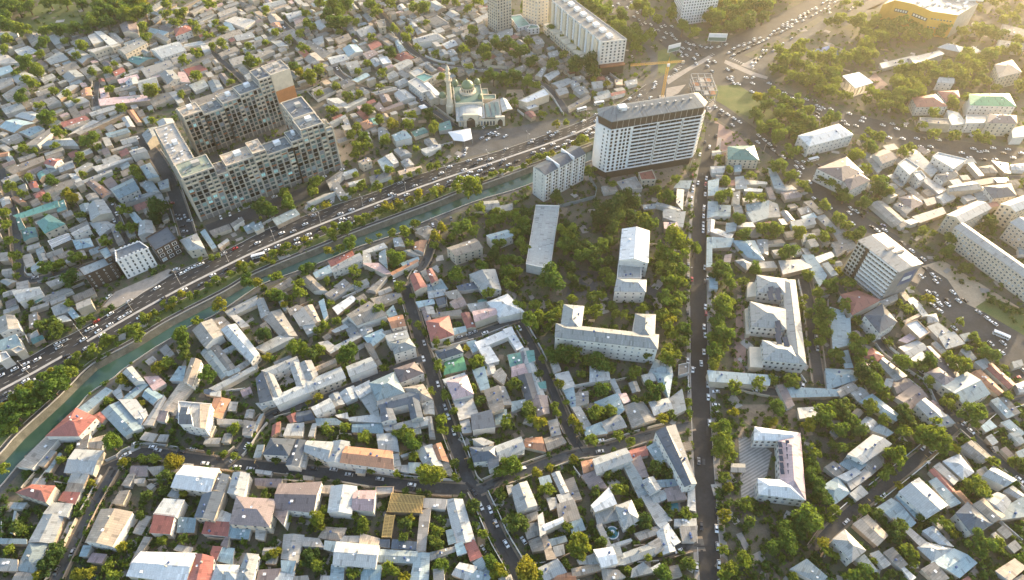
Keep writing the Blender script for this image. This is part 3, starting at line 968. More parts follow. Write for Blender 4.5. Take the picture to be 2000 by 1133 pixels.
HOUSES.update({
(0,568): """
wg7 100,0 300,-30 325,20 150,85
es 250,50 310,20 330,70 280,95
gg 330,50 530,-30 560,0 350,80
ag7 0,210 110,195 150,290 0,330
us7 0,400 130,350 170,440 0,460
wf7 95,460 150,435 190,460 130,490
wf7 0,490 50,480 80,520 0,560
as 225,190 290,175 300,270 230,290
gs 410,140 520,90 540,160 430,195
ug 515,150 560,130 620,200 570,220
ws 340,240 500,190 560,240 430,265
gs 230,345 290,310 305,350 245,375;es 245,380 330,350 345,375 260,415
wg 1760,160 1995,40 1995,110 1800,200;ws 1800,200 1850,190 1940,270 1880,290
ag7 1505,310 1650,225 1730,340 1600,430
as 1640,230 1740,210 1800,270 1720,320
wg7 1730,310 1840,265 2010,480 1950,545
ug 1570,490 1630,440 1790,640 1720,680
ag 1630,440 1700,420 1830,590 1780,640
gs 1730,470 1820,420 1840,440 1740,490
as 1830,600 1930,540 1950,565 1860,630
wg 1640,755 1995,575 1995,610 1700,775
us 1325,695 1395,590 1450,595 1430,705
tg7 1430,700 1490,530 1565,550 1500,735
tg 1250,930 1410,710 1510,740 1340,935
ps 1130,680 1230,665 1290,720 1200,780
gg7 960,640 1030,590 1120,700 1040,710
gs 870,790 940,760 960,830 925,850;ug 940,850 1110,710 1150,740 1000,870
ug 1110,820 1160,755 1270,820 1190,880
wg 1115,1040 1265,815 1290,845 1190,1040
ws 940,860 1060,850 1150,970 1060,1000
wg 1040,960 1130,920 1150,970 1100,1040
ug 800,950 930,870 1110,1060 970,1130
us 610,920 820,760 875,790 680,960
rh8 370,1125 590,920 740,990 610,1125
rh 720,980 780,945 830,990 790,1030
ns 1190,1000 1240,940 1310,945 1280,1020
wf10 1400,870 1640,890 1600,1080 1400,1030
og 1670,840 1790,850 1720,990 1620,970
ws 1640,780 1720,770 1720,830 1640,820
ds 1590,770 1650,770 1640,810 1590,800
cs 1700,1000 1880,1010 1890,1040 1700,1040
ds7 1390,920 1450,915 1440,1000 1370,990
as 1900,1010 1995,1030 1960,1133 1890,1120
gs 1600,1050 1680,1060 1640,1133 1580,1133
us 1760,640 1860,600 1870,625 1780,665
""",
(500,568): """
gg 0,70 60,60 110,180 40,210
ag 60,210 190,150 315,345 195,355
as 250,150 320,115 380,130 270,190
gs 290,190 370,140 460,260 340,270;tg 375,130 440,110 500,230 460,250;gs 360,270 430,240 490,310 400,340
xg 600,130 740,40 775,70 640,180
as 540,30 640,-30 700,0 600,60
us 490,90 530,70 560,190 530,220
ag7 715,190 880,90 1010,190 790,265
ag 900,60 1110,10 1130,50 950,120
us 1010,170 1070,120 1100,190 1040,210
og7 1030,215 1140,190 1165,270 1060,290
gg 780,270 890,255 910,310 830,360
us 670,240 730,195 760,230 690,275
ws 490,410 560,390 640,450 570,480;ws 590,310 690,260 720,290 620,330;gs 690,280 760,250 810,350 740,380;ws 570,450 800,340 815,365 590,490
ws 0,440 180,350 290,375 80,480
uh 840,360 980,300 1010,350 900,440;as 840,410 900,420 980,570 940,580
gh10 1060,410 1190,370 1240,440 1080,490;ws9 1010,350 1170,310 1190,370 1040,400
as 990,320 1170,280 1175,310 1010,340
nh8 1080,610 1230,560 1300,640 1130,710
wg7 50,620 310,515 330,560 130,655;wg7 260,570 330,540 400,720 320,750;wg7 60,640 130,640 200,790 150,870;wg7 130,830 400,710 410,790 170,890
wg7 340,570 430,545 480,650 410,720;wg7 405,700 650,600 690,680 420,790;ts 450,600 610,530 625,560 465,635
wg7 710,590 890,520 935,590 735,665
ds7 0,690 55,640 130,850 30,870
ws 0,880 60,870 90,900 50,930
wg7 435,910 570,840 610,910 470,970
wg 570,820 640,790 690,880 600,910
rg 240,980 310,950 320,1020 270,1030;dg 320,950 420,930 460,1000 320,1025
rg 130,1050 190,1020 180,1100 120,1133
ws 250,1040 370,1030 360,1133 220,1133
ws 620,970 710,950 720,1000 640,990
wg 650,800 760,740 790,830 700,870
ws 760,760 880,700 900,790 810,840;gs 810,830 920,760 960,970 910,975
uh8 890,720 1070,640 1150,790 950,850
dg8 950,860 1250,775 1270,860 980,930;dg8 1180,850 1260,830 1300,980 1210,1000;dg8 970,930 1060,920 1090,1000 980,1020
ah7 1140,760 1300,730 1370,840 1290,870
wg 1290,870 1380,860 1390,960 1310,960
ws 720,990 960,960 990,1030 740,1020
ug 760,1040 980,1030 985,1110 755,1100
wg 990,1060 1200,1010 1220,1060 1020,1090;wg 1200,1020 1340,980 1360,1040 1230,1070;wg 1340,990 1370,985 1395,1133 1350,1133
us 470,1000 620,1000 690,1040 480,1050;ws 440,1040 475,1035 450,1133 410,1133
rh7 1330,240 1500,200 1535,340 1370,390
rg 1600,180 1660,170 1710,280 1640,290;us 1530,300 1630,280 1640,315 1540,345
ng 1290,140 1340,130 1365,230 1320,240
ws 1320,130 1380,125 1395,180 1340,185
us 1250,90 1380,70 1390,100 1270,130
ds 1400,70 1470,55 1480,100 1420,115
as 1470,20 1570,0 1620,70 1510,60
ng 1510,90 1600,40 1640,110 1550,140
as 1370,180 1590,150 1600,190 1380,205
wg 1340,0 1470,-20 1475,30 1350,60
gs 1650,110 1790,90 1810,130 1680,160;pg7 1690,160 1850,130 1880,180 1710,240
es 1730,80 1790,65 1810,110 1740,120
xh7 1810,90 1960,30 2080,160 1900,200
xs 1715,400 1985,285 2005,345 1740,455;xs 1710,410 1790,385 1890,540 1800,570;xs 1930,310 1990,285 2080,435 2030,460
us 1640,400 1710,390 1740,460 1690,480
dh7 1400,470 1580,420 1610,480 1440,535
kg 1475,555 1610,515 1635,610 1470,650
ws 1460,690 1620,640 1640,680 1480,720;ph7 1490,710 1640,660 1690,800 1540,840
us 1690,620 1780,600 1820,760 1750,770
wg 1770,580 1850,550 1870,640 1800,660
as 1830,650 1910,610 1950,660 1930,730
ws 1540,850 1670,810 1730,960 1590,1010
as7 1780,780 1890,750 1930,920 1840,945;ws 1890,750 1940,750 1995,880 1930,890
ds7 1680,980 1830,940 1860,1060 1690,1080
ds 1960,510 2080,480 2100,560 1990,590
ws 1590,1020 1660,1000 1680,1100 1610,1110
us 1860,950 1950,930 1960,1030 1870,1040
as 820,560 880,550 900,590 840,600
gs 30,970 60,960 0,1090 -30,1090
""",
(1000,568): """
gh15 407,112 557,125 535,300 380,310;gh15 965,185 1115,190 1105,390 950,370;gh15 372,260 1113,340 1105,448 365,360
uh 1120,535 1240,580 1250,660 1070,640;uh 1100,640 1250,650 1220,840 1170,760
wg 1010,660 1090,640 1120,700 1030,710
gg 910,720 970,705 1000,780 940,795
af 1300,580 1375,565 1375,640 1300,660
ws 340,660 440,630 490,740 400,770;ws 480,740 620,710 760,680 770,700 ;us 400,770 480,760 500,900 470,920
wg 610,590 740,590 760,690 610,710
as 490,800 590,790 595,880 500,900
ws 470,920 530,900 610,1040 560,1080;wg 690,1030 830,960 890,1060 740,1100;us 560,1080 690,1030 740,1110 580,1130
us 650,870 820,810 870,930 830,960
ps 830,810 890,800 920,860 870,880
ag 880,900 1020,870 1120,1000 940,1060
wg 1070,870 1210,840 1250,920 1110,970
gs 1220,850 1320,780 1350,930 1260,970
us6 1540,630 1995,665 1990,735 1555,705
dg 50,670 150,650 200,830 110,850
gg 60,470 130,460 250,800 190,820
pg 0,590 90,570 120,640 0,670
es 110,470 170,470 180,545 130,560
us 0,870 110,850 120,890 0,940
ng 140,830 270,820 290,950 200,975
as 280,1020 350,1005 380,1120 310,1133
es 200,720 260,710 270,760 220,760
as 300,550 350,540 380,620 330,640
es -30,510 60,490 80,560 -10,590
gs 760,700 800,690 850,800 820,810
""",
(1500,568): """
us 485,130 580,170 600,230 490,235;us 490,238 630,228 640,420 510,445
rh7 575,30 700,0 870,70 660,180
dh10 760,190 890,110 1000,240 870,320
gs 860,90 1000,30 1010,70 920,110
ts 1010,0 1060,-10 1110,60 1070,80;ws 1080,60 1130,50 1170,90 1110,110;ws 1130,105 1180,95 1250,190 1200,200;ts 1060,230 1200,165 1210,185 1080,250
xf6 1070,265 1160,235 1250,325 1180,370;ps 1020,385 1110,330 1170,365 1080,410
wg 1025,440 1160,390 1240,450 1100,520;ws 1110,530 1200,475 1230,520 1170,570
wh 1240,190 1310,180 1330,240 1250,250
gs 1240,290 1320,260 1420,320 1330,370
gs 1330,370 1440,330 1530,410 1390,450
ng 1210,460 1270,440 1500,660 1420,690
nh7 1240,640 1330,600 1450,690 1380,740
ug7 1365,740 1550,640 1720,800 1530,890
og 1580,650 1660,620 1830,780 1790,810
rg 1690,590 1750,570 1920,720 1870,760
gs 1500,470 1540,430 1620,530 1580,545
gs 1610,560 1690,530 1740,580 1680,610
rh 735,510 810,445 900,510 850,550
ps 720,570 840,540 850,580 740,590
gg 870,570 900,520 1080,660 990,700
ng 960,720 1060,680 1140,740 1010,800
ng 1000,830 1140,735 1240,830 1110,920
gg7 1160,890 1230,840 1390,970 1280,1010
gs 1280,1010 1390,970 1455,1030 1330,1060
ws 890,760 920,690 980,690 960,750
uh 455,610 655,620 690,690 470,765
ag 530,770 650,715 700,760 570,825
gg 640,790 720,750 790,810 700,860
ug 720,870 820,810 1030,975 990,1010
wg 710,1040 770,980 860,1040 810,1090;us 810,1090 870,1045 970,1110 930,1133
us 140,755 550,775 545,820 180,830
ns 70,740 130,740 200,890 150,910
ws 235,915 380,905 390,980 250,1000
us 1740,860 1790,840 1910,970 1860,990
as 1810,840 1850,830 1960,950 1920,965
us 1820,1030 1880,1010 1995,1110 1960,1133
us 1660,1060 1720,1010 1780,1060 1700,1100
wg 1930,730 2010,700 2040,780 1960,790
us 560,480 620,470 660,600 600,600
gs 1900,560 1970,540 1990,580 1920,600
""",
(0,849): """
as 135,240 375,10 450,55 265,265
gs 275,230 390,120 440,140 350,250;us 355,285 460,145 480,155 390,290
as 600,50 700,0 680,100 590,120
tg 690,40 830,0 790,110 680,100
wg 510,290 590,120 800,130 720,305
gs 530,370 570,300 690,320 650,390
as 505,450 540,380 650,390 620,450
rs 455,510 500,450 625,455 580,540
rh8 130,450 250,390 420,400 350,520
ws 350,620 410,530 560,540 520,640
wg 230,830 340,630 490,640 410,840
uh 130,1050 230,850 370,850 280,1070
ag 100,1133 140,1070 270,1080 250,1133
gs 0,970 140,980 130,1060 0,1060
us 0,810 200,815 200,850 0,850
gh 80,570 110,530 210,530 170,580
tg8 675,830 790,590 1020,610 870,860
us 620,945 650,865 715,870 680,950
as 950,390 1000,310 1050,310 1010,400
ns 1030,250 1150,250 1140,320 1010,320
ws 1050,345 1130,340 1120,380 1050,380
as 880,530 930,440 1010,440 960,545
as 1140,400 1180,380 1210,400 1170,435
xg8 1345,405 1440,245 1700,270 1635,445
ws 1310,480 1350,415 1420,420 1390,500
ws7 1210,620 1280,500 1430,510 1370,640;rs7 1170,760 1212,625 1360,643 1320,770
dg8 1520,640 1580,470 1740,450 1660,660
dg7 1640,430 1680,305 1785,320 1740,440
wg7 1775,450 1820,300 1940,310 1890,480
rs 1580,770 1610,680 1790,690 1770,790
ws 1670,680 1730,590 1800,620 1790,690
us 1780,800 1800,700 1960,715 1930,810
nh9 1800,690 1850,490 2140,510 2090,710
as 1150,260 1280,250 1300,290 1200,320
us 1380,760 1400,650 1530,660 1510,760
xg7 1005,1095 1110,920 1515,930 1435,1150
rg7 1440,1150 1515,935 1660,960 1640,1150;rs 1640,930 1660,870 1730,880 1690,980
ug 1690,980 1730,880 1825,890 1810,1010
wh7 1650,1140 1690,1015 1860,1020 1840,1140
wh7 1830,1140 1920,930 2010,940 1960,1150
ws 1360,900 1390,860 1500,880 1480,930
as 1010,1010 1120,800 1180,810 1100,930
ws 1420,240 1445,222 1505,228 1495,248
gs 80,760 110,600 130,605 100,770
ns 1720,860 1760,790 1790,800 1770,880
""",
(500,849): """
dh8 60,150 120,30 300,40 250,160
dg7 235,230 290,50 385,50 330,240;ws 330,245 380,128 408,132 378,250
wg7 380,130 405,50 600,60 550,205
wg7 550,205 602,55 725,60 680,220
og8 670,215 712,95 1050,130 1060,265
ws 1050,160 1110,150 1130,240 1065,255
wg 945,0 1090,-10 1110,130 960,110
wg 1250,130 1370,80 1450,240 1320,250;ws 1130,160 1250,120 1260,140 1140,180
og 1370,95 1440,65 1500,210 1400,190;as 1440,220 1500,212 1530,320 1470,300
us 1190,225 1285,225 1260,300 1195,295
ws 1110,240 1190,235 1190,295 1070,280
ws 785,250 860,250 845,305 780,300
dh7 1670,100 1860,90 1890,190 1700,210;ds7 1800,180 1890,170 1890,240 1820,270;ws7 1690,40 1760,25 1850,60 1770,90
wg7 1870,90 2060,20 2090,110 1900,200
ws 0,270 120,285 110,315 0,300
ns 0,345 200,350 180,410 0,395
ng8 190,390 500,375 440,600 150,570;ns7 110,580 180,440 290,450 220,700
ts 470,400 600,395 590,460 475,455
wg7 590,410 780,410 740,610 565,600
pg7 770,440 930,440 910,590 750,580
cf 940,410 1070,410 1060,460 930,470
cs 1310,500 1480,510 1470,580 1310,570
cs 1280,600 1360,590 1320,900 1250,900
wg 1480,520 1610,515 1700,815 1560,850
rs 1625,840 1700,825 1760,950 1670,980
us 1480,750 1530,740 1560,840 1500,855
us 1550,860 1610,840 1640,920 1570,940
wg 1530,1090 1590,1000 1720,1030 1660,1140
us 1690,1000 1760,960 1830,1090 1740,1060
us 1640,1150 1720,1060 1835,1100 1800,1150
gg 1350,920 1545,870 1550,910 1360,980
ug 1245,930 1350,930 1340,1140 1200,1140
ug 960,895 1250,910 1240,1000 940,990
ds 1070,820 1250,840 1240,895 1060,885;ds 960,820 1040,820 1040,880 960,870
wg7 640,840 950,870 920,1030 610,1010
us 590,1015 690,1020 680,1140 580,1140
us 830,1025 980,1025 960,1140 820,1140
ts 820,770 960,810 950,862 810,850
ws 670,790 820,790 810,840 660,835
ah 540,720 700,730 660,830 490,800
ws 370,800 490,810 530,880 370,870
us 540,830 650,840 630,920 530,890
wg 220,785 370,790 320,990 200,960
ws 0,730 80,730 60,820 0,810
us 200,985 310,990 280,1080 200,1060
ns 30,1060 190,1050 150,1140 10,1140
ws 150,1140 190,1070 300,1070 280,1140
ws 500,1140 510,1100 580,1100 570,1140
as 270,1110 400,1100 410,1140 260,1140
ws 1950,400 2000,390 2010,460 1970,470
as 370,320 450,330 440,355 370,350
""",
(1000,849): """
wg7 0,420 115,370 190,545 50,600
og 90,90 110,30 230,20 260,130
wg 0,50 50,30 90,150 0,170
ag 250,30 370,0 420,60 280,120
og 540,210 640,190 665,260 560,300;wg7 640,190 880,110 930,200 670,300
rg 890,130 1040,90 1060,160 920,190;ns 930,200 1000,170 1060,320 1000,330
us 1055,100 1150,50 1220,210 1140,230
dg11 1130,-10 1275,-60 1430,365 1340,390
us 870,240 930,220 1070,450 990,490
wg7 1020,360 1100,330 1160,420 1080,460
wg 310,310 370,290 440,440 380,460
as 410,360 480,340 540,500 470,510
ws 350,470 440,450 480,520 380,545
as 350,555 480,515 530,650 380,690
ws 270,500 340,490 360,560 300,590
us 210,340 290,320 310,370 230,400
ns 545,320 650,290 740,420 610,410
xg7 620,550 750,420 810,540 650,600
gs 650,605 820,552 830,650 670,690;wh7 812,560 930,515 995,660 880,720;ws 660,710 700,695 770,850 730,870;ws 740,865 920,810 930,830 760,890
ag 960,770 1150,705 1180,760 1000,820
wg 1130,765 1220,700 1270,900 1180,930
ws 1130,700 1200,670 1310,830 1260,860
gg 850,930 1080,850 1120,930 880,1010
as 1060,850 1140,810 1180,900 1120,930
ws 1010,490 1080,470 1240,660 1120,690
xg7 640,900 780,880 820,1000 700,1030;gs 780,880 840,870 880,1010 820,1010
ns 1190,430 1320,400 1360,500 1220,515
ws 1270,660 1430,655 1430,715 1270,715
as 1310,730 1440,720 1430,830 1330,830
ws 1370,420 1420,420 1430,590 1370,580
gg 1080,460 1190,430 1200,500 1110,540
us 1130,360 1340,345 1330,400 1150,410
xg7 240,705 390,645 400,680 260,750;ws7 200,640 240,610 265,760 220,790
as 60,650 190,600 210,650 80,700
as 90,710 200,690 220,780 120,810
as 130,830 220,800 250,900 160,910
ts 225,790 270,780 340,960 270,970
us 280,820 410,790 430,830 300,870
wg 210,1040 350,970 420,1070 260,1140
og 310,1140 380,1080 480,1075 500,1140
tg 470,1045 660,1000 700,1050 480,1110
gs 510,980 640,930 690,1010 530,1010
as 700,1050 820,1060 880,1110 720,1150
gs 940,1050 1020,1000 1100,1070 930,1110
ws 1080,1040 1150,1000 1180,1050 1110,1080
as 1230,1030 1290,1020 1320,1100 1230,1120
us 450,690 540,660 570,740 470,770
gs 320,880 400,860 410,930 340,950
""",
(1500,849): """
wg7 630,150 815,5 955,75 750,215;as 745,220 890,105 900,230 810,310
us 560,230 640,175 760,240 680,300;ws 620,370 760,260 800,320 650,430
as 440,260 510,215 600,270 540,330
ws 545,325 680,260 720,300 620,365
uh 410,415 540,330 635,450 510,545
ws 640,460 720,395 775,460 690,515
ag 1505,100 1590,50 1740,180 1670,215
xh 1370,210 1490,155 1600,290 1520,345
rg 1260,285 1320,262 1460,440 1410,445;ws 1290,258 1340,220 1480,350 1440,390
us 1260,370 1310,345 1490,530 1420,560
wg7 1030,450 1180,345 1390,545 1240,640
os 1450,450 1500,440 1605,550 1570,565
tg7 1600,550 1690,500 1840,630 1760,680;wg7 1700,500 1790,450 1890,520 1835,610
ug 850,570 960,500 1060,580 960,650;us 960,655 1060,590 1145,690 1110,720
ws 970,660 1020,650 1230,830 1180,870;wh 1170,880 1240,840 1440,890 1290,990
wg 1210,755 1290,715 1440,870 1330,850
ug 1280,995 1450,895 1620,1000 1490,1110
as 1200,1050 1290,1000 1400,1120 1310,1150
dh7 1470,615 1560,530 1740,695 1590,765
wh7 510,820 600,745 755,900 650,985
tg 670,700 780,630 930,780 850,860
us 680,980 750,940 850,1060 800,1070
as 905,920 970,885 1080,1010 1030,1040;ws 1010,1010 1050,1020 1150,1110 1110,1140
us 180,1050 300,980 450,1110 400,1160
gg7 1680,320 1760,250 1930,350 1850,400
wg 1840,440 1910,400 2000,470 1950,500
us 1815,660 1890,540 2000,480 2000,640
ts 1780,1060 1920,970 2000,1040 1880,1140
as 1630,280 1690,250 1730,300 1660,325
us 1000,490 1030,470 1180,630 1150,650
gs 800,930 860,910 950,1010 900,1040
us 1880,-10 1950,-10 2000,60 1960,70
us 1930,140 2000,110 2000,170 1960,180
gs 1700,20 1740,0 1790,60 1750,80
""",
})
# ================================================================== house builder
LANDMARKS = [('mosque',(925,225)),('white apartment tower',(1265,330)),('gridded flats',(520,385)),('U-shaped school',(1185,690)),
 ('grey office tower',(1725,560)),('yellow mall',(1800,60)),('stepped clinic',(1510,660)),('pink-roofed U-block',(1520,930)),('courtyard fountain',(1196,1042)),
 ('swimming pool',(1313,988)),('bare timber roof',(795,990)),('teal compound',(95,440)),('white boulevard office',(270,540)),('long slab block',(1150,100)),('dry field',(100,45)),
 ('open white pavilion',(1675,175)),('canal bend',(170,745)),('cream terrace house',(375,830)),('green-roofed house',(888,715)),('red hipped villa',(62,970)),('lane crossroads',(915,957)),
 ('slate courtyard house',(785,795)),('grey-roofed block',(1095,385)),('football pitch',(1980,630)),('dark-ridged building',(1320,900)),('brown hipped mansion',(1645,350)),
 ('square gravel garden',(1490,815)),('tower crane',(1293,205)),('tall minaret',(880,222)),('blue gatehouse',(1450,745)),('far lane fork',(803,100)),('car-lined lane',(440,125)),
 ('pink L-shaped house',(230,200)),('grey barrel roof',(862,1078)),('orange tiled range',(715,900)),('leafy lane corner',(1650,1020)),('canal willow',(915,380)),('pale concrete ruin',(60,930))]
LANDMARKS = [(n, P(*q)) for n, q in LANDMARKS]
ORD = ['first','second','third','fourth','fifth','sixth','seventh','eighth','ninth','tenth','eleventh','twelfth','thirteenth','fourteenth','fifteenth','sixteenth','seventeenth','eighteenth','nineteenth','twentieth']+['twenty-'+o for o in ('first','second','third','fourth','fifth','sixth','seventh','eighth','ninth')]+['thirtieth']
FORMW = {'g':'gabled','h':'hipped','s':'lean-to roofed','f':'flat roofed'}
SPECIAL = [  # photograph pixel on the roof, name, label, category
 (1180,665,'school','long pale school with hipped end wings round a yard, behind trees','school'),
 (1062,460,'school_block','long low grey flat-ridged school block among dark trees','school'),
 (1237,480,'school_hall','bright white school hall with a lower annexe carrying solar strips','school'),
 (1610,262,'columned_hall','white hipped hall with a row of columns beside the east road','hall'),
 (1965,128,'chateau_house','dark mansard chateau-like house with pale dormers among park trees','house'),
 (1935,195,'arched_villa','long villa with a bright green hipped roof and pale arched front','villa'),
 (1645,340,'corner_mansion','pale corner mansion with brown hipped roofs and a roof terrace','mansion'),
 (1320,900,'street_building','tall pale street building with a long dark ridged roof','building'),
 (375,815,'terrace_house','cream three-storey house with a stepped white roof terrace','house'),
 (1960,315,'roadside_villa','white flat-roofed villa block beside the east road','villa'),
 (718,905,'range_house','long house with a terracotta roof over cream walls beside the lane','house'),
]
HS = []      # everything measured
def parse():
    for (ox, oy), txt in HOUSES.items():
        for ln in txt.strip().splitlines():
            wings = []
            for wg in ln.split(';'):
                tk = wg.split()
                code = tk[0]; eave = float(code[2:]) if len(code) > 2 else random.uniform(3.1, 3.9)
                pts = [tuple(float(v) for v in q.split(',')) for q in tk[1:5]]
                if len(pts) < 4: continue
                wp = ccw([P(ox+x/3.99, oy+y/3.99, eave) for x, y in pts])
                cc = sum(wp, Vector())/4; wp = [cc+(p-cc)*1.09 for p in wp]
                e = eave+random.uniform(-.12, .12)
                wings.append((code[0], code[1], e, wp))
            if wings: HS.append(wings)
parse()
for wings in HS:
    for c, f, e, wp in wings: occupy(wp)

# a window: frame and recessed pane, faces -Y, one unit wide and high
def window_mesh(frame_mat, glass_mat):
    m = MB(); t = .1
    o = [(-.5,-.05,-.5),(.5,-.05,-.5),(.5,-.05,.5),(-.5,-.05,.5)]
    i = [(-.5+t,-.05,-.5+t*.8),(.5-t,-.05,-.5+t*.8),(.5-t,-.05,.5-t*.8),(-.5+t,-.05,.5-t*.8)]
    for k in range(4):
        j = (k+1) % 4
        m.poly([o[k], o[j], i[j], i[k]], 0)
        m.poly([(o[k][0],.04,o[k][2]), (o[j][0],.04,o[j][2]), o[j], o[k]], 0)
    m.poly([(p[0],-.02,p[2]) for p in i], 1)
    m.poly([(-.02,-.045,-.42),(.02,-.045,-.42),(.02,-.045,.42),(-.02,-.045,.42)], 0)
    return m.mesh('window', [frame_mat, glass_mat])
WIN_WHITE = window_mesh('white_paint', 'window_glass')
WIN_DARK = window_mesh('steel_grey', 'window_glass')
WIN_BLACK = window_mesh('car_black', 'car_glass')
WIN_TEAL = window_mesh('steel_grey', 'teal_glass')
def add_window(root, org, p, n, wd, ht, mesh, name='window'):
    o = bpy.data.objects.new(name, mesh)
    o.location = (p.x-org.x, p.y-org.y, p.z-org.z)
    o.rotation_euler = (0, 0, math.atan2(n.x, -n.y))
    o.scale = (wd, 1, ht)
    link(o, root)
    return o
def window_rows(root, org, a, b, z0, z1, mesh, pitch=3.4, wd=1.3, ht=1.5, floor=3.2, skip=None, off=.03, limit=40):
    """windows along wall a->b (ccw, outside on the right-hand side), between heights"""
    t = (b-a); t.z = 0; L = t.length; t.normalize(); n = Vector((t.y, -t.x, 0))
    rows = max(1, int(round((z1-z0)/floor))); cols = max(1, min(limit, int(L/pitch)))
    if L < 2.2: return
    for r in range(rows):
        z = z0+(r+.55)*(z1-z0)/rows
        for c in range(cols):
            p = a.lerp(b, (c+.5)/cols)+n*off; p.z = z
            if skip and skip(p.x+n.x*.4, p.y+n.y*.4): continue
            add_window(root, org, p, n, min(wd, L/cols*.7), ht, mesh)

def inset(pts, d):
    n = len(pts); out = []
    c = sum((Vector((p.x, p.y, 0)) for p in pts), Vector())/n
    for p in pts:
        v = Vector((p.x, p.y, 0))-c; L = v.length
        out.append(c+v*max(.3, (L-d*1.3)/max(L, 1e-3)))
    return out
def roof_geo(mb, form, e, pts, code, RM=0, WM=1, steep=.21):
    """roof over a ccw quad; RM roof material index, WM gable-wall index"""
    L01 = (pts[1]-pts[0]).length+(pts[3]-pts[2]).length; L12 = (pts[2]-pts[1]).length+(pts[0]-pts[3]).length
    if L01 < L12: pts = pts[1:]+pts[:1]
    a, b, c, d = [Vector((p.x, p.y, e)) for p in pts]      # long eaves a-b and c-d
    wd = ((c-b).length+(a-d).length)/2; ln = ((b-a).length+(d-c).length)/2
    t = (b-a+c-d); t.z = 0; t.normalize(); n = Vector((-t.y, t.x, 0))
    uv = lambda q: [((p-a).dot(t), (p-a).dot(n)) for p in q]
    uv2 = lambda q: [((p-a).dot(n), (p-a).dot(t)) for p in q]
    th = .22
    if form in 'gh':
        rise = max(.5, min(3.4, wd*steep))
        ma = (a+d)/2; mc = (b+c)/2; up = Vector((0,0,rise))
        if form == 'g':
            r0, r1 = ma+up, mc+up
            mb.poly([a,b,r1,r0], RM, uv([a,b,r1,r0])); mb.poly([c,d,r0,r1], RM, uv([c,d,r0,r1]))
            dn = Vector((0,0,th))
            mb.poly([b,c,r1], WM); mb.poly([d,a,r0], WM)
        else:
            k = min(wd*.5, ln*.42)/ln
            r0, r1 = ma.lerp(mc, k)+up, mc.lerp(ma, k)+up
            mb.poly([a,b,r1,r0], RM, uv([a,b,r1,r0])); mb.poly([c,d,r0,r1], RM, uv([c,d,r0,r1]))
            mb.poly([b,c,r1], RM, uv2([b,c,r1])); mb.poly([d,a,r0], RM, uv2([d,a,r0]))
        for p, q in ((a,b),(b,c),(c,d),(d,a)):
            if form == 'g' and (p is b or p is d): continue
            z = Vector((0,0,th)); mb.poly([p-z, q-z, q, p], RM, uv([p,q,q,p]))
        return r0, r1, t, n, rise
    if form == 's':
        rise = max(.35, min(1.3, wd*.13))
        warm = code in 'wptox'
        # low edge: towards the sun for half of them, towards the shade for the rest
        f_ab = -(n.dot(Vector((sd.x, sd.y, 0))))          # outward normal of edge ab is -n
        low_ab = (f_ab > 0) == warm
        up = Vector((0,0,rise))
        A, B, C, D = (a, b, c+up, d+up) if low_ab else (a+up, b+up, c, d)
        mb.poly([A,B,C,D], RM, uv([A,B,C,D]))
        z = Vector((0,0,th))
        for p, q, g in ((A,B,a),(B,C,b),(C,D,c),(D,A,d)):
            mb.poly([Vector((p.x,p.y,e-.25)), Vector((q.x,q.y,e-.25)), q, p], WM if rise > .4 else RM)
        return (A+D)/2, (B+C)/2, t, n, rise
    # flat with parapet
    i = inset([a,b,c,d], .45)
    mb.poly([Vector((p.x,p.y,e-.1)) for p in i], RM, uv([Vector((p.x,p.y,e)) for p in i]))
    o = [a,b,c,d]
    for k in range(4):
        j = (k+1) % 4
        u = Vector((0,0,.6)); P0, P1 = o[k], o[j]; Q0 = Vector((i[k].x,i[k].y,e)); Q1 = Vector((i[j].x,i[j].y,e))
        mb.poly([P0,P1,P1+u,P0+u], WM); mb.poly([P0+u,P1+u,Q1+u,Q0+u], WM); mb.poly([Q1-u*.2,Q0-u*.2,Q0+u,Q1+u], WM)
    return (a+d)/2, (b+c)/2, t, n, 0.0

def parea(pts): return abs(area2(pts))
CH_BOX = MB(); CH_BOX.box((-.5,-.5,0),(.5,.5,1)); CHM = CH_BOX.mesh('chimney', ['concrete'])
RFM = []
_m = MB(); _m.tube((0,0,-.6),(0,0,.9),.14,.14,8); _m.tube((0,0,.9),(0,0,1.1),.3,.05,8); RFM.append(_m.mesh('vent', ['steel_grey']))
_m = MB(); _m.box((-.6,-.5,-.5),(.6,.5,.35)); _m.box((-.7,-.6,.35),(.7,.6,.45)); RFM.append(_m.mesh('roof_hatch', ['white_paint']))
_m = MB(); _m.lathe([(.0,-.5),(.6,-.5),(.6,.9),(.45,1.1),(.02,1.2)], 12); RFM.append(_m.mesh('water_tank', ['car_blue']))
_m = MB(); _m.tube((0,0,-.5),(0,0,.8),.05,.05,6); _m.lathe([(.02,.75),(.35,.85),(.55,1.05)], 10); RFM.append(_m.mesh('dish', ['white_paint']))
SP = MB()
SP.box((-.5,-.5,0),(.5,.5,.05)); SPM = SP.mesh('solar_panel', ['solar_cell'])
LABELS = {}
BUILT = []
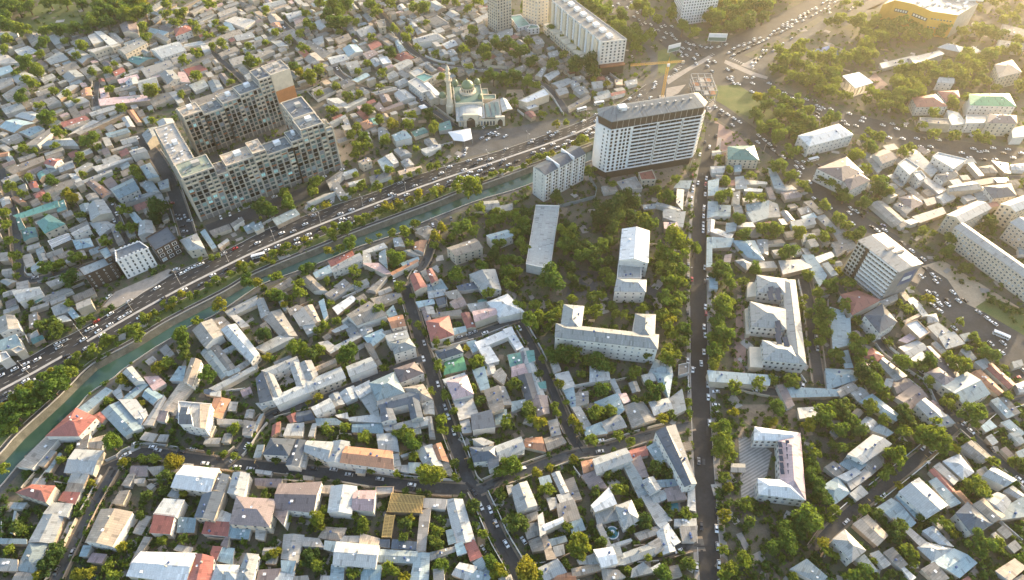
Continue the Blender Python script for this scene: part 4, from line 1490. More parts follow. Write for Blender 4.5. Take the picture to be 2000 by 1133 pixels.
def build_house(wings, idx):
    cen = sum((p for w_ in wings for p in w_[3]), Vector())/sum(len(w_[3]) for w_ in wings)
    org = Vector((cen.x, cen.y, 0))
    area = sum(parea(w_[3]) for w_ in wings); emax = max(w_[2] for w_ in wings)
    main = max(wings, key=lambda w_: parea(w_[3]))
    word = ROOFC[main[0]][0]
    sp = None
    for (sx, sy, nm, lb, ct) in SPECIAL:
        for c, f, e, pts in wings:
            q = P(sx, sy, e)
            if inpoly(q.x, q.y, pts): sp = (nm, lb, ct)
    small = len(wings) == 1 and area < 75 and emax < 6
    if sp: nm, lb, ct = sp
    elif small: nm, ct, lb = 'outbuilding', 'outbuilding', None
    elif emax > 10.5: nm, ct, lb = 'large_building', 'building', None
    else: nm, ct, lb = ('courtyard_house' if len(wings) > 1 else {'g':'gabled_house','h':'hipped_house','s':'low_house','f':'flat_roofed_house'}[main[1]]), 'house', None
    root = empty(nm, org, lb, ct, None)
    if not lb:
        st = 'three-storey ' if emax >= 9 else ('two-storey ' if emax >= 6.5 else '')
        sz = 'big ' if area > 420 else ('small ' if area < 110 and not small else '')
        if len(wings) > 1: desc = f"{sz}{st}{word}-roofed courtyard house of {['','one','two','three','four','five','six'][len(wings)]} wings"
        elif small: desc = f"little {word} {FORMW[main[1]]} outbuilding"
        else: desc = f"{sz}{st}house with {word} {'lean-to' if main[1]=='s' else FORMW[main[1]].replace(' roofed','')} roof"
        lm = min(LANDMARKS, key=lambda l: (l[1]-org).length)
        LABELS.setdefault((desc, lm[0]), []).append(((lm[1]-org).length, root))
    wallm = WALLM[(idx*7+len(word)) % 4] if emax < 6.5 else WALLM[(0, 1, 1)[idx % 3]]
    for wi, (code, form, e, pts) in enumerate(wings):
        w3 = MB(); ip = inset(pts, .35)
        w3.prism([(p.x-org.x, p.y-org.y) for p in ip], 0, e-.02, 0, cap=False)
        w3.obj('wall', wallm, root)
        r3 = MB(); r0, r1, t, n, rise = roof_geo(r3, form, e, pts, code, steep=.27 if e > 6.3 and form == 'h' else (.19 if form == 'h' else (.13 if e < 6 else .16)))
        r3.v = [(v[0]-org.x, v[1]-org.y, v[2]) for v in r3.v]
        ro = r3.obj('roof', [ROOFC[code][1], wallm], root)
        if e >= 6.3:
            others = [w_[3] for k, w_ in enumerate(wings) if k != wi]
            skip = (lambda x, y: any(inpoly(x, y, q) for q in others)) if others else None
            for k in range(4):
                a, b = ip[k], ip[(k+1) % 4]
                tt = (b-a).normalized()
                if -tt.x > .35: continue          # outward normal points away from the view
                if e < 8 and random.random() < .55: continue
                window_rows(root, org, a, b, .4, e-.4, WIN_WHITE if idx % 3 else WIN_DARK, pitch=3.6 if e < 9 else 4.0, skip=skip)
        rnd = random.random()
        if parea(pts) > 45:                       # vents, hatches, tanks and dishes
            cq = sum(pts, Vector())/4
            for _ in range(random.choice((0,1,1,2,3)) if parea(pts) < 300 else random.randint(2, 5)):
                f, g = random.uniform(.2,.8), random.uniform(.2,.8); p = pts[0].lerp(pts[1], f).lerp(pts[3].lerp(pts[2], f), g)
                zz = e+rise*(1-abs(g-.5)*2 if form in 'gh' else .5)
                k_ = random.randrange(4); o = bpy.data.objects.new(('vent','roof_hatch','water_tank','dish')[k_], RFM[k_]); o.location = (p.x-org.x, p.y-org.y, zz-.15)
                o.rotation_euler.z = math.atan2(t.y, t.x); link(o, ro)
        if form in 'gh' and parea(pts) > 90 and rnd < .5:       # chimney or vent through the roof
            f = random.uniform(.25, .75); p = r0.lerp(r1, f)+n*random.uniform(.4, 1.2)*random.choice((-1, 1))
            o = bpy.data.objects.new('chimney', CHM); o.location = (p.x-org.x-ro.location.x, p.y-org.y, p.z-.6); o.scale = (.7,.7,1.7); o.rotation_euler.z = math.atan2(t.y, t.x)
            link(o, ro)
    BUILT.append((root, org, area, emax))
HSORT = HS
for i, wings in enumerate(HSORT): build_house(wings, i)
def finish_labels():
    for (desc, lm), lst in LABELS.items():
        lst.sort(key=lambda q: q[0])
        for k, (d, root) in enumerate(lst):
            if len(lst) == 1: root['label'] = f"{desc} beside the {lm}" if d < 45 else f"{desc}, out from the {lm}"
            else: root['label'] = f"{desc}, {ORD[min(k, 29)]} from the {lm}"
            root['group'] = 'low houses of the old town' if root['category'] == 'house' else ('outbuildings of the old town' if root['category'] == 'outbuilding' else 'larger town buildings')
finish_labels()
# ================================================================== large buildings
def frame(pl, pr):
    a, b = P(*pl), P(*pr); t = (b-a).normalized(); n = Vector((-t.y, t.x, 0)); return a, b, t, n
def place(root, org, mesh, name, p, rz=0, sc=(1,1,1)):
    o = bpy.data.objects.new(name, mesh); o.location = p-org; o.rotation_euler.z = rz; o.scale = sc; return link(o, root)
UB = MB(); UB.box((0,0,0),(1,1,1))
def ubox(mat, name): return UB.mesh(name, [mat])
BOXM = {}
def bx(root, org, name, mat, p, t, sx, sy, sz):
    """box with corner p, sx along t, sy along its left normal, sz up"""
    k = (name, mat if isinstance(mat, str) else mat.name)
    if k not in BOXM: BOXM[k] = ubox(mat, name)
    o = bpy.data.objects.new(name, BOXM[k]); o.location = p-org; o.rotation_euler.z = math.atan2(t.y, t.x); o.scale = (sx, sy, sz)
    return link(o, root)
Z = Vector((0,0,1))

def grid_block(name, label, a, t, L, depth, h, storeys, bays, roofmat_='c', brown=(), orange=None, grp=None, faces='fr', fin='fin_stone', body='dark_concrete', plant=True):
    """slab of flats with a raised grid of fins and floor bands over dark glazed bays"""
    n = Vector((-t.y, t.x, 0)); org = Vector((a.x, a.y, 0))
    root = empty(name, org, label, 'apartment block', grp)
    q = [a, a+t*L, a+t*L+n*depth, a+n*depth]
    m = MB(); m.prism([(p.x-org.x, p.y-org.y) for p in q], 0, h, 0, cap=False); m.obj('wall', body, root)
    m = MB(); roof_geo(m, 'f', h, q, 'c'); m.v = [(v[0]-org.x, v[1]-org.y, v[2]) for v in m.v]; m.obj('roof', [ROOFC[roofmat_][1], 'cream_stone'], root)
    fh = (h-4.5)/storeys
    walls = []
    if 'f' in faces: walls.append((a, t, L, bays))
    if 'r' in faces: walls.append((a+t*L, n, depth, max(2, int(depth/(L/bays)))))
    if 'l' in faces: walls.append((a+n*depth, -n, depth, max(2, int(depth/(L/bays)))))
    for wi, (p0, tt, LL, nb) in enumerate(walls):
        nn = Vector((tt.y, -tt.x, 0)); bw = LL/nb
        for k in range(nb+1):
            wdt = (.95, .45, .7, .45)[k % 4]
            bx(root, org, 'fin', fin, p0+tt*(k*bw-wdt/2)+nn*.9+Z*0, tt, wdt, .9, h-.2)
        for s in range(storeys+1):
            bx(root, org, 'floor_band', fin if s % 4 == 0 else 'concrete', p0+nn*(.75 if s % 4 == 0 else .3)+Z*(4.2+s*fh-.12), tt, LL, .74 if s % 4 == 0 else .29, .24)
        for k in range(nb):
            if wi == 0 and any(lo <= k < hi for lo, hi in brown):
                pm = 'rust_panel' if (k % 3 == 1) else 'brown_panel'
                bx(root, org, 'panel', pm, p0+tt*(k*bw+.3)+nn*.12+Z*(4.6+fh*storeys*.45), tt, bw-.6, .11, fh*storeys*.55)
            for s in range(storeys):
                p = p0+tt*((k+.5)*bw)+nn*.15; p.z = 4.2+(s+.5)*fh
                add_window(root, org, p, nn, bw*.74, fh*.84, (WIN_TEAL, WIN_BLACK, WIN_TEAL, WIN_DARK)[(k//2*5+s*3+(k*s) % 3) % 4])
                if (k//3+s//4) % 7 == 2: bx(root, org, 'spandrel', 'cream_stone', p0+tt*(k*bw+.3)+nn*.3+Z*(4.3+s*fh), tt, bw-.6, .2, fh*.38)
                if (k*7+s*5) % 6 == 0: bx(root, org, 'balcony', fin if k % 2 else 'rust_panel', p0+tt*(k*bw+.5)+nn*.75+Z*(4.2+s*fh), tt, bw-1.0, .7, 1.0)
    if plant:
        bx(root, org, 'stair_head', 'white_paint' if storeys % 2 else 'concrete', a+t*(L*.45)+n*(depth*.5)+Z*h, t, min(6, L*.25), 4, 2.6)
        for f in (.15, .3, .75, .88): bx(root, org, 'roof_unit', 'steel_grey', a+t*(L*f)+n*(depth*(.2+.5*(f*7 % 1)))+Z*h, t, 1.2, 1.0, .9)
        bx(root, org, 'duct', 'steel_grey', a+t*(L*.1)+n*(depth*.3)+Z*(h+.1), (t+n*.6).normalized(), min(9, L*.35), .5, .6)
    if orange:
        z0, z1 = orange
        bx(root, org, 'end_panel', 'orange_panel', a+t*(L+.95)+n*.2+Z*z0, n, depth-.4, .08, z1-z0)
        bx(root, org, 'end_panel', 'cream_stone', a+t*(L+.95)+n*.2+Z*z1, n, depth-.4, .08, h-z1)
    occupy(q)
    return root
GC = 'gridded apartment complex'
A, B, t, n = frame((394,432), (667,329)); L = (B-A).length
def seg(lab, f0, f1, dep, h, st, by, rf, **kw): return grid_block('apartment_block', lab, A+t*(L*f0), t, L*(f1-f0), dep, h, st, by, rf, grp=GC, **kw)
seg('gridded block with sage roof at the parking end of the complex', 0, .20, 18, 39.5, 10, 5, 'm', faces='fl', brown=())
seg('narrow set-back gridded block beside the sage-roofed one', .20, .27, 15, 32.0, 8, 2, 'c', faces='f', brown=((0,1),))
seg('gridded block with tan roof in the middle of the front', .27, .45, 15, 36.8, 9, 5, 't', faces='f', brown=((4,5),))
seg('narrow rust-panelled gridded block between tan and grey roofs', .45, .535, 16, 39.0, 10, 2, 't', faces='f', brown=((0,2),))
seg('gridded block with grey roof along the front', .535, .71, 15, 34.0, 9, 4, 'z', faces='f', brown=())
seg('narrow gridded block stepping up to the tall end tower', .71, .79, 15, 37.5, 9, 2, 'z', faces='f', brown=((1,2),))
seg('tall gridded end tower facing the boulevard', .79, .95, 16, 44.5, 11, 4, 'z', faces='fr', brown=((0,1),))
seg('lower gridded end bay closing the boulevard front', .95, 1.0, 12, 39.0, 10, 1, 'm', faces='fr', brown=())
grid_block('apartment_block', 'dark-roofed rear tower standing behind the gridded end tower', A+t*(L*.80)+n*16.3, t, L*.15, 26, 45, 12, 3, 'd', grp=GC, faces='rl')
A2, B2, t2, n2 = frame((391,306), (556,242)); L2 = (B2-A2).length
gw = (A2-A).dot(n)
grid_block('apartment_block', 'cluttered-roof wing joining the two gridded slabs', A+n*17.4+t*.5, n, gw-18.5, 14, 36, 9, 6, 'c', grp=GC, faces='') if False else None
wroot = grid_block('apartment_block', 'cluttered-roof wing joining the two gridded slabs', A+n*17.5, t, 14, gw-18.5, 36, 9, 4, 'c', grp=GC, faces='rl')
for k in range(14):
    bx(wroot, Vector((wroot.location)), 'roof_unit', 'white_paint', A+n*(20+k*(gw-24)/14)+t*random.uniform(1.5, 11)+Z*36.1, t, random.uniform(.8, 2.2), random.uniform(.8, 1.8), random.uniform(.6, 1.3))
for f0, f1, hh, st_, by, rf, br, lb in ((0,.2,37,9,4,'t',((0,2),),'inner gridded block at the wing end with brown upper panels'),(.2,.42,33,8,4,'z',(),'low inner gridded block with pale plant on its roof'),(.42,.62,36.5,9,4,'c',((1,2),),'inner gridded block with one rust bay'),(.62,.86,38.5,9,5,'z',((3,5),),'inner gridded block next to the orange-ended tower')):
    grid_block('apartment_block', lb, A2+t2*(L2*f0), t2, L2*(f1-f0), 15, hh, st_, by, rf, grp=GC, faces='fl' if f0 == 0 else 'f', brown=br)
grid_block('apartment_block', 'tall gridded tower at the end of the inner slab', A2+t2*(L2*.86), t2, L2*.14, 18, 45, 12, 3, 'd', grp=GC, faces='f')
er = grid_block('apartment_block', 'tower end with blank wall, orange below and pale above', A2+t2*(L2+.2), t2, 17, 18, 45.5, 12, 3, 'c', grp=GC, faces='')
eo = Vector(er.location); nf_ = -n2
bx(er, eo, 'end_panel', 'orange_panel', A2+t2*(L2+.4)+nf_*.3+Z*0, t2, 16.6, .28, 31)
bx(er, eo, 'end_panel', 'cream_stone', A2+t2*(L2+.4)+nf_*.3+Z*31, t2, 16.6, .28, 14.4)

# ---- white apartment tower under construction by the junction
def white_tower():
    a, b, t, n = frame((1180,350), (1349,320)); L = (b-a).length; org = Vector((a.x, a.y, 0)); D = 19.0; Z0, Z1, Z2 = 7.0, 45.0, 52.5
    lft = P(1156,336)
    root = empty('apartment_tower', org, 'white apartment tower with dark ribbon windows and brown glazed top storey', 'apartment tower')
    q = [a, b, b+t*5+n*5, b+t*4+n*D, a+n*D-t*4, lft]
    loc = lambda l: [(p.x-org.x, p.y-org.y) for p in l]
    m = MB(); m.prism(loc(q), Z0, Z1, 0, cap=False); m.obj('wall', 'white_paint', root)
    iq = [Vector((p.x, p.y, 0)) for p in inset(q, 1.2)]
    m = MB(); m.prism(loc(iq), 0, Z0, 0, cap=False); m.obj('ground_storey', 'brown_panel', root)
    m = MB(); m.prism(loc(inset(q, .7)), Z1, Z2, 0, cap=False); m.obj('top_storey', 'brown_panel', root)
    # cornice slabs and the shallow grey roof
    m = MB(); m.prism(loc(q), Z1, Z1+.5, 0); m.prism(loc(q), Z0-.4, Z0, 0); m.obj('cornice', 'white_paint', root)
    oq = [p for p in q]; c = sum(iq, Vector())/6
    m = MB(); rb = [a+n*(D*.72)+t*7, b+n*(D*.72)-t*3]
    iq2 = [rb[0], rb[1], rb[1]+n*.4+t*.5, rb[1]+n*1.2, rb[0]+n*1.2, rb[0]+n*.4-t*.5]
    for k in range(6):
        j = (k+1) % 6; A_, B_ = q[k], q[j]; C_, D_ = iq2[j], iq2[k]
        pts = [Vector((A_.x, A_.y, Z2)), Vector((B_.x, B_.y, Z2)), Vector((C_.x, C_.y, Z2+3.4)), Vector((D_.x, D_.y, Z2+3.4))]
        e1 = (B_-A_).length
        m.poly([p-org for p in pts], 0, [(0,0),(e1,0),(e1-2,6),(2,6)])
        m.poly([p-org for p in (Vector((A_.x,A_.y,Z2-.5)), Vector((B_.x,B_.y,Z2-.5)), pts[1], pts[0])], 0)
    m.poly([Vector((p.x,p.y,Z2+3.4))-org for p in iq2], 1, [(p.x,p.y) for p in iq2])
    m.obj('roof', [ROOFC['z'][1], ROOFC['z'][1]], root)
    nf = 12; fh = (Z1-Z0)/nf
    # front: five columns of windows, then three bays of ribbon windows with white balcony fronts
    nn = Vector((t.y, -t.x, 0))
    cols = [.025,.075,.125,.165,.205]
    for f in range(nf):
        z = Z0+(f+.55)*fh
        for cf in cols:
            p = a+t*(L*cf)+nn*.05; p.z = z; add_window(root, org, p, nn, 1.7, 2.0, WIN_BLACK)
        for (u0, u1, parts) in ((.245,.50,3),(.525,.775,4),(.80,.985,3)):
            w_ = (u1-u0)*L
            bx(root, org, 'balcony', 'white_paint', a+t*(L*u0)+nn*.7+Z*(Z0+f*fh), t, w_, .69, 1.05)
            for k in range(parts):
                p = a+t*(L*(u0+(k+.5)*(u1-u0)/parts))+nn*.06; p.z = Z0+f*fh+fh*.66
                add_window(root, org, p, nn, w_/parts*.96, fh*.62, WIN_BLACK)
        # left angled corner and right end
        ta = (a-lft).normalized(); na = Vector((ta.y, -ta.x, 0))
        for cf in (.55,.85):
            p = lft.lerp(a, cf)+na*.05; p.z = z; add_window(root, org, p, na, 1.3, 1.7, WIN_DARK)
        tb = (q[2]-b).normalized(); nb = Vector((tb.y, -tb.x, 0)); p = b.lerp(q[2], .5)+nb*.05; p.z = z; add_window(root, org, p, nb, 3.5, 1.6, WIN_DARK)
        tb = (q[3]-q[2]).normalized(); nb = Vector((tb.y, -tb.x, 0))
        for cf in (.25,.55,.85):
            p = q[2].lerp(q[3], cf)+nb*.05; p.z = z; add_window(root, org, p, nb, 2.0, 1.6, WIN_DARK)
    for cf in (.512, .787): bx(root, org, 'recess', 'concrete', a+t*(L*cf-.4)+nn*.3+Z*Z0, t, .8, .3, Z1-Z0-.5)
    for k in range(16):
        p = a+t*(L*(k+.5)/16)+nn*.1; p.z = (Z1+Z2)/2+.2; add_window(root, org, p-nn*.75, nn, L/16*.9, (Z2-Z1)*.82, WIN_BLACK, 'glazing')
        bx(root, org, 'post', 'kerb_concrete', a+t*(L*(k+1)/16)-nn*.2+Z*(Z1+.5), t, .3, .2, Z2-Z1-.5)
    for k in range(12):
        p = a+t*(L*(k+.5)/12)-nn*.9; bx(root, org, 'column', 'concrete', p+Z*0, t, .7, .5, Z0-.5)
        p = a+t*(L*(k+.5)/12)+nn*.02; p.z = 7.0
    for k in range(10):
        p = a+t*(L*(.12+k*.085))+n*8.0+Z*(Z2+2.3); bx(root, org, 'dormer', 'steel_grey', p, t, 1.6, 1.6, 1.3)
    bx(root, org, 'stair_head', 'white_paint', a+t*(L*.12)+n*8+Z*(Z2+2), t, 6, 5, 3)
    occupy(q)
    # steel frame and scaffolding going up behind the tower
    fr = P(1355,205); o2 = Vector((fr.x, fr.y, 0))
    r2 = empty('steel_frame', o2, 'unfinished steel frame with scaffolding behind the white tower', 'scaffolding')
    for i in range(4):
        for j in range(5):
            bx(r2, o2, 'column', 'steel_grey', o2+Vector((i*6.0, j*7.0, 0)), Vector((1,0,0)), .5, .5, 14)
    for lv in (4.5, 9, 13.5):
        for i in range(4): bx(r2, o2, 'beam', 'steel_grey', o2+Vector((i*6.0+.1, .5, lv)), Vector((0,1,0)), 27.5, .4, .4)
        for j in range(5): bx(r2, o2, 'beam', 'steel_grey', o2+Vector((.5, j*7.0+.05, lv+.45)), Vector((1,0,0)), 17.5, .4, .4)
    for i in range(3):
        for j in range(4):
            if (i+j*2) % 3: bx(r2, o2, 'deck', ('pavement','concrete','rust_panel')[(i+j) % 3], o2+Vector((i*6.0+.7, j*7.0+.8, 9.9)), Vector((1,0,0)), 4.9, 5.8, .25)
white_tower()

# ---- grey-roofed block of flats by the canal
def mid_block():
    a, b, t, n = frame((1062,395), (1139,352)); L = (b-a).length; D = 13.0; h = 25.5; org = Vector((a.x, a.y, 0))
    root = empty('apartment_block', org, 'white striped block of flats with grey gabled roof beside the canal', 'apartment block')
    q = [a, b, b+n*D, a+n*D]
    m = MB(); m.prism([(p.x-org.x, p.y-org.y) for p in q], 0, h, 0, cap=False); m.obj('wall', WALLM[1], root)
    m = MB(); roof_geo(m, 'g', h, q, 'g'); m.v = [(v[0]-org.x, v[1]-org.y, v[2]) for v in m.v]; m.obj('roof', [ROOFC['d'][1], 'steel_grey'], root)
    nn = -n
    for f in (.0, .33, .69, 1.0):
        bx(root, org, 'fire_wall', 'white_paint', a+t*(L*f-.5)-n*.5+Z*h, t, 1.0, D+1, 3.0) if 0 < f < 1 else None
    nst = 8; fh = (h-1.5)/nst
    for k in range(12):
        u = L*(k+.5)/12
        if k % 2 == 0: bx(root, org, 'panel', 'white_paint', a+t*(u-L/24*.62)+nn*.25+Z*1.2, t, L/12*.62, .24, h-2)
        for s in range(nst):
            p = a+t*(u+(0 if k % 2 else .55))+nn*(.05 if k % 2 else .3); p.z = 1.2+(s+.55)*fh; add_window(root, org, p, nn, 1.25, 1.7, WIN_BLACK)
    for s in range(nst):
        bx(root, org, 'floor_band', 'concrete', a+n*D-t*.06+Z*(1.0+s*fh), -n, D, .05, .12)
        for f in (.2, .8):
            p = a+n*(D*f)-t*.05; p.z = 1.2+(s+.55)*fh; add_window(root, org, p, -t, .8, 1.2, WIN_DARK)
            p = b+n*(D*f)+t*.05; p.z = 1.2+(s+.55)*fh; add_window(root, org, p, t, 1.2, 1.4, WIN_DARK)
    occupy(q)
    # blue hoarding round its yard
    pts = [(1090,404),(1092,406),(1125,398),(1162,388),(1165,372),(1150,350)]
    kerb_o = [P(*p) for p in pts]
    m = MB()
    for k in range(len(pts)-1):
        p, r = kerb_o[k], kerb_o[k+1]; d = (r-p).normalized(); s_ = Vector((-d.y, d.x, 0))*.15
        m.prism([(v.x, v.y) for v in ccw([p-s_, r-s_, r+s_, p+s_])], 0, 3.2, 0)
    o = m.obj('hoarding', ROOFC['u'][1]); tag(o, 'pale blue sheet hoarding round the yard of the striped block', 'fence')
mid_block()

# ---- mosque with minaret, dome and arcaded hall
def arch(m, c, t, w, h, r, depth, mi):
    pass
def mosque():
    F = lambda x, y, z=0: P(780+x/6.25, 120+y/6.25, z)
    # prayer hall under the green flat roof: roof outline at z=12
    h = 12.0
    q = ccw([F(652,300,h), F(990,282,h), F(1022,505,h), F(682,520,h)])
    org = Vector((sum(p.x for p in q)/4, sum(p.y for p in q)/4, 0))
    root = empty('mosque', org, 'cream mosque with green dome and green flat roof beside the car park', 'mosque')
    sub = lambda mb: setattr(mb, 'v', [(v[0]-org.x, v[1]-org.y, v[2]) for v in mb.v])
    m = MB(); m.prism([(p.x, p.y) for p in q], 0, h, 0, cap=False); sub(m); m.obj('wall', 'cream_stone', root)
    m = MB(); roof_geo(m, 'f', h, q, 'e'); sub(m); m.obj('roof', ['teal_flat', 'cream_stone'], root)
    # side pavilion
    q2 = ccw([F(1000,335,8), F(1075,332,8), F(1090,405,8), F(1010,410,8)]); q3 = ccw([F(1012,412,8), F(1175,405,8), F(1180,462,8), F(1020,470,8)])
    for qq in (q2, q3):
        m = MB(); m.prism([(p.x, p.y) for p in qq], 0, 8, 0, cap=False); sub(m); m.obj('wall', 'cream_stone', root)
        m = MB(); roof_geo(m, 'f', 8+(.05 if qq is q3 else 0), qq, 'e'); sub(m); m.obj('roof', ['teal_flat', 'cream_stone'], root)
    # drum and dome
    c = F(835,370,h); c.z = 0
    m = MB(); r = 5.2
    m.lathe([(r+2.2, h), (r+2.2, h+1.2), (r+.4, h+1.3), (r+.2, h+5), (r+.8, h+5.2), (r+.8, h+5.7)], 24, (c.x-org.x, c.y-org.y)); m.obj('drum', 'cream_stone', root)
    m = MB(); prof = [(r*math.cos(k*math.pi/2/9)*(1.04 if k < 5 else 1), h+5.7+r*1.02*math.sin(k*math.pi/2/9)) for k in range(9)]+[(.5, h+5.7+r*1.06), (.3, h+5.9+r*1.1)]
    m.lathe(prof, 24, (c.x-org.x, c.y-org.y)); dome = m.obj('dome', 'dome_green', root)
    for p in dome.data.polygons: p.use_smooth = True
    m = MB(); m.lathe([(.35, h+5.7+r*1.05), (.5, h+7+r*1.05), (.12, h+8+r*1.05), (.05, h+11+r*1.05)], 8, (c.x-org.x, c.y-org.y)); m.obj('finial', 'gold', root)
    for k in range(16):
        an = 2*math.pi*k/16; nn = Vector((math.cos(an), math.sin(an), 0)); p = c+nn*(r+.35); p.z = h+3.3; add_window(root, org, p, nn, 1.3, 2.6, WIN_DARK)
    for sx, sy in ((682,285),(950,270),(715,470),(985,450)):
        p = F(sx, sy, h); m = MB(); rr = 2.3 if sy < 300 else 1.7
        m.lathe([(rr+.5, h), (rr+.5, h+2.4), (rr, h+2.5)]+[(rr*math.cos(k*math.pi/2/6), h+2.5+rr*1.1*math.sin(k*math.pi/2/6)) for k in range(6)]+[(.12, h+2.6+rr*1.1), (.05, h+4+rr*1.1)], 14, (p.x-org.x, p.y-org.y)); m.obj('small_dome', 'dome_green', root)
    # covered forecourt: white roof with a barrel ridge, glazed strips, arcade and portal
    e = 7.5
    r1 = ccw([F(690,540,e), F(1215,470,e), F(1330,630,e), F(700,735,e)])
    m = MB(); roof_geo(m, 's', e, ccw([F(685,545,e), F(1030,520,e), F(1050,690,e), F(695,735,e)]), 'g'); sub(m); m.obj('forecourt_roof', [ROOFC['w'][1], 'cream_stone'], root)
    m = MB(); roof_geo(m, 's', e+.3, ccw([F(1040,520,e), F(1215,470,e), F(1250,690,e), F(1055,690,e)]), 'g'); sub(m); m.obj('forecourt_roof', [ROOFC['g'][1], 'cream_stone'], root)
    m = MB(); roof_geo(m, 'g', e+.6, ccw([F(1222,470,e), F(1305,465,e), F(1385,590,e), F(1255,630,e)]), 'w'); sub(m); m.obj('forecourt_roof', [ROOFC['w'][1], 'cream_stone'], root)
    m = MB()
    b0, b1 = F(870,525,e), F(872,690,e); tt = (b1-b0).normalized(); s_ = Vector((tt.y, -tt.x, 0)); R_ = 9.5
    pr = []
    for k in range(9):
        an = math.pi*k/8; pr.append((math.cos(an)*R_, math.sin(an)*2.6+.9))
    for k in range(8):
        p = [b0+s_*pr[k][0]+Z*pr[k][1], b1+s_*pr[k][0]+Z*pr[k][1], b1+s_*pr[k+1][0]+Z*pr[k+1][1], b0+s_*pr[k+1][0]+Z*pr[k+1][1]]
        m.poly(p, 0, [(0,k),(20,k),(20,k+1),(0,k+1)])
    m.poly([b1+s_*x+Z*y for x, y in pr], 0); sub(m); m.obj('barrel_roof', ROOFC['w'][1], root)
    for x0, y0, x1, y1 in ((1060,515,1090,680),(1125,505,1160,680),(1180,498,1220,675)):
        p0, p1 = F(x0,y0,e+1.6), F(x1,y1,e+1.0); d = (p1-p0); m = MB(); s2 = Vector((d.y,-d.x,0)).normalized()*1.6
        m.poly([p0+s2+Z*.3, p1+s2+Z*.3, p1-s2+Z*.3, p0-s2+Z*.3]); sub(m); m.obj('skylight', 'teal_glass', root)
    # front wall with arched openings
    fa, fb = F(725,798), F(1255,780); tt = (fb-fa).normalized(); L = (fb-fa).length; nn = Vector((tt.y, -tt.x, 0))
    bx(root, org, 'front_wall', 'cream_stone', fa+Z*0, tt, L, .6, 6.6)
    for k in range(int(L/2.6)):
        p = fa+tt*(1.6+k*2.6)+nn*.03; p.z = 2.6; add_window(root, org, p, nn, 1.5, 4.2, WIN_DARK, 'arch_opening')
    for f, wd, hh in ((.285, 13, 12), (.955, 8, 9)):
        p = fa+tt*(L*f-wd/2)+nn*1.2; bx(root, org, 'portal', 'cream_stone', p, tt, wd, 2.4, hh)
        c2 = fa+tt*(L*f)+nn*1.25; m = MB(); pts = [(-wd*.28,0),(wd*.28,0),(wd*.28,hh*.5),(wd*.2,hh*.66),(0,hh*.8),(-wd*.2,hh*.66),(-wd*.28,hh*.5)]
        m.poly([c2+tt*x+Z*y+nn*.03 for x, y in pts]); sub(m); m.obj('portal_arch', 'brown_panel', root)
    for qq in (q, q2, q3, r1): occupy(qq)
    # minaret
    mc = F(628,640); o2 = Vector((mc.x, mc.y, 0))
    r2 = empty('minaret', o2, 'tall cream minaret with balconies beside the mosque', 'minaret')
    m = MB(); m.lathe([(3.6,0),(3.6,9),(3.0,9.4),(2.6,14),(2.5,14.2)], 8); m.obj('base', 'cream_stone', r2)
    m = MB(); m.lathe([(2.2,14),(1.9,31),(2.0,31.2)], 14); m.obj('shaft', 'cream_stone', r2)
    m = MB(); m.lathe([(1.9,30.6),(3.1,32.2),(3.1,33.6),(2.8,33.6),(2.8,32.4),(1.6,32.4)], 14); m.obj('balcony', 'cream_stone', r2)
    m = MB(); m.lathe([(1.6,32.4),(1.5,37),(2.3,38),(2.3,39),(1.4,39),(1.3,41),(1.7,42),(1.5,43.4),(.7,45.2),(.2,46.5),(.05,48.5)], 14); m.obj('lantern', 'cream_stone', r2)
    # small gate kiosk with green cap and round hall beside the minaret
    kc = F(535,500); o3 = Vector((kc.x, kc.y, 0)); r3 = empty('round_kiosk', o3, 'round cream kiosk with pale green domed cap by the minaret', 'kiosk')
    m = MB(); m.lathe([(4.2,0),(4.2,5.5),(3.2,5.6)], 12); m.obj('wall', 'cream_stone', r3)
    m = MB(); m.lathe([(3.2,5.6),(3.3,7.2),(2.8,8.6),(1.6,9.8),(.1,10.6)], 12); m.obj('cap', 'dome_green', r3)
    # fan shaped white tent roof over the market corner
    z = 5.5
    tq = ccw([F(590,860,z), F(868,818,z), F(890,945,z), F(790,978,z), F(665,965,z)]); o4 = sum(tq, Vector())/5; o4.z = 0
    r4 = empty('canopy', o4, 'white membrane canopy at the edge of the mosque car park', 'canopy')
    m = MB(); cen = sum(tq, Vector())/5+Z*2.2
    for k in range(5): m.poly([tq[k]-o4, tq[(k+1)%5]-o4, cen-o4])
    m.obj('canopy_roof', 'white_paint', r4)
    for p in tq: bx(r4, o4, 'post', 'steel_grey', Vector((p.x, p.y, 0)), Vector((1,0,0)), .25, .25, z-.1)
    z = 4.5
    tq = ccw([F(228,545,z), F(300,522,z), F(345,560,z), F(265,582,z)]); o4 = sum(tq, Vector())/4; o4.z = 0
    r4 = empty('canopy', o4, 'small square white canopy over the mosque lane', 'canopy')
    m = MB(); roof_geo(m, 'h', z, tq, 'w'); m.v = [(v[0]-o4.x, v[1]-o4.y, v[2]) for v in m.v]; m.obj('canopy_roof', ['white_paint', 'white_paint'], r4)
    for p in tq: bx(r4, o4, 'post', 'steel_grey', Vector((p.x, p.y, 0)), Vector((1,0,0)), .2, .2, z-.1)
mosque()

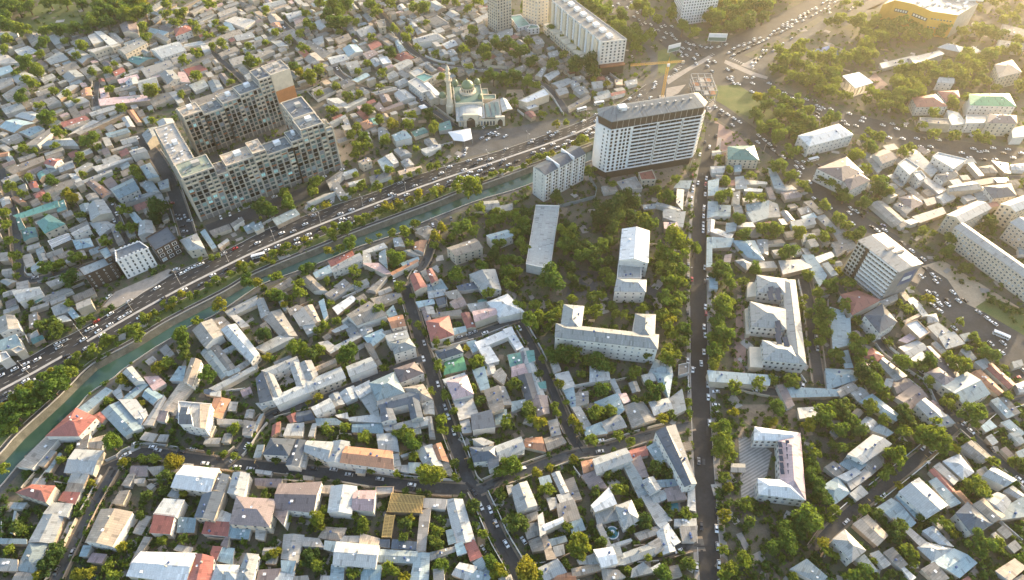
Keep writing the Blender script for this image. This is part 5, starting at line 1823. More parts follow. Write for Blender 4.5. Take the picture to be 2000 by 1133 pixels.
# ---- generic tall block with hipped / flat roof, windows and optional extras
def block(name, label, cat, eave_px, h, roof='g', form='h', wall=None, pitch=3.2, floor=3.2, wd=1.5, ht=1.6, mesh=None, grp=None, z0=.5, steep=.2):
    q = ccw([P(x, y, h) for x, y in eave_px]); org = sum(q, Vector())/len(q); org.z = 0
    root = empty(name, org, label, cat, grp)
    ip = inset(q, .4)
    m = MB(); m.prism([(p.x-org.x, p.y-org.y) for p in ip], 0, h-.02, 0, cap=False); m.obj('wall', wall or WALLM[1], root)
    m = MB(); roof_geo(m, form, h, q, roof, steep=steep); m.v = [(v[0]-org.x, v[1]-org.y, v[2]) for v in m.v]; m.obj('roof', [ROOFC[roof][1], wall or WALLM[1]], root)
    for k in range(4):
        a, b = ip[k], ip[(k+1) % 4]; tt = (b-a).normalized()
        if -tt.x > .5: continue
        window_rows(root, org, a, b, z0, h-.3, mesh or WIN_DARK, pitch, wd, ht, floor, limit=44)
    occupy(q)
    return root, org, q, ip

# stepped clinic (three hipped wings in front of a long spine)
F4 = lambda x, y: (1400+x/3.777, 440+y/3.777)
def clinic():
    h = 10.0
    wings = [[(480,400),(580,400),(662,1025),(540,1000)], [(293,365),(520,395),(520,520),(300,490)], [(243,560),(520,620),(515,770),(252,745)], [(333,845),(560,880),(655,1025),(345,995)]]
    qs = [ccw([P(*F4(*p), h-.07*i) for p in w_]) for i, w_ in enumerate(wings)]
    org = sum((p for q in qs for p in q), Vector())/16; org.z = 0
    root = empty('clinic', org, 'pale clinic of three hipped wings off a long spine with solar rows', 'clinic')
    for i, q in enumerate(qs):
        ip = inset(q, .4); m = MB(); m.prism([(p.x-org.x, p.y-org.y) for p in ip], 0, h-.1, 0, cap=False); m.obj('wall', WALLM[1], root)
        m = MB(); r0, r1, t, n, rise = roof_geo(m, 'h', h-.07*i, q, 'g', steep=.2); m.v = [(v[0]-org.x, v[1]-org.y, v[2]) for v in m.v]; ro = m.obj('roof', [ROOFC['g'][1], WALLM[1]], root)
        others = [x for k, x in enumerate(qs) if k != i]
        for k in range(4):
            a, b = ip[k], ip[(k+1) % 4]; tt = (b-a).normalized()
            if -tt.x > .5: continue
            window_rows(root, org, a, b, 1.4, h-.6, WIN_DARK, 3.0, 1.4, 1.7, 3.6, skip=lambda x, y: any(inpoly(x, y, s) for s in others))
        occupy(q)
    # basement plinth in brick and porch blocks on the west side
    for pts, hh in (([(240,895),(330,900),(340,1050),(245,1045)], 5.0), ([(205,620),(245,600),(250,800),(215,805)], 4.0), ([(225,420),(300,420),(310,520),(225,530)], 5.0)):
        q = ccw([P(*F4(*p), hh) for p in pts]); m = MB(); m.prism([(p.x-org.x, p.y-org.y) for p in q], 0, hh, 0); m.obj('porch', 'cream_stone', root); occupy(q)
    # solar rows lying on the slopes
    for x, y in [(452,470),(452,520),(400,470),(455,735),(455,790),(455,840),(510,860),(395,520)]:
        p = P(*F4(x, y), h+1.6); o = bpy.data.objects.new('solar_panel', SPM); o.location = p-org; o.scale = (3.2, 7.5, 2); o.rotation_euler = (0, math.radians(-8), math.radians(-4)); link(o, root)
clinic()

# U-shaped pink-edged building with solar rows
def pink_u():
    F = lambda x, y: (1400+x/5.9625, 820+y/5.9625)
    h = 8.0
    wings = [('g', [(438,78),(900,140),(870,240),(430,240)]), ('p', [(730,150),(965,150),(1040,935),(720,700)]), ('g', [(475,680),(760,700),(1010,930),(490,865)])]
    wings = [('w', [(438,78),(960,150),(940,245),(430,240)]), ('w', [(715,240),(975,150),(1040,938),(740,800)]), ('w', [(475,682),(880,700),(1035,938),(485,868)])]
    qs = [ccw([P(*F(*p), h+.06*i) for p in w_[1]]) for i, w_ in enumerate(wings)]
    org = sum((p for q in qs for p in q), Vector())/12; org.z = 0
    root = empty('courtyard_building', org, 'pale U-shaped building with pink-edged roof and two solar rows', 'building')
    for i, q in enumerate(qs):
        ip = inset(q, .4); m = MB(); m.prism([(p.x-org.x, p.y-org.y) for p in ip], 0, h, 0, cap=False); m.obj('wall', WALLM[1], root)
        m = MB(); r0, r1, t, n, rise = roof_geo(m, 'h', h+.06*i, q, 'w', steep=.22); m.v = [(v[0]-org.x, v[1]-org.y, v[2]) for v in m.v]
        m.obj('roof', [ROOFC['p' if i == 1 else 'x'][1], WALLM[1]], root)
        others = [x for k, x in enumerate(qs) if k != i]
        for k in range(4):
            a, b = ip[k], ip[(k+1) % 4]; tt = (b-a).normalized()
            if -tt.x > .5: continue
            window_rows(root, org, a, b, .8, h-.4, WIN_DARK, 3.2, 1.5, 1.6, 3.5, skip=lambda x, y: any(inpoly(x, y, s) for s in others))
        occupy(q)
    for x, y in [(738,290),(744,370),(750,450),(756,530),(762,600),(825,270),(832,350),(838,430),(845,540),(852,620)]:
        p = P(*F(x, y), h+2.0); o = bpy.data.objects.new('solar_panel', SPM); o.location = p-org; o.scale = (1.9, 3.3, 2); o.rotation_euler = (0, math.radians(-12), math.radians(-5)); link(o, root)
    # striped paving in its court and a gate canopy
    a = F(255,200); m = MB()
    q = [P(*F(*p)) for p in ((250,195),(420,200),(640,380),(580,660),(440,920),(285,930))]
    z = .05; m.poly([(p.x, p.y, z) for p in ccw(q)]); o = m.obj('court_paving', 'dark_concrete'); o['kind'] = 'structure'; occupy(q)
    m = MB(); c = sum(q, Vector())/6
    d = Vector((1,.55,0)).normalized(); s_ = Vector((-d.y, d.x, 0))
    for k in range(-38, 39):
        p0 = c+s_*k*1.5
        run = [p0+d*u*.5 for u in range(-70, 71) if inpoly((p0+d*u*.5).x, (p0+d*u*.5).y, q)]
        if len(run) > 3:
            A_, B_ = run[0], run[-1]; ww = s_*.36
            m.poly([(v.x, v.y, z+.006) for v in (A_-ww, B_-ww, B_+ww, A_+ww)])
    o = m.obj('court_stripes', 'concrete'); o['kind'] = 'structure'
    z = 5.0; tq = ccw([P(*F(*p), z) for p in ((165,505),(330,510),(335,615),(160,610))]); o4 = sum(tq, Vector())/4; o4.z = 0
    r4 = empty('gate_canopy', o4, 'flat grey gate canopy at the striped court', 'canopy')
    m = MB(); roof_geo(m, 'g', z, tq, 'g', steep=.06); m.v = [(v[0]-o4.x, v[1]-o4.y, v[2]) for v in m.v]; m.obj('canopy_roof', [ROOFC['g'][1], 'steel_grey'], r4)
    for p in inset(tq, .5): bx(r4, o4, 'post', 'steel_grey', Vector((p.x, p.y, 0)), Vector((1,0,0)), .3, .3, z-.1)
pink_u()

# grey office tower with a banner
def office():
    h = 29.0
    F = lambda x, y: (1500+x/3.99, 284+y/3.99)
    root, org, q, ip = block('office_tower', 'grey office tower with banded front, white roof and blue banner', 'office tower', [F(700,742), F(900,678), F(1212,920), F(1022,990)], h, 'w', 'g', 'concrete', 2.6, 3.2, 2.1, 1.7, WIN_BLACK, steep=.07)
    # long front bands
    pts = sorted(ip, key=lambda p: p.y); fr = sorted(ip, key=lambda p: p.x)
    a = min(ip, key=lambda p: p.x); b = min(ip, key=lambda p: p.y)
    t = (b-a).normalized(); nn = Vector((t.y, -t.x, 0)); L = (b-a).length
    for s in range(9):
        bx(root, org, 'floor_band', 'white_paint', a+t*(L*.3)+nn*.4+Z*(2.1+s*3.2), t, L*.68, .39, 1.1)
    bx(root, org, 'recess', 'brown_panel', a+t*(L*.22)+nn*.3+Z*0, t, L*.06, .29, h-.5)
    c = max(ip, key=lambda p: p.x); t2 = (c-b).normalized(); n2 = Vector((t2.y, -t2.x, 0)); L2 = (c-b).length
    bx(root, org, 'end_cladding', 'dark_concrete', b+n2*.12+Z*1, t2, L2, .1, h-1.6)
    o = bx(root, org, 'banner', 'car_blue', b+t2*(L2*.35)+n2*.22+Z*13, t2, L2*.55, .08, 12)
    bx(root, org, 'banner_panel', 'line_paint', b+t2*(L2*.42)+n2*.32+Z*17, t2, L2*.38, .06, 3.4)
    for f in (.35, .5): bx(root, org, 'roof_vent', 'pavement', a.lerp(c, f)+Z*(h+.6)+t*4, t2, 7, 1.6, 1.3)
office()

# flats east of the avenue
F = lambda x, y: (1500+x/3.99, 284+y/3.99)
EF = 'walk-up flats east of the avenue'
block('apartment_block', 'short white-roofed walk-up flats end-on to the sand square', 'apartment block', [F(1390,540),F(1630,430),F(1745,490),F(1510,610)], 15.5, 'w','g', WALLM[0], 3.4, 3.0, 1.6, 1.6, WIN_WHITE, EF)
block('apartment_block', 'very long white-roofed walk-up flats with balconies along the square', 'apartment block', [F(1450,640),F(1530,605),F(2200,1075),F(2110,1110)], 15, 'w','g', WALLM[0], 2.6, 3.0, 1.6, 1.7, WIN_WHITE, EF)
block('apartment_block', 'peach-walled white-roofed flats behind the short walk-up', 'apartment block', [F(1810,455),F(2100,350),F(2180,420),F(1930,520)], 16, 'w','g', 'cream_stone', 3.4, 3.0, 1.6, 1.6, WIN_DARK, EF)
block('apartment_block', 'pale flats with balcony grid at the edge of the pitch', 'apartment block', [F(1885,600),F(1995,560),F(2200,690),F(2080,730)], 15, 'w','g', WALLM[0], 2.8, 3.0, 1.6, 1.6, WIN_WHITE, EF)

# flats and towers at the far side
G = lambda x, y: (940+x/6.25, y/6.25)
def long_slab():
    h = 31.0
    a, b = P(1105,70), P(1192,146); a0 = P(1067,22)
    root, org, q, ip = block('apartment_block', 'long pale stepped slab of flats with white stair heads', 'apartment block', [G(860,0),G(1090,-30),G(1780,485),G(1470,520)], h, 'g', 'f', WALLM[1], 4.0, 3.1, 1.8, 1.8, WIN_DARK)
    lp = sorted(ip, key=lambda p: p.x); A_ = lp[0]; B_ = min(ip, key=lambda p: p.y)
    t = (B_-A_).normalized(); nn = Vector((t.y, -t.x, 0)); L = (B_-A_).length
    for k in range(8):
        bx(root, org, 'bay', 'cream_stone', A_+t*(L*(k+.15)/8)+nn*1.6+Z*9, t, L/8*.42, 1.59, h-10)
        bx(root, org, 'bay', 'white_paint', A_+t*(L*(k+.72)/8)+nn*.8+Z*9, t, L/8*.2, .79, h-9)
        bx(root, org, 'podium', 'cream_stone', A_+t*(L*(k+.06)/8)+nn*9+Z*0, t, L/8*.88, 8.9, 8.5)
        for r in range(2):
            for c in range(3):
                p = A_+t*(L*(k+.2+c*.3)/8)+nn*9.05; p.z = 2.4+r*3.4; add_window(root, org, p, nn, 1.6, 2.0, WIN_DARK)
        bx(root, org, 'stair_head', 'white_paint', A_+t*(L*(k+.3)/8)-nn*9+Z*h, t, L/8*.5, 5, 2.6)
    C_ = max(ip, key=lambda p: p.x); t2 = (C_-B_).normalized(); n2 = Vector((t2.y, -t2.x, 0)); L2 = (C_-B_).length
    bx(root, org, 'shop_canopy', 'rust_panel', B_+n2*5+Z*8, t2, L2, 5, 1.0)
    bx(root, org, 'shop', 'brown_panel', B_+n2*4+Z*0, t2, L2*.95, 3.9, 8)
long_slab()
block('apartment_block', 'cream tower block with brown balconies beside the slab of flats', 'apartment block', [G(65,-60),G(240,-110),G(375,-40),G(190,10)], 34, 'c','f', WALLM[0], 3.0, 3.1, 1.6, 1.8, WIN_DARK)
block('apartment_block', 'peach-walled block of flats at the head of the slip lane', 'apartment block', [G(500,-40),G(690,-90),G(830,-10),G(690,20)], 27, 't','f', 'cream_stone', 3.2, 3.1, 1.4, 1.6, WIN_WHITE)
block('apartment_tower', 'tall white tower of flats beyond the slip road', 'apartment tower', [(1330,-75),(1400,-85),(1418,-58),(1345,-50)], 52, 'w','f', 'white_paint', 3.0, 3.1, 1.5, 1.6, WIN_DARK)
# low green-roofed forecourt pavilion with white rim
for pts, lb in (([(345,200),(480,180),(600,310),(455,345)], 'teal flat roof with white rim before the slab of flats'), ([(600,300),(690,310),(715,345),(560,360)], 'small teal flat roof with white rim joined to the larger one')):
    block('low_pavilion', lb, 'pavilion', [G(*p) for p in pts], 6, 'e', 'f', 'white_paint', 4, 3, 1.6, 1.6, WIN_DARK)

# yellow shopping mall
def mall():
    D = lambda x, y: (1700+x/6.293, y/6.293)
    h = 24.0
    top = [(150,60),(300,0),(520,45),(760,140),(1080,185)]
    f = [P(*D(*p), h) for p in top]
    back = [P(*D(1330,40), h), P(*D(1200,-120), h), P(*D(400,-150), h)]
    pl = ccw(f+back); org = sum(pl, Vector())/len(pl); org.z = 0
    root = empty('shopping_mall', org, 'large ochre-yellow mall with curved front and white roof plant', 'mall')
    m = MB(); m.prism([(p.x-org.x, p.y-org.y) for p in pl], 0, h, 0, cap=False); m.obj('wall', 'ochre_cladding', root)
    m = MB(); m.poly([(p.x-org.x, p.y-org.y, h-.8) for p in pl], 0, [(p.x, p.y) for p in pl]); m.obj('roof', ROOFC['w'][1], root)
    a, b = f[4], back[0]; t = (b-a).normalized(); nn = Vector((t.y, -t.x, 0))
    bx(root, org, 'side_cladding', 'concrete', Vector((a.x, a.y, 0))+nn*.15+Z*0, t, (b-a).length, .14, h+.4)
    for k in (1, 2):
        a, b = f[k], f[k+1]; t = (b-a).normalized(); nn = Vector((t.y, -t.x, 0)); L = (b-a).length
        bx(root, org, 'sign_band', 'brown_panel', Vector((a.x, a.y, 0))+t*(L*.2)+nn*.4+Z*(h*.55), t, L*.75, .38, 3.2)
        for c in range(5): bx(root, org, 'sign_panel', 'line_paint', Vector((a.x, a.y, 0))+t*(L*(.24+c*.14))+nn*.5+Z*(h*.58), t, L*.09, .1, 2.0)
    a, b = f[3], f[4]; t = (b-a).normalized(); nn = Vector((t.y, -t.x, 0)); L = (b-a).length
    for r in (.35, .7):
        for c in range(7):
            p = Vector((a.x, a.y, 0))+t*(L*(.12+c*.12))+nn*.05; p.z = h*r; add_window(root, org, p, nn, 1.8, 1.3, WIN_DARK)
    random.seed(5)
    for k in range(26):
        x = random.uniform(560, 1180); y = random.uniform(-60, 120)
        p = P(*D(x, y), h)
        if inpoly(p.x, p.y, pl): bx(root, org, 'roof_unit', 'white_paint', Vector((p.x, p.y, h-.7)), Vector((.9,.3,0)).normalized(), random.uniform(2, 5), random.uniform(1.5, 3), random.uniform(1, 2.2))
    p = P(*D(960,-10), h); bx(root, org, 'plant_room', 'white_paint', Vector((p.x, p.y, h-.7)), Vector((1,-.12,0)).normalized(), 34, 12, 4.5)
    occupy(pl)
mall()

# boulevard offices
E8 = lambda x, y: (x/4.0475, 440+y/4.0475)
r, o_, q_, ip_ = block('office_building', 'white office with rows of narrow windows and notched parapet on the boulevard', 'office', [E8(908,205),E8(1105,128),E8(1178,180),E8(918,290)], 17, 'd','f', 'white_paint', 3.0, 3.4, 1.1, 2.2, WIN_DARK)
for k in range(4):
    a, b = ip_[k], ip_[(k+1) % 4]; t = (b-a).normalized(); L = (b-a).length
    for c in range(int(L/2.6)): bx(r, o_, 'merlon', 'white_paint', Vector((a.x, a.y, 0))+t*(c*2.6+.4)+Z*17.6, t, 1.3, .4, .9)
block('office_building', 'dark brown glass office with pale roof on the boulevard', 'office', [E8(615,340),E8(830,255),E8(905,300),E8(665,405)], 13.5, 'g','f', 'brown_panel', 4.2, 3.2, .9, 1.4, WIN_WHITE)
block('office_building', 'narrow glass-topped annexe between the brown and white offices', 'office', [E8(775,195),E8(845,165),E8(892,245),E8(835,275)], 17.5, 'u','f', 'brown_panel', 4.2, 3.2, 1.6, 1.8, WIN_TEAL)
block('office_building', 'office with blue-grey roof, white rim and gridded glass front', 'office', [E8(1150,105),E8(1322,5),E8(1402,110),E8(1226,205)], 13.0, 'd','f', 'brown_panel', 4.0, 3.6, 3.2, 2.6, WIN_WHITE)

# open pavilion in the park
def pavilion():
    D = lambda x, y, z=0: P(1500+x/3.99, y/3.99, z)
    z = 9.0; q = ccw([D(580,590,z), D(710,562,z), D(820,642,z), D(682,686,z)]); org = sum(q, Vector())/4; org.z = 0
    occupy(inset(q, -6))
    root = empty('pavilion', org, 'open white-roofed pavilion on columns over a brick plaza in the park', 'pavilion')
    m = MB(); m.prism([(p.x-org.x, p.y-org.y) for p in q], z-.9, z, 0); m.obj('roof', 'white_paint', root)
    for k in range(4):
        a, b = inset(q, 1.0)[k], inset(q, 1.0)[(k+1) % 4]
        for f in (0, .25, .5, .75):
            p = a.lerp(b, f); bx(root, org, 'column', 'cream_stone', Vector((p.x, p.y, 0)), Vector((1,0,0)), .6, .6, z-.9)
    m = MB(); m.prism([(p.x-org.x, p.y-org.y) for p in inset(q, -1)], 0, .6, 0); m.obj('platform', 'cream_stone', root)
pavilion()

# tower crane
def crane():
    b = P(1293,190); org = Vector((b.x, b.y, 0)); H = 33.0
    root = empty('tower_crane', org, 'yellow lattice tower crane beside the junction', 'crane')
    m = MB(); s = .9
    for cx, cy in ((-s,-s),(s,-s),(s,s),(-s,s)): m.tube((cx,cy,0),(cx,cy,H),.14,.14,4)
    k = 0; z = 0
    while z < H-2:
        for (x0,y0),(x1,y1) in (((-s,-s),(s,-s)),((s,-s),(s,s)),((s,s),(-s,s)),((-s,s),(-s,-s))):
            m.tube((x0,y0,z),(x1,y1,z+2),.08,.08,4,cap=False); m.tube((x0,y0,z),(x1,y1,z),.08,.08,4,cap=False)
        z += 2
    m.obj('mast', 'crane_yellow', root)
    def boom(name, L, wd):
        m = MB()
        for y, zz in ((-wd,0),(wd,0),(0,1.5)): m.tube((0,y,zz),(L,y,zz),.13,.13,4)
        x = 0
        while x < abs(L)-1.5:
            sx = math.copysign(1, L)
            for (y0,z0),(y1,z1) in (((-wd,0),(0,1.5)),((0,1.5),(wd,0)),((wd,0),(-wd,0))): m.tube((sx*x,y0,z0),(sx*(x+1.6),y1,z1),.07,.07,4,cap=False)
            x += 1.6
        o = m.obj(name, 'crane_yellow', root); o.location = (0,0,H+.6); o.rotation_euler.z = math.radians(-172+0); return o
    boom('jib', 34, .7); boom('counter_jib', -14, .8)
    bx(root, org, 'counterweight', 'concrete', org+Vector((12, 1.0, H-1.2)), Vector((1,.12,0)).normalized(), 2.4, 1.8, 2.6)
    m = MB(); m.tube((0,0,H),(0,0,H+6),.5,.12,4); m.obj('apex', 'crane_yellow', root)
    m = MB(); m.box((-1.2,-2.6,H-1.6),(1.0,-1.0,H+.6)); m.obj('cab', 'white_paint', root)
    m = MB(); m.box((-2.5,-2.5,0),(2.5,2.5,.6)); m.obj('base', 'concrete', root)
crane()

# billboards
for (bxp, byp), ang, wd, ht, lb in (((1314,108), 25, 14, 7.5, 'white billboard with teal print on the lawn by the slip road'), ((1398,88), -3, 18, 8, 'pale landscape-printed billboard at the north road corner')):
    b = P(bxp, byp); r_ = empty('billboard', b, lb, 'billboard', None, math.radians(ang))
    m = MB(); m.box((-wd/2,-.3,4),(wd/2,.3,4+ht)); m.obj('panel', 'white_paint', r_)
    m = MB(); m.box((-wd/2+.4,-.36,4.4),(wd/2-.4,-.31,4+ht*.5)); m.obj('print', 'teal_flat', r_)
    for x in (-wd*.3, wd*.3):
        m = MB(); m.tube((x,0,0),(x,0,4),.3,.3,8); m.obj('post', 'steel_grey', r_)

# pergola of white slats, bare timber roof, fountain, pool
def slats(name, lb, cat, pts, h, nsl, mat, beam, pieces=True):
    q = [P(*p, h) for p in pts]; org = sum(q, Vector())/4; org.z = 0
    root = empty(name, org, lb, cat)
    a, b, c, d = q
    for k in range(nsl):
        f = (k+.5)/nsl; p0, p1 = a.lerp(b, f), d.lerp(c, f); t = (p1-p0).normalized()
        bx(root, org, 'slat' if name == 'pergola' else 'rafter', mat, p0, t, (p1-p0).length, .32, .25)
    for p0, p1 in ((a,b),(d,c),((a+d)/2,(b+c)/2)):
        t = (p1-p0).normalized(); bx(root, org, 'beam', beam, p0-Z*.3, t, (p1-p0).length, .3, .28)
    for p in q: bx(root, org, 'post', beam, Vector((p.x, p.y, 0)), Vector((1,0,0)), .35, .35, h-.3)
    occupy(q); return root, org
slats('pergola', 'white slatted pergola beside the teal compound', 'pergola', [E8(375,125),E8(540,62),E8(565,110),E8(405,180)], 5.0, 20, 'white_paint', 'white_paint')
N5 = lambda x, y: (500+x/3.99, 849+y/3.99)
def bare_roof(lb, pts, n_):
    r_, o_ = slats('bare_roof', lb, 'roof frame', [N5(*p) for p in pts], 4.6, n_, 'timber', 'timber')
    q = ccw([P(*N5(*p), 4.2) for p in pts]); m = MB(); m.prism([(p.x-o_.x, p.y-o_.y) for p in inset(q, .3)], 0, 4.0, 0, capmi=1); m.obj('wall', [WALLM[2], 'brown_panel'], r_)
bare_roof('bare timber rafters over an unfinished range beside the lane', [(1050,455),(1310,480),(1290,610),(1015,600)], 24)
bare_roof('narrow bare timber roof at right angles to the unfinished range', [(1078,625),(1050,800),(978,798),(1005,620)], 16)
O_ = lambda x, y: (1000+x/3.99, 849+y/3.99)
c = P(*O_(780,768)); r_ = empty('fountain', c, 'round courtyard fountain with four radiating paths', 'fountain')
m = MB(); m.lathe([(3.4,0),(3.4,.7),(2.9,.7),(2.9,.3)], 20); m.obj('basin', 'white_paint', r_)
m = MB(); m.lathe([(2.9,.45),(.02,.45)], 20); m.obj('water', 'pool_water', r_)
m = MB(); m.lathe([(.4,.3),(.3,1.6),(1.0,1.8),(1.0,2.0),(.1,2.0)], 12); m.obj('bowl', 'white_paint', r_)
for k in range(4):
    an = math.radians(40+90*k); d = Vector((math.cos(an), math.sin(an), 0)); n_ = Vector((-d.y, d.x, 0))*.6
    m = MB(); m.poly([tuple(d*3.5-n_+Z*.06), tuple(d*10-n_+Z*.06), tuple(d*10+n_+Z*.06), tuple(d*3.5+n_+Z*.06)]); m.obj('path', 'pavement', r_)
q = ccw([P(*O_(*p)) for p in ((1212,525),(1290,512),(1300,585),(1228,592))]); c = sum(q, Vector())/4
r_ = empty('swimming_pool', c, 'small teal swimming pool in the yard beside the straight street', 'swimming pool')
o_q = inset(q, -1.2); m = MB(); m.prism([(p.x-c.x, p.y-c.y) for p in o_q], 0, .25, 0); m.obj('surround', 'pavement', r_)
m = MB(); m.poly([(p.x-c.x, p.y-c.y, .28) for p in q]); m.obj('water', 'pool_water', r_); occupy(q)

for o in COL.objects:
    if o.name.startswith('terrace_house'):
        og = o.location.copy(); I = lambda x, y, z: P(x/3.99, 568+y/3.99, z)
        for pts, z0, z1, mt, rf in (([(1400,970),(1490,965),(1500,1040),(1395,1040)], 10.2, 13.5, 'white_paint', 'd'), ([(1410,905),(1470,910),(1450,985),(1390,975)], 10.2, 12.6, 'white_paint', 'd'), ([(1560,885),(1635,890),(1600,1075),(1560,1070)], 10.2, 11.6, 'cream_stone', 't')):
            q = ccw([I(x, y, z1) for x, y in pts]); m = MB(); m.prism([(p.x-og.x, p.y-og.y) for p in inset(q, .3)], z0-.3, z1, 0, cap=False); m.obj('penthouse', mt, o)
            m = MB(); roof_geo(m, 's', z1, q, rf); m.v = [(v[0]-og.x, v[1]-og.y, v[2]) for v in m.v]; m.obj('roof', [ROOFC[rf][1], M(mt)], o)
# ================================================================== more of the low roofs, past the ones picked out above
def filler():
    random.seed(77)
    zones = [([(2035,340),(2260,350),(2330,1260),(2030,1200)], .7),([(-220,40),(0,60),(0,540),(-220,570)], .9),([(-220,570),(0,540),(0,700),(-220,770)], .6),([(-60,1150),(2030,1150),(2030,1270),(-60,1270)], .5),([(1380,780),(1600,900),(1600,1100),(1380,1190)], 0.0),([(0,85),(240,60),(310,20),(460,0),(720,-10),(930,-10),(1000,130),(860,165),(790,250),(690,300),(640,200),(560,140),(300,200),(280,300),(330,430),(150,520),(0,540)], 1.0),
             ([(860,0),(950,0),(1010,60),(1180,140),(1240,170),(1100,230),(1060,170),(920,130),(830,110),(740,20)], 1.0),
             ([(1400,300),(1560,400),(1640,520),(1600,620),(1560,530),(1400,520),(1390,380)], .7),
             ([(1680,280),(2060,320),(2060,400),(1900,420),(1830,440),(1700,380),(1650,330)], .8),
             ([(0,540),(190,520),(210,600),(100,660),(0,700)], .6),
             ([(1640,640),(1800,600),(2060,800),(2060,1190),(1700,1190),(1600,900)], 1.21),
             ([(420,560),(790,480),(880,860),(500,900),(330,880),(200,830)], 1.21),
             ([(0,1000),(900,960),(1360,820),(1370,1190),(0,1190)], 1.21)]
    mb = {c: MB() for c in 'wgauptrn'}; wall = MB(); cnt = 0
    for zone, dens in zones:
        q = [P(*p) for p in zone]; xs = [p.x for p in q]; ys = [p.y for p in q]
        N_ = int((max(xs)-min(xs))*(max(ys)-min(ys))/26*(dens*2.2 if dens < 1.2 else .16))
        for _ in range(N_):
            x, y = random.uniform(min(xs), max(xs)), random.uniform(min(ys), max(ys))
            if not inpoly(x, y, q): continue
            # orientation: that of the closest measured roof
            nb = sorted(REF, key=lambda r: (r[0]-x)**2+(r[1]-y)**2)[:6]; an = math.atan2(sum(math.sin(4*r[2]) for r in nb), sum(math.cos(4*r[2]) for r in nb))/4+random.choice((0, math.pi/2))+random.uniform(-.03,.03)
            L, W = random.choice(((8,15),(12,22),(5,9)))[0:2], (4.2, 7.2); L, W = random.uniform(*L), random.uniform(*W)
            if dens > 1.2: L, W = random.uniform(5, 11), random.uniform(3.2, 5.2)
            t = Vector((math.cos(an), math.sin(an), 0)); n_ = Vector((-t.y, t.x, 0)); c = Vector((x, y, 0))
            pts = [c+t*(L/2*a)+n_*(W/2*b) for a, b in ((-1,-1),(1,-1),(1,1),(-1,1))]
            test = [c+t*(L/2*a)+n_*(W/2*b) for a in (-1,-.5,0,.5,1) for b in (-1,0,1)]
            if any(occupied(p.x, p.y) for p in test): continue
            e = random.uniform(2.6, 3.1) if dens > 1.2 else random.uniform(2.7, 3.4) if random.random() < .92 else 6.2
            code = random.choice('wwwwwgggaaauuptrn' if random.random() < .8 else 'wga')
            form = random.choice('gssss')
            roof_geo(mb[code], form, e, pts, code, 0, 1)
            wall.prism([(p.x, p.y) for p in inset(pts, .3)], 0, e-.02, 0, cap=False)
            occupy(pts); cnt += 1
    # one object: every roof colour is a material slot
    allm = MB(); mats = []
    for ci, (c, m) in enumerate(mb.items()):
        i = len(allm.v); allm.v += m.v; allm.f += [tuple(k+i for k in f) for f in m.f]; allm.m += [ci*2+k for k in m.m]; allm.uv += m.uv
        mats += [ROOFC[c][1], WALLM[ci % 4]]
    i = len(allm.v); allm.v += wall.v; allm.f += [tuple(k+i for k in f) for f in wall.f]; allm.m += [len(mats)]*len(wall.f); allm.uv += wall.uv
    mats.append(WALLM[0])
    o = allm.obj('lesser_rooftops', mats); tag(o, 'crowd of lesser rooftops packed between the picked-out houses', 'rooftops', None, 'stuff')
    return cnt
REF = []
for wings in HS:
    for c, f, e, pts in wings:
        l = [(pts[(k+1) % 4]-pts[k]) for k in range(4)]; v = max(l, key=lambda q: q.length)
        REF.append((sum(p.x for p in pts)/4, sum(p.y for p in pts)/4, math.atan2(v.y, v.x)))
for t_ in []: pass
NFILL = filler()
yard_paving()
print('filler', NFILL, 'houses', len(HS))
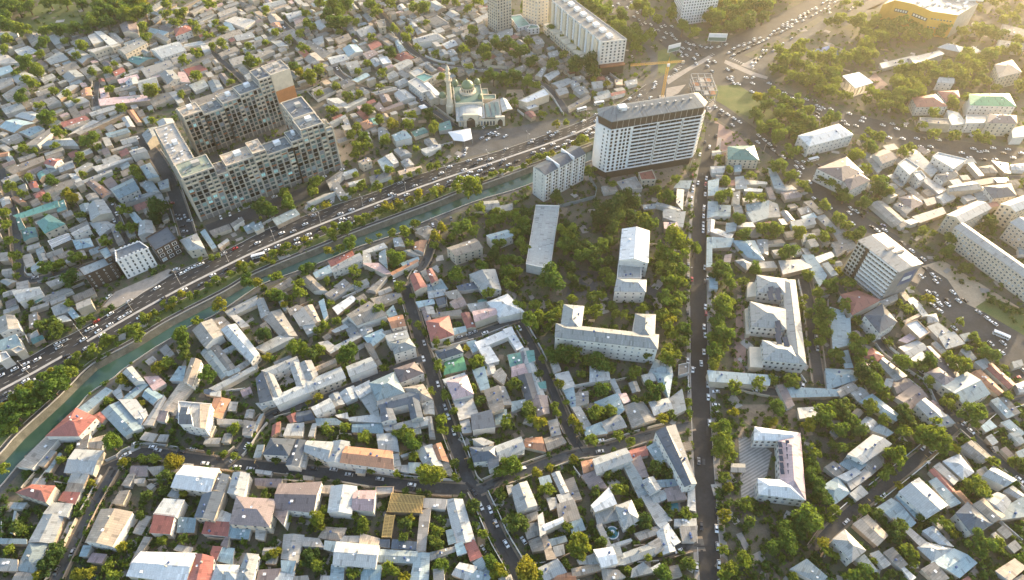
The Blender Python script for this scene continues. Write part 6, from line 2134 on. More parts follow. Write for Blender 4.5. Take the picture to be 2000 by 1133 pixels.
# ================================================================== trees
TREES = {
(0,0): "60,180,70 130,230,55 200,240,50 340,330,60 350,240,50 450,230,60 560,230,60 650,220,60 510,320,35 640,365,55 600,445,35 60,310,50 40,390,45 310,430,40 200,490,70 300,560,60 130,570,40 230,640,50 270,670,45 420,710,40 180,760,60 310,830,45 540,750,45 600,800,30 720,570,40d 840,555,45 900,510,30 860,700,45 1190,720,60 950,850,45 360,910,70 390,950,50 470,1050,55 700,1090,70 650,1110,40 1200,950,40 1440,480,50 1540,430,45 1530,600,55 1410,740,35 1800,650,35 1150,300,45 1370,180,50 1300,120,50 1420,110,60 1500,190,40 1550,235,40 1620,280,45 1740,345,50 1740,235,40 1680,190,35 1660,365,35 1950,480,60y 1950,370,40 1640,50,50 1300,45,45 770,130,60y 830,180,70 1130,100,70 1000,50,80 900,30,80 1060,130,70 1120,230,45 40,60,70 130,60,70 220,50,60 100,10,60 20,130,60 780,50,70 850,90,70 960,120,70 720,170,60 1020,170,40 1100,20,60 620,20,60 500,10,60 380,5,60",
(500,0): "80,90,40 150,270,40 370,380,50 260,310,35 350,270,40 80,345,35 580,60,90y 620,170,70 700,50,80 700,170,60 390,110,35 400,190,40 440,220,40 780,185,35 900,40,70 940,110,50 1080,240,40 900,290,40 1040,390,60d 1170,310,45 650,250,30 870,500,40 800,570,35 990,580,45 960,675,35 720,770,50d 810,735,40 490,740,40 590,870,50 870,845,60d 500,550,50 620,670,40 430,610,60y 300,530,60 340,580,40y 20,480,30 1060,960,55y 960,940,45 1190,990,50 1210,910,50 1350,900,60d 1380,1000,60 740,1050,60p 840,1080,60 800,1010,45 1010,1100,50 1260,380,35 1400,425,35 1330,190,30 1310,60,60 1230,60,50 1200,250,40 1680,330,60d 1620,400,50 1780,380,70 1870,340,60 1960,350,60 1690,240,50 1790,450,45 1660,530,50p 1800,570,30p 1850,610,60 1930,600,60 1550,560,40p 1440,610,40 1780,640,40 1970,650,40 1650,80,40 1060,40,50 500,30,50 560,120,60 650,90,70 1480,20,40 1560,20,40 1720,20,50",
(1000,0): "60,420,80 150,480,60 130,330,50 30,600,60 120,640,60 180,670,50 320,510,50 400,440,40 500,510,70d 600,500,90d 640,560,60d 480,520,60 640,630,30y 740,670,30y 640,730,25 470,760,25 240,890,35 20,800,40 400,290,40 480,350,40 310,230,40 160,110,30 100,60,40 530,400,40 620,50,70 700,100,70 780,170,60 830,210,70 900,280,70 960,230,60 1000,330,70 1080,290,50 960,380,50 560,20,60 660,20,60 750,60,60 1020,50,60 1060,120,50 1240,130,50 1330,220,60 1420,270,50 1600,150,70y 1700,90,70 1800,60,70 1900,60,80 1960,130,60 1590,230,60 1700,210,60 1850,150,70 1780,180,60 1980,40,70 1950,990,60 1900,900,60 1900,770,50y 1560,30,50 955,600,25 550,1080,50 520,1110,40 350,970,35y 420,960,30 1980,820,60 1960,760,50 1270,60,50 1130,160,50 960,60,50 860,120,60 1640,40,60 1740,150,60",
(1500,0): "1040,540,60y 1290,1050,50 800,1040,50 870,1070,50 740,1090,40 500,920,60 440,960,50 180,900,60 80,880,60 300,870,50 120,780,60 40,740,50 220,820,60 300,960,60 180,1020,60 80,1060,70 30,980,60 1440,800,60 1540,780,50 1280,900,50 1200,990,40 700,40,40 600,30,40 1680,250,60 1800,280,60 1900,400,50 1700,1090,50 1620,1080,50 1440,1060,50",
(0,284): "200,30,50 270,50,35 430,15,40 630,110,45 400,280,60 230,265,40 90,330,50 180,380,40 370,420,40 570,430,60y 530,380,40y 650,230,30 1060,220,50 1100,260,40 970,510,55 1230,500,90d 1200,560,60d 640,560,40d 380,690,35 950,650,45 1040,650,45 380,960,70 600,880,60 470,930,50 830,760,50 540,1030,80 60,640,50 90,740,50 130,870,50 130,950,40 40,530,50 130,1020,30 760,20,35 1650,880,30 1870,940,35y 1930,1050,60 1620,1090,30 1700,860,25 1560,890,25",
(500,284): "250,440,70 220,380,50 60,490,80d 120,520,60 470,300,60y 440,360,50 540,470,40y 690,420,30 770,240,35 1040,200,40 950,220,30 830,320,40 760,370,40 950,330,45 1050,290,30 1250,40,35 1160,25,25 790,20,50 780,70,40 870,10,45 1350,180,35 1410,160,35 1270,210,30 1200,240,30 1130,260,25 1650,330,95y 700,650,60 740,770,60 600,700,50 570,820,45y 660,810,40 1240,610,50 1060,685,40 960,710,25 880,750,30 1160,690,50 1190,770,40 400,960,65 160,1030,55 30,1080,50y 340,1090,50 560,1060,35 770,980,50 800,1090,35 1090,870,75 1140,870,40 1120,1100,50 1110,450,35y 1270,400,45y 1020,480,50y 1000,500,40 1390,370,45 1450,650,45y 1400,720,50y 1390,780,45 1600,640,80 1680,580,40p 1700,680,50 1860,590,60y 1950,560,50 1750,500,50 1870,520,40 1520,720,40 1850,850,60d 1930,900,60 1900,780,60 1960,980,70 1550,1010,85 1760,950,60 1970,1080,60 1560,330,45 150,840,30y 220,790,30 130,910,30 380,740,35y 540,660,35 610,630,35 800,580,35 850,550,30",
(1000,284): "340,410,60d 590,210,50 640,190,30 780,310,40 1280,270,45 1120,350,40d 1220,400,60 1160,420,40 880,400,80d 950,440,70d 790,480,100d 700,530,90d 900,530,80d 800,570,80d 690,590,60d 1080,530,30 990,540,30 1080,610,75 1020,590,50 420,700,80 480,760,70 400,790,70 560,800,80d 640,850,80d 700,790,70 760,900,60d 540,870,70 650,930,60 720,990,50 760,1060,60 310,1040,120 240,1060,70 100,520,60d 60,600,70 100,660,60 60,760,60 100,820,50 30,540,50 20,700,50 30,900,60 30,1000,60 470,1050,60d 320,960,40d 1250,750,110y 1330,790,90y 1200,830,80y 1280,880,90y 1200,960,80 1300,970,80 1250,1050,80y 1320,1070,60 1420,820,60y 1640,410,60 1690,380,40 1660,290,45 1860,420,50 1940,420,40 1770,570,60 1810,690,60 1860,240,45 1690,200,35 1610,110,35 1960,650,60 1640,960,85 1600,1000,60 1690,1060,70 1800,1060,50 1900,960,60 1780,840,25p 470,680,60 400,640,60d 760,740,60d 780,660,60d 450,960,60d",
(1500,284): "90,160,70 180,240,60 170,50,60 260,320,50 310,350,40 420,260,45d 480,310,45 560,360,60 600,400,60 680,80,70y 800,20,60 1050,60,45 1110,20,45 1330,150,30 760,190,50 880,330,80 950,380,50 750,450,60 840,280,50 440,480,50 550,580,55 610,630,55 700,700,60 640,710,50 480,670,40 430,720,50 340,730,40 360,810,35 230,680,60y 60,660,60 170,830,70 120,850,50 310,1010,60 480,1090,70 540,990,40y 620,1080,60 490,920,30 1420,720,60y 1400,830,60 1200,670,40 1540,960,50d 1720,610,60 1950,320,25 1590,1040,20 1280,700,30",
(0,568): "100,950,110 190,900,100 60,1060,80 380,740,110 470,680,100 320,800,70 180,780,60 430,270,60d 350,290,60d 450,320,60d 640,260,50d 700,220,40d 550,110,40 250,110,30 740,470,50 840,380,35 1060,310,60 1090,360,50 1210,180,30 1120,220,25 950,330,30 1420,350,75y 1540,245,45 1720,110,60y 1440,490,70d 1240,600,55y 1310,560,60 950,700,50y 1610,660,70 1110,880,30y 850,860,40 1840,1080,50 1420,30,40y 1280,110,30 560,650,60 520,760,40",
(500,568): "180,50,70 130,20,50 220,110,40y 340,20,60 60,340,70d 330,440,70y 270,440,50 90,520,40y 440,490,60d 500,470,50 720,480,90 680,510,60 945,155,65 630,240,40 535,275,45 580,100,30 840,100,30 690,340,30d 480,310,40 1000,265,30 1220,40,30 1130,90,30 1410,410,45 1490,400,35 1430,600,50 1640,450,35y 1720,550,70 1490,820,50 1540,950,40 1370,790,35 1440,1020,60 1450,1090,50 1750,860,50d 1700,760,40 1990,740,40 1780,600,30 690,720,30 490,840,40y 410,880,25y 1000,600,40 700,1070,50 560,1080,50 1180,1110,60 1100,1120,50 1810,20,60 1270,270,40 1320,330,30 1960,1030,60 1570,1080,40",
(1000,568): "60,120,60 140,240,80 220,220,60 300,220,60 280,290,50p 330,200,60 180,120,60 290,110,40 640,70,60d 660,170,60 580,170,50 700,40,50 800,190,40 880,190,45 1010,150,50 1160,200,60 1220,230,60y 1270,180,50 1220,300,60 1250,360,50 1340,320,70 1230,490,85y 1200,530,60 1320,420,60d 1290,120,60 1200,80,80 1300,50,70 330,490,80 420,480,90 500,510,60 680,560,90 760,600,50 590,550,50 1040,500,60d 950,640,60 540,650,40 700,770,70 370,730,45y 1100,770,85 770,930,55 640,960,60 700,950,40 960,850,40d 480,1020,50y 530,1080,45y 1170,1010,50y 1240,960,40d 1640,140,90 1690,100,50 1600,250,80 1650,350,80 1580,480,80 1640,430,60 1560,370,60 1580,560,70 1710,200,40d 1730,760,60 1920,740,60 1720,960,45y 1600,1070,60 1650,1090,70 1560,1050,30 240,540,35 210,650,40d 30,730,60d 130,920,70d 220,1040,60y 150,1000,50 330,900,40 350,960,40 420,880,30 1375,870,35 1270,720,25 1990,1010,40 380,120,50d 470,60,50 780,130,50d",
(1500,568): "400,30,60 300,200,40 410,170,90 400,280,70 600,130,60 440,330,60 260,130,40 280,60,30 520,510,60d 560,550,40d 670,370,60 680,460,80 720,560,50 780,380,45 690,230,40 1080,150,50 1020,100,30 1250,70,50y 1490,250,40 1610,370,50 1020,560,80y 1260,550,70 950,410,30 740,640,80d 830,720,80 820,590,60d 900,800,50 1400,520,50 1500,590,80 1440,560,60 1550,460,40 1720,490,80 1660,430,40 1840,600,30 1180,600,60d 1260,720,50 1590,960,100 1420,860,70 1870,820,45 800,900,70 900,1010,50 600,900,90d 520,930,70 430,980,90 310,1060,60y 640,1010,70 560,1080,80 700,1080,70d 1060,950,80d 1100,1030,60d 1050,1110,60 1280,1110,110y 70,920,70 40,1040,40y 30,700,50 190,700,70 400,400,50 300,420,40",
(0,849): "870,80,85y 970,210,50y 1210,190,50 1130,190,40 1360,200,75y 1440,460,45y 730,380,35y 440,890,80d 360,1010,80d 420,950,60 300,1110,45y 600,1100,55y 690,1080,60y 870,1000,50p 960,880,50y 900,1110,60 1130,1110,40 1270,830,45 1430,820,50 140,730,60d 80,900,50 1840,170,40 1750,150,30 1150,480,50d 1280,330,60d 1290,430,50d 20,280,60 540,110,40 480,200,40 1100,640,40d 840,1050,40",
(500,849): "160,200,40d 490,650,70y 500,720,50y 530,600,50 80,470,40d 850,690,50 840,730,50 780,640,40 1160,690,60d 1200,660,40y 1150,800,50d 1230,180,45 1210,60,80 1180,20,60 1380,320,100 1300,290,60 1960,260,90y 1550,230,40d 1560,340,40 1700,560,60d 1770,780,50 1400,830,70d 1420,760,50 1450,1040,70y 1400,1040,40 1030,1050,60 1080,1080,50 1150,1120,50y 760,1080,60 420,950,70d 480,1020,60 160,920,50y 90,950,40d 250,660,40 360,670,30 900,270,40 1100,310,35 1160,440,40d 1840,1000,70 1900,1080,70y 1900,460,50d 850,20,60 1640,110,30 1670,210,30",
(1000,849): "20,250,80y 620,50,55 480,190,40y 300,260,35y 195,300,45y 830,10,50 930,60,40 800,120,30d 290,430,60 230,430,40 30,690,90d 110,1040,110y 430,720,45 530,870,100 480,900,60 1010,660,70d 1050,690,60d 930,740,35 990,540,40 830,430,60 870,420,40 740,310,40 660,450,50d 1110,270,60d 1210,310,50d 1160,230,40 1350,610,50 1230,610,40d 1370,1020,70d 1180,1080,80 900,1050,35 1150,930,30y 1050,970,40 690,840,50d 1650,60,100 1700,170,60 1650,330,50 1690,410,40y 1600,130,50 1660,640,55y 1640,900,50 1790,980,75y 1700,1050,70 1650,1110,60 1850,700,60d 1830,550,60 200,1100,50",
(1500,849): "340,230,70 330,330,70 380,420,70 430,500,70 350,150,60 310,650,120 250,720,90 130,730,80 160,850,90 60,870,80 430,850,60y 450,910,50 360,680,80 520,950,40 990,200,90y 950,270,60 900,320,50 1290,40,110y 1200,30,70 1450,110,50y 560,100,60d 650,100,40d 500,80,50d 1630,430,90 1740,230,50 1650,840,100 1800,860,60 1280,660,50 1380,700,60 1430,760,45y 1190,660,45d 740,590,50 840,620,50d 1000,790,70d 1020,720,60d 1080,900,60 1130,930,50 1130,1010,40 720,1100,90 640,1110,60 970,1080,30d 1010,400,40y 860,510,35 1960,220,60d 1900,220,40 510,600,50 200,1110,40 820,990,30",
}
def crown_mesh(name, seed, mat, n_leaf=1900, shape='round', leaf=.10):
    """leaf clumps on the surfaces of overlapping lobes; unit crown radius, base of the crown near z=0.5"""
    rng = np.random.default_rng(seed)
    lobes = []
    if shape == 'poplar':
        for k in range(9): lobes.append((rng.uniform(-.12,.12), rng.uniform(-.12,.12), .5+k*.36, .36*(1-.07*k)))
    else:
        ragged = seed % 4 >= 2
        nl = rng.integers(16, 22) if ragged else rng.integers(9, 14)
        for k in range(nl):
            an = rng.uniform(0, 2*math.pi); rr = math.sqrt(rng.uniform(0, 1))*(.82 if ragged else .66); zz = rng.uniform(.7, 1.85)
            rr *= (1.15-.45*abs(zz-1.1))
            lobes.append((rr*math.cos(an), rr*math.sin(an), zz, rng.uniform(.17, .36) if ragged else rng.uniform(.28, .48)))
        lobes.append((0, 0, 1.25, .45 if ragged else .55))
    L = np.array(lobes); w_ = L[:,3]**2; w_ /= w_.sum()
    idx = rng.choice(len(L), n_leaf, p=w_)
    d = rng.normal(size=(n_leaf,3)); d /= np.linalg.norm(d, axis=1)[:,None]
    d[:,2] = np.where(d[:,2] < -.35, -d[:,2]*.6, d[:,2]); d /= np.linalg.norm(d, axis=1)[:,None]
    rad = L[idx,3]*(rng.uniform(.45, 1.22, n_leaf))
    c = L[idx,:3]+d*rad[:,None]
    # leaf planes tilt about the outward direction
    nrm = d*.75+rng.normal(size=(n_leaf,3))*.55; nrm /= np.linalg.norm(nrm, axis=1)[:,None]
    a = np.cross(nrm, rng.normal(size=(n_leaf,3))); a /= np.linalg.norm(a, axis=1)[:,None]
    b = np.cross(nrm, a)
    s = leaf*rng.uniform(.55, 1.25, n_leaf)[:,None]
    asp = rng.uniform(.6, 1.0, n_leaf)[:,None]
    v = np.stack([c-a*s-b*s*asp*.3, c+b*s*asp*-.9+a*s*.2, c+a*s+b*s*asp*.3, c+b*s*asp*.95-a*s*.2], 1).reshape(-1,3)
    me = bpy.data.meshes.new(name)
    f = np.arange(n_leaf*4).reshape(-1,4)
    me.from_pydata(v.tolist(), [], f.tolist()); me.materials.append(M(mat))
    return me, v
def trunk_mesh(name, seed, shape):
    rng = random.Random(seed); m = MB()
    m.tube((0,0,0),(rng.uniform(-.04,.04),rng.uniform(-.04,.04),.75),.085,.06,7)
    if shape == 'poplar': m.tube((0,0,.7),(0,0,3.2),.06,.015,6)
    else:
        for k in range(6):
            an = k*1.05+rng.uniform(-.3,.3); r = rng.uniform(.35,.6)
            m.tube((0,0,.6+.06*k),(r*math.cos(an),r*math.sin(an),rng.uniform(1.0,1.6)),.045,.012,5,cap=False)
    return m.mesh(name, ['trunk_bark'])
PROTO = {}
for kind, mat in (('n','leaf'),('d','leaf_dark'),('y','leaf_yellow')):
    PROTO[kind] = [(crown_mesh('crown', 10*ord(kind)+k, mat)[0], trunk_mesh('trunk', k, 'round')) for k in range(4)]
PROTO['p'] = [(crown_mesh('crown', 900+k, 'leaf', 1300, 'poplar', .10)[0], trunk_mesh('trunk', 77+k, 'poplar')) for k in range(2)]
KW = {'n':'green broadleaf tree','d':'dark green broadleaf tree','y':'yellow-green broadleaf tree','p':'slender upright poplar'}
TL = []
for (ox, oy), txt in TREES.items():
    for tk in txt.split():
        kind = tk[-1] if tk[-1] in 'dyp' else 'n'
        x, y, r = [float(v) for v in tk.rstrip('dyp').split(',')]
        px, py, pr = ox+x/3.99, oy+y/3.99, r/3.99
        g = P(px, py, 5); R = min(9.5, max(1.5, pr/pxm(g)*(1.0 if kind != 'p' else .8)))
        c = P(px, py, R*1.15); TL.append([c.x, c.y, R, kind, pr])
EXCL = [[P(*p) for p in ((1440,850),(1500,855),(1500,975),(1445,978))]]+[[P(*p) for p in q] for q in (((1640,135),(1735,135),(1740,195),(1650,195)), ((1560,60),(1685,60),(1672,122),(1570,122)), ((1710,95),(1900,78),(1960,85),(1960,108),(1800,135),(1712,145)), ((1925,120),(2000,115),(1998,182),(1930,178)))]
def scatter_px(poly, step, r0, r1, kinds, seed):
    rng = random.Random(seed); q = [P(*p) for p in poly]
    xs = [p.x for p in q]; ys = [p.y for p in q]; x = min(xs)
    while x < max(xs):
        y = min(ys)
        while y < max(ys):
            px, py = x+rng.uniform(-.45,.45)*step, y+rng.uniform(-.45,.45)*step
            if inpoly(px, py, q) and not occupied(px, py, 1.0) and not any(inpoly(px, py, e_) for e_ in EXCL):
                R = rng.uniform(r0, r1); TL.append([px, py, R, rng.choice(kinds), R*pxm(Vector((px,py,0)))])
            y += step
        x += step
# the wooded park east of the junction, and belts along the roads
scatter_px([(1512,105),(1500,130),(1515,165),(1560,178),(1640,200),(1720,225),(1790,245),(1790,190),(1830,175),(1990,190),(2060,160),(2060,100),(1930,75),(1800,62),(1740,58),(1600,42),(1590,60),(1560,95)], 9.5, 4.5, 7.5, 'nnnnnd', 3)
scatter_px([(1890,20),(1960,60),(2060,80),(2060,-10),(1990,-30),(1930,-30)], 16, 3.5, 6, 'nnd', 13)
scatter_px([(1300,0),(1330,35),(1400,60),(1470,40),(1560,-5),(1560,-30),(1300,-30)], 10, 4.5, 7.5, 'nny', 4)
scatter_px([(1440,190),(1500,215),(1560,235),(1620,260),(1600,300),(1560,310),(1500,260)], 10, 3.5, 6.0, 'nnd', 5)
scatter_px([(0,0),(280,0),(300,28),(235,45),(190,50),(190,12),(85,0),(25,38),(0,50)], 10, 4.5, 7.0, 'nny', 6)
scatter_px([(2045,340),(2250,350),(2300,1250),(2040,1190)], 21, 2.5, 5, 'nnyd', 23)
scatter_px([(-200,40),(-10,60),(-10,700),(-200,770)], 24, 2.5, 4.5, 'nnyd', 24)
# young trees on the strip between service lane and canal
rng = random.Random(8)
for k in range(len(bsw)-1):
    a, b = bsw[k], bsw[k+1]; s = 0
    while s < (b-a).length:
        p = a.lerp(b, s/(b-a).length)+Vector((rng.uniform(0,1.5), rng.uniform(-6.0,-2.0), 0))
        if rng.random() < .85 and P(0,800).x < p.x < P(1150,270).x: TL.append([p.x, p.y, rng.uniform(1.5, 3.6), rng.choice('nnny'), 5])
        s += 4.6
# trees in lane verges and yards that the photograph shows as small green dots
TL.sort(key=lambda q: -q[2]*pxm(Vector((q[0], q[1], 0))))
LMK = [(n_, p_) for n_, p_ in LANDMARKS]
def put_tree(x, y, R, kind, k):
    cm, tm = PROTO[kind][k % len(PROTO[kind])]
    lm, lp = min(LMK, key=lambda l: (l[1]-Vector((x, y, 0))).length)
    root = bpy.data.objects.new('poplar_tree' if kind == 'p' else 'broadleaf_tree', None); root.location = (x, y, 0)
    link(root); tag(root, None, 'tree', 'town trees')
    sz = 'big ' if R > 5.6 else ('small ' if R < 3.2 else '')
    TLAB.setdefault((sz+KW[kind], lm), []).append(((x-lp.x)**2+(y-lp.y)**2, root))
    rz = random.uniform(0, 6.28); sc = (R*random.uniform(.92,1.1), R*random.uniform(.92,1.1), R*random.uniform(.85,1.12))
    for nm, me in (('crown', cm), ('trunk', tm)):
        o = bpy.data.objects.new(nm, me); o.rotation_euler.z = rz; o.scale = sc; link(o, root)
NT = 300
TLAB = {}
random.seed(21)
for k, (x, y, R, kind, pr) in enumerate(TL[:NT]): put_tree(x, y, R, kind, k)
for (d_, lm), lst in TLAB.items():
    lst.sort(key=lambda q: q[0])
    for k, (q, r_) in enumerate(lst): r_['label'] = f"{d_} beside the {lm}" if len(lst) == 1 else f"{d_}, {ORD[min(k, 29)]} from the {lm}"
def joined(name, items, label, cat, mats, meshes):
    """one mesh out of many placed copies: items (verts Nx3, mat index)"""
    V = []; F_ = []; MI = []; off = 0
    for v, nq, mi in items:
        V.append(v); F_.append(np.arange(len(v)).reshape(-1,4)+off); MI.append(np.full(len(v)//4, mi)); off += len(v)
    V = np.concatenate(V); F_ = np.concatenate(F_); MI = np.concatenate(MI)
    me = bpy.data.meshes.new(name)
    me.vertices.add(len(V)); me.vertices.foreach_set('co', V.ravel().astype(np.float32))
    me.loops.add(F_.size); me.loops.foreach_set('vertex_index', F_.ravel().astype(np.int32))
    me.polygons.add(len(F_)); me.polygons.foreach_set('loop_start', (np.arange(len(F_))*4).astype(np.int32)); me.polygons.foreach_set('loop_total', np.full(len(F_), 4, np.int32))
    for m_ in mats: me.materials.append(M(m_))
    me.polygons.foreach_set('material_index', MI.astype(np.int32)); me.update(calc_edges=True)
    o = link(bpy.data.objects.new(name, me)); tag(o, label, cat, None, 'stuff'); return o
KM = {'n':0,'p':0,'d':1,'y':2}
small = [crown_mesh('tmp', 500+k, 'leaf', 420, 'round', .17)[1] for k in range(5)]
items = []
for k, (x, y, R, kind, pr) in enumerate(TL[NT:]):
    v = small[k % 5]; an = random.uniform(0, 6.28); c_, s_ = math.cos(an), math.sin(an)
    w_ = np.stack([v[:,0]*c_-v[:,1]*s_, v[:,0]*s_+v[:,1]*c_, v[:,2]*random.uniform(.85,1.15)], 1)*R+np.array([x, y, 0])
    items.append((w_, 0, KM[kind]))
if items: joined('small_trees', items, 'small trees dotted through the yards and verges', 'trees', ['leaf','leaf_dark','leaf_yellow'], None)
# shrubs, vines and kitchen gardens filling the yards
rng = np.random.default_rng(4)
sh = [crown_mesh('tmp', 700+k, 'leaf', 46, 'round', .34)[1] for k in range(6)]
items = []; tries = 0
random.seed(31)
def px_ok(p):
    x, y = proj(p); return -60 < x < 2060 and -40 < y < 1190
while len(items) < 15500 and tries < 120000:
    tries += 1
    # even over the picture: pick a pixel, drop to the ground
    p = P(random.uniform(-150, 2230), random.uniform(-20, 1240))
    if occupied(p.x, p.y, .4): continue
    if math.sin(p.x*.11+1.3)*math.sin(p.y*.13+.4)+random.uniform(-.9,.9) < -.5: continue
    R = random.uniform(.6, 2.3); v = sh[tries % 6]; an = random.uniform(0, 6.28); c_, s_ = math.cos(an), math.sin(an)
    w_ = np.stack([v[:,0]*c_-v[:,1]*s_, v[:,0]*s_+v[:,1]*c_, (v[:,2]-.45)*random.uniform(.6,1.0)], 1)*R+np.array([p.x, p.y, 0])
    items.append((w_, 0, random.choice((0,0,1,1,1,2)) if random.random() < .4 else random.choice((0,1,1))))
joined('yard_shrubs', items, 'shrubs and vines filling the yards', 'shrubs', ['leaf','leaf_dark','leaf_yellow'], None)
# ================================================================== vehicles
def car_meshes(col):
    prof = [(-2.15,.32),(-2.2,.75),(-2.0,.92),(-1.45,.98),(1.05,.95),(1.95,.82),(2.2,.62),(2.2,.32)]
    m = MB(); W = .86
    L_ = [(x, -W, z) for x, z in prof]; R_ = [(x, W, z) for x, z in prof]
    m.poly(L_, 0); m.poly(list(reversed(R_)), 0)
    for k in range(len(prof)):
        j = (k+1) % len(prof); m.poly([L_[j], L_[k], R_[k], R_[j]], 0)
    # roof panel above the glasshouse
    m.box((-1.25,-.62,1.40),(.35,.62,1.45), 0)
    for x in (-1.35, 1.35):
        for y in (-.8, .8): m.tube((x, y-.1, .32), (x, y+.1, .32), .32, .32, 10, 1)
    for y in (-.6, .6):
        m.box((2.18,y-.2,.55),(2.22,y+.2,.70), 2); m.box((-2.22,y-.2,.66),(-2.18,y+.2,.80), 3)
    body = m.mesh('car', [col, 'tyre_rubber', 'line_paint', 'car_red'])
    g = MB(); b = [(-1.85,-.80,.95),(1.15,-.80,.95),(1.15,.80,.95),(-1.85,.80,.95)]; t = [(-1.25,-.62,1.41),(.35,-.62,1.41),(.35,.62,1.41),(-1.25,.62,1.41)]
    for k in range(4):
        j = (k+1) % 4; g.poly([b[k], b[j], t[j], t[k]], 0)
    return body, g.mesh('window', ['car_glass'])
CM = {c: car_meshes('car_'+c) for c in ('white','silver','black','blue','red','grey')}
def bus_meshes():
    m = MB(); m.box((-4.6,-1.2,.4),(4.6,1.2,2.9), 0); m.box((-3.0,-.7,2.9),(1.5,.7,3.1), 0)
    for x in (-2.9, 2.9):
        for y in (-1.1, 1.1): m.tube((x,y-.12,.45),(x,y+.12,.45),.45,.45,10,1)
    body = m.mesh('bus', ['car_white', 'tyre_rubber'])
    g = MB()
    for k in range(7):
        for y in (-1.22, 1.22): g.box((-4.2+k*1.2, y-.02, 1.5), (-3.2+k*1.2, y+.02, 2.4))
    g.box((4.58,-1.0,1.3),(4.63,1.0,2.5)); g.box((-4.63,-1.0,1.5),(-4.58,1.0,2.4))
    return body, g.mesh('window', ['car_glass'])
BUSM = bus_meshes()
ROADS = [lerp_lines(bnw, bmw, .5), lerp_lines(bmw, bsw, .5), st]
for c, wd, mt in LANES: ROADS.append(smooth([P(*q) for q in c]))
for l in ([(1165,-30),(1230,15),(1285,60),(1350,100),(1400,140)], [(1400,110),(1460,80),(1520,52),(1600,12)], [(1480,130),(1540,95),(1620,45),(1700,-5)], [(1490,180),(1560,205),(1640,235),(1720,255),(1800,278),(1880,295),(2060,312)],
          [(1380,205),(1425,232),(1490,275),(1560,330),(1600,370),(1670,435),(1735,478),(1790,525),(1865,592),(2060,740)]): ROADS.append(smooth([P(*q) for q in l]))
def heading(p):
    best = (1e9, 0, 0)
    for ri, r_ in enumerate(ROADS):
        for i in range(len(r_)-1):
            a, b = r_[i], r_[i+1]; d = b-a; L2 = d.length_squared
            if L2 < 1e-6: continue
            f = max(0, min(1, (p-a).dot(d)/L2)); q = (a+d*f-p).length
            if q < best[0]: best = (q, math.atan2(d.y, d.x), ri)
    return best
CARS = []
def add_cars(ox, oy, txt, ang=None):
    for tk in txt.split():
        x, y = [float(v) for v in tk.split(',')]; p = P(ox+x/3.99, oy+y/3.99, .7); p.z = 0
        d, h, ri = heading(p)
        CARS.append((p, (h if ang is None else math.radians(ang))+random.uniform(-.05,.05)+(math.pi if random.random() < .5 else 0), ri, d))
random.seed(9)
add_cars(0,568,"115,610 200,570 290,535 460,440 505,390 650,380 690,300 765,315 855,265 750,238 945,208 1000,175 860,180 1010,80 1090,205 1270,60 1340,55 5,660 30,860")
add_cars(0,568,"850,45 825,55 190,215 330,140", 60)
add_cars(0,284,"1225,1110 1570,1080 1830,805 1745,845 1420,995 1470,965 1515,945 1760,970 1720,560 1790,535 1860,500 1945,475")
add_cars(0,284,"1335,450 1380,545 1395,575 1425,630 1440,670 1445,715 1480,585 1340,990 1350,970 1375,965", 10)
add_cars(500,284,"290,670 170,785 320,730 320,765 410,695 420,730 495,650 505,635 650,640 670,575 720,570 765,600 945,475 885,550 145,400 530,245 670,190 1050,380 1080,390 1080,425 1130,430 1175,385 1210,430 1285,355 1310,365 1440,355 1395,260 1445,215 1410,310 1510,280 1500,315 1580,245 1580,285 1640,240 1670,210 1720,235 1745,195 1780,170 1820,150 1790,210 1840,185 1910,145 1930,115 1710,145 1970,150 1520,570 1360,920 1075,1045")
add_cars(500,284,"590,445 450,500 1370,115 1380,165 1640,25 1630,65 1575,95", 70)
add_cars(1000,284,"1410,235 1415,290 1410,325 1410,350 1515,255 1508,300 1507,330 1505,380 1400,410 1400,465 1497,480 1492,515 1493,550 1490,610 1490,640 1490,665 1375,930 1372,1020 1525,1030 1505,1060 1540,10 1465,70")
add_cars(1000,568,"1368,170 1512,175 1497,280 1505,345 1495,475 1370,545 1475,565 1375,770")
add_cars(1000,568,"1590,785 1590,890 1590,945", 0)
add_cars(1000,849,"1455,205 1475,710 1600,600 1440,1030 690,45 685,130 90,825"); add_cars(1000,849,"1300,905 1335,875", 20)
add_cars(500,568,"590,770 1660,335 1700,320 1540,1100 160,955"); add_cars(0,849,"1060,70 1190,95 1410,130 1505,115 750,1110 1950,265"); add_cars(500,849,"605,270 640,270 725,310 965,345 1215,390 1255,428 1770,890")
add_cars(1500,568,"855,355 895,475 1530,1030 1250,10 1400,75 1440,10 1535,75 1320,75 1340,105 1340,155 1450,290 1640,165 1710,215 1765,255 1550,370 1735,410 1820,480 1930,575 1990,620 1945,675 1285,110")
add_cars(1500,849,"900,475 925,470 1215,100 1960,350 1240,225")
add_cars(1500,284,"325,285 360,415 645,490 690,515 730,545 765,515 810,635 900,625 910,660 220,165 225,130 280,130 390,155 245,210 120,90 40,35 1045,760 1120,820 1210,885 1225,960 1285,1010 1330,1040 1240,1125 1430,1130 1680,110 1770,110 1910,95 1835,60 1570,95 1240,40 1650,50 1700,45")
add_cars(1500,0,"130,725 190,765 300,775 260,805 365,785 385,825 400,855 385,885 380,910 490,850 635,885 745,920 730,945 590,945 615,970 685,980 970,965 1005,1005 1060,980 1050,1080 1160,1080 1210,1075 1330,1090 1290,1030 480,75 480,100 115,340 185,300 45,395 10,650 25,270 60,265 600,110 640,80 680,50 700,40 660,60 720,20 760,0")
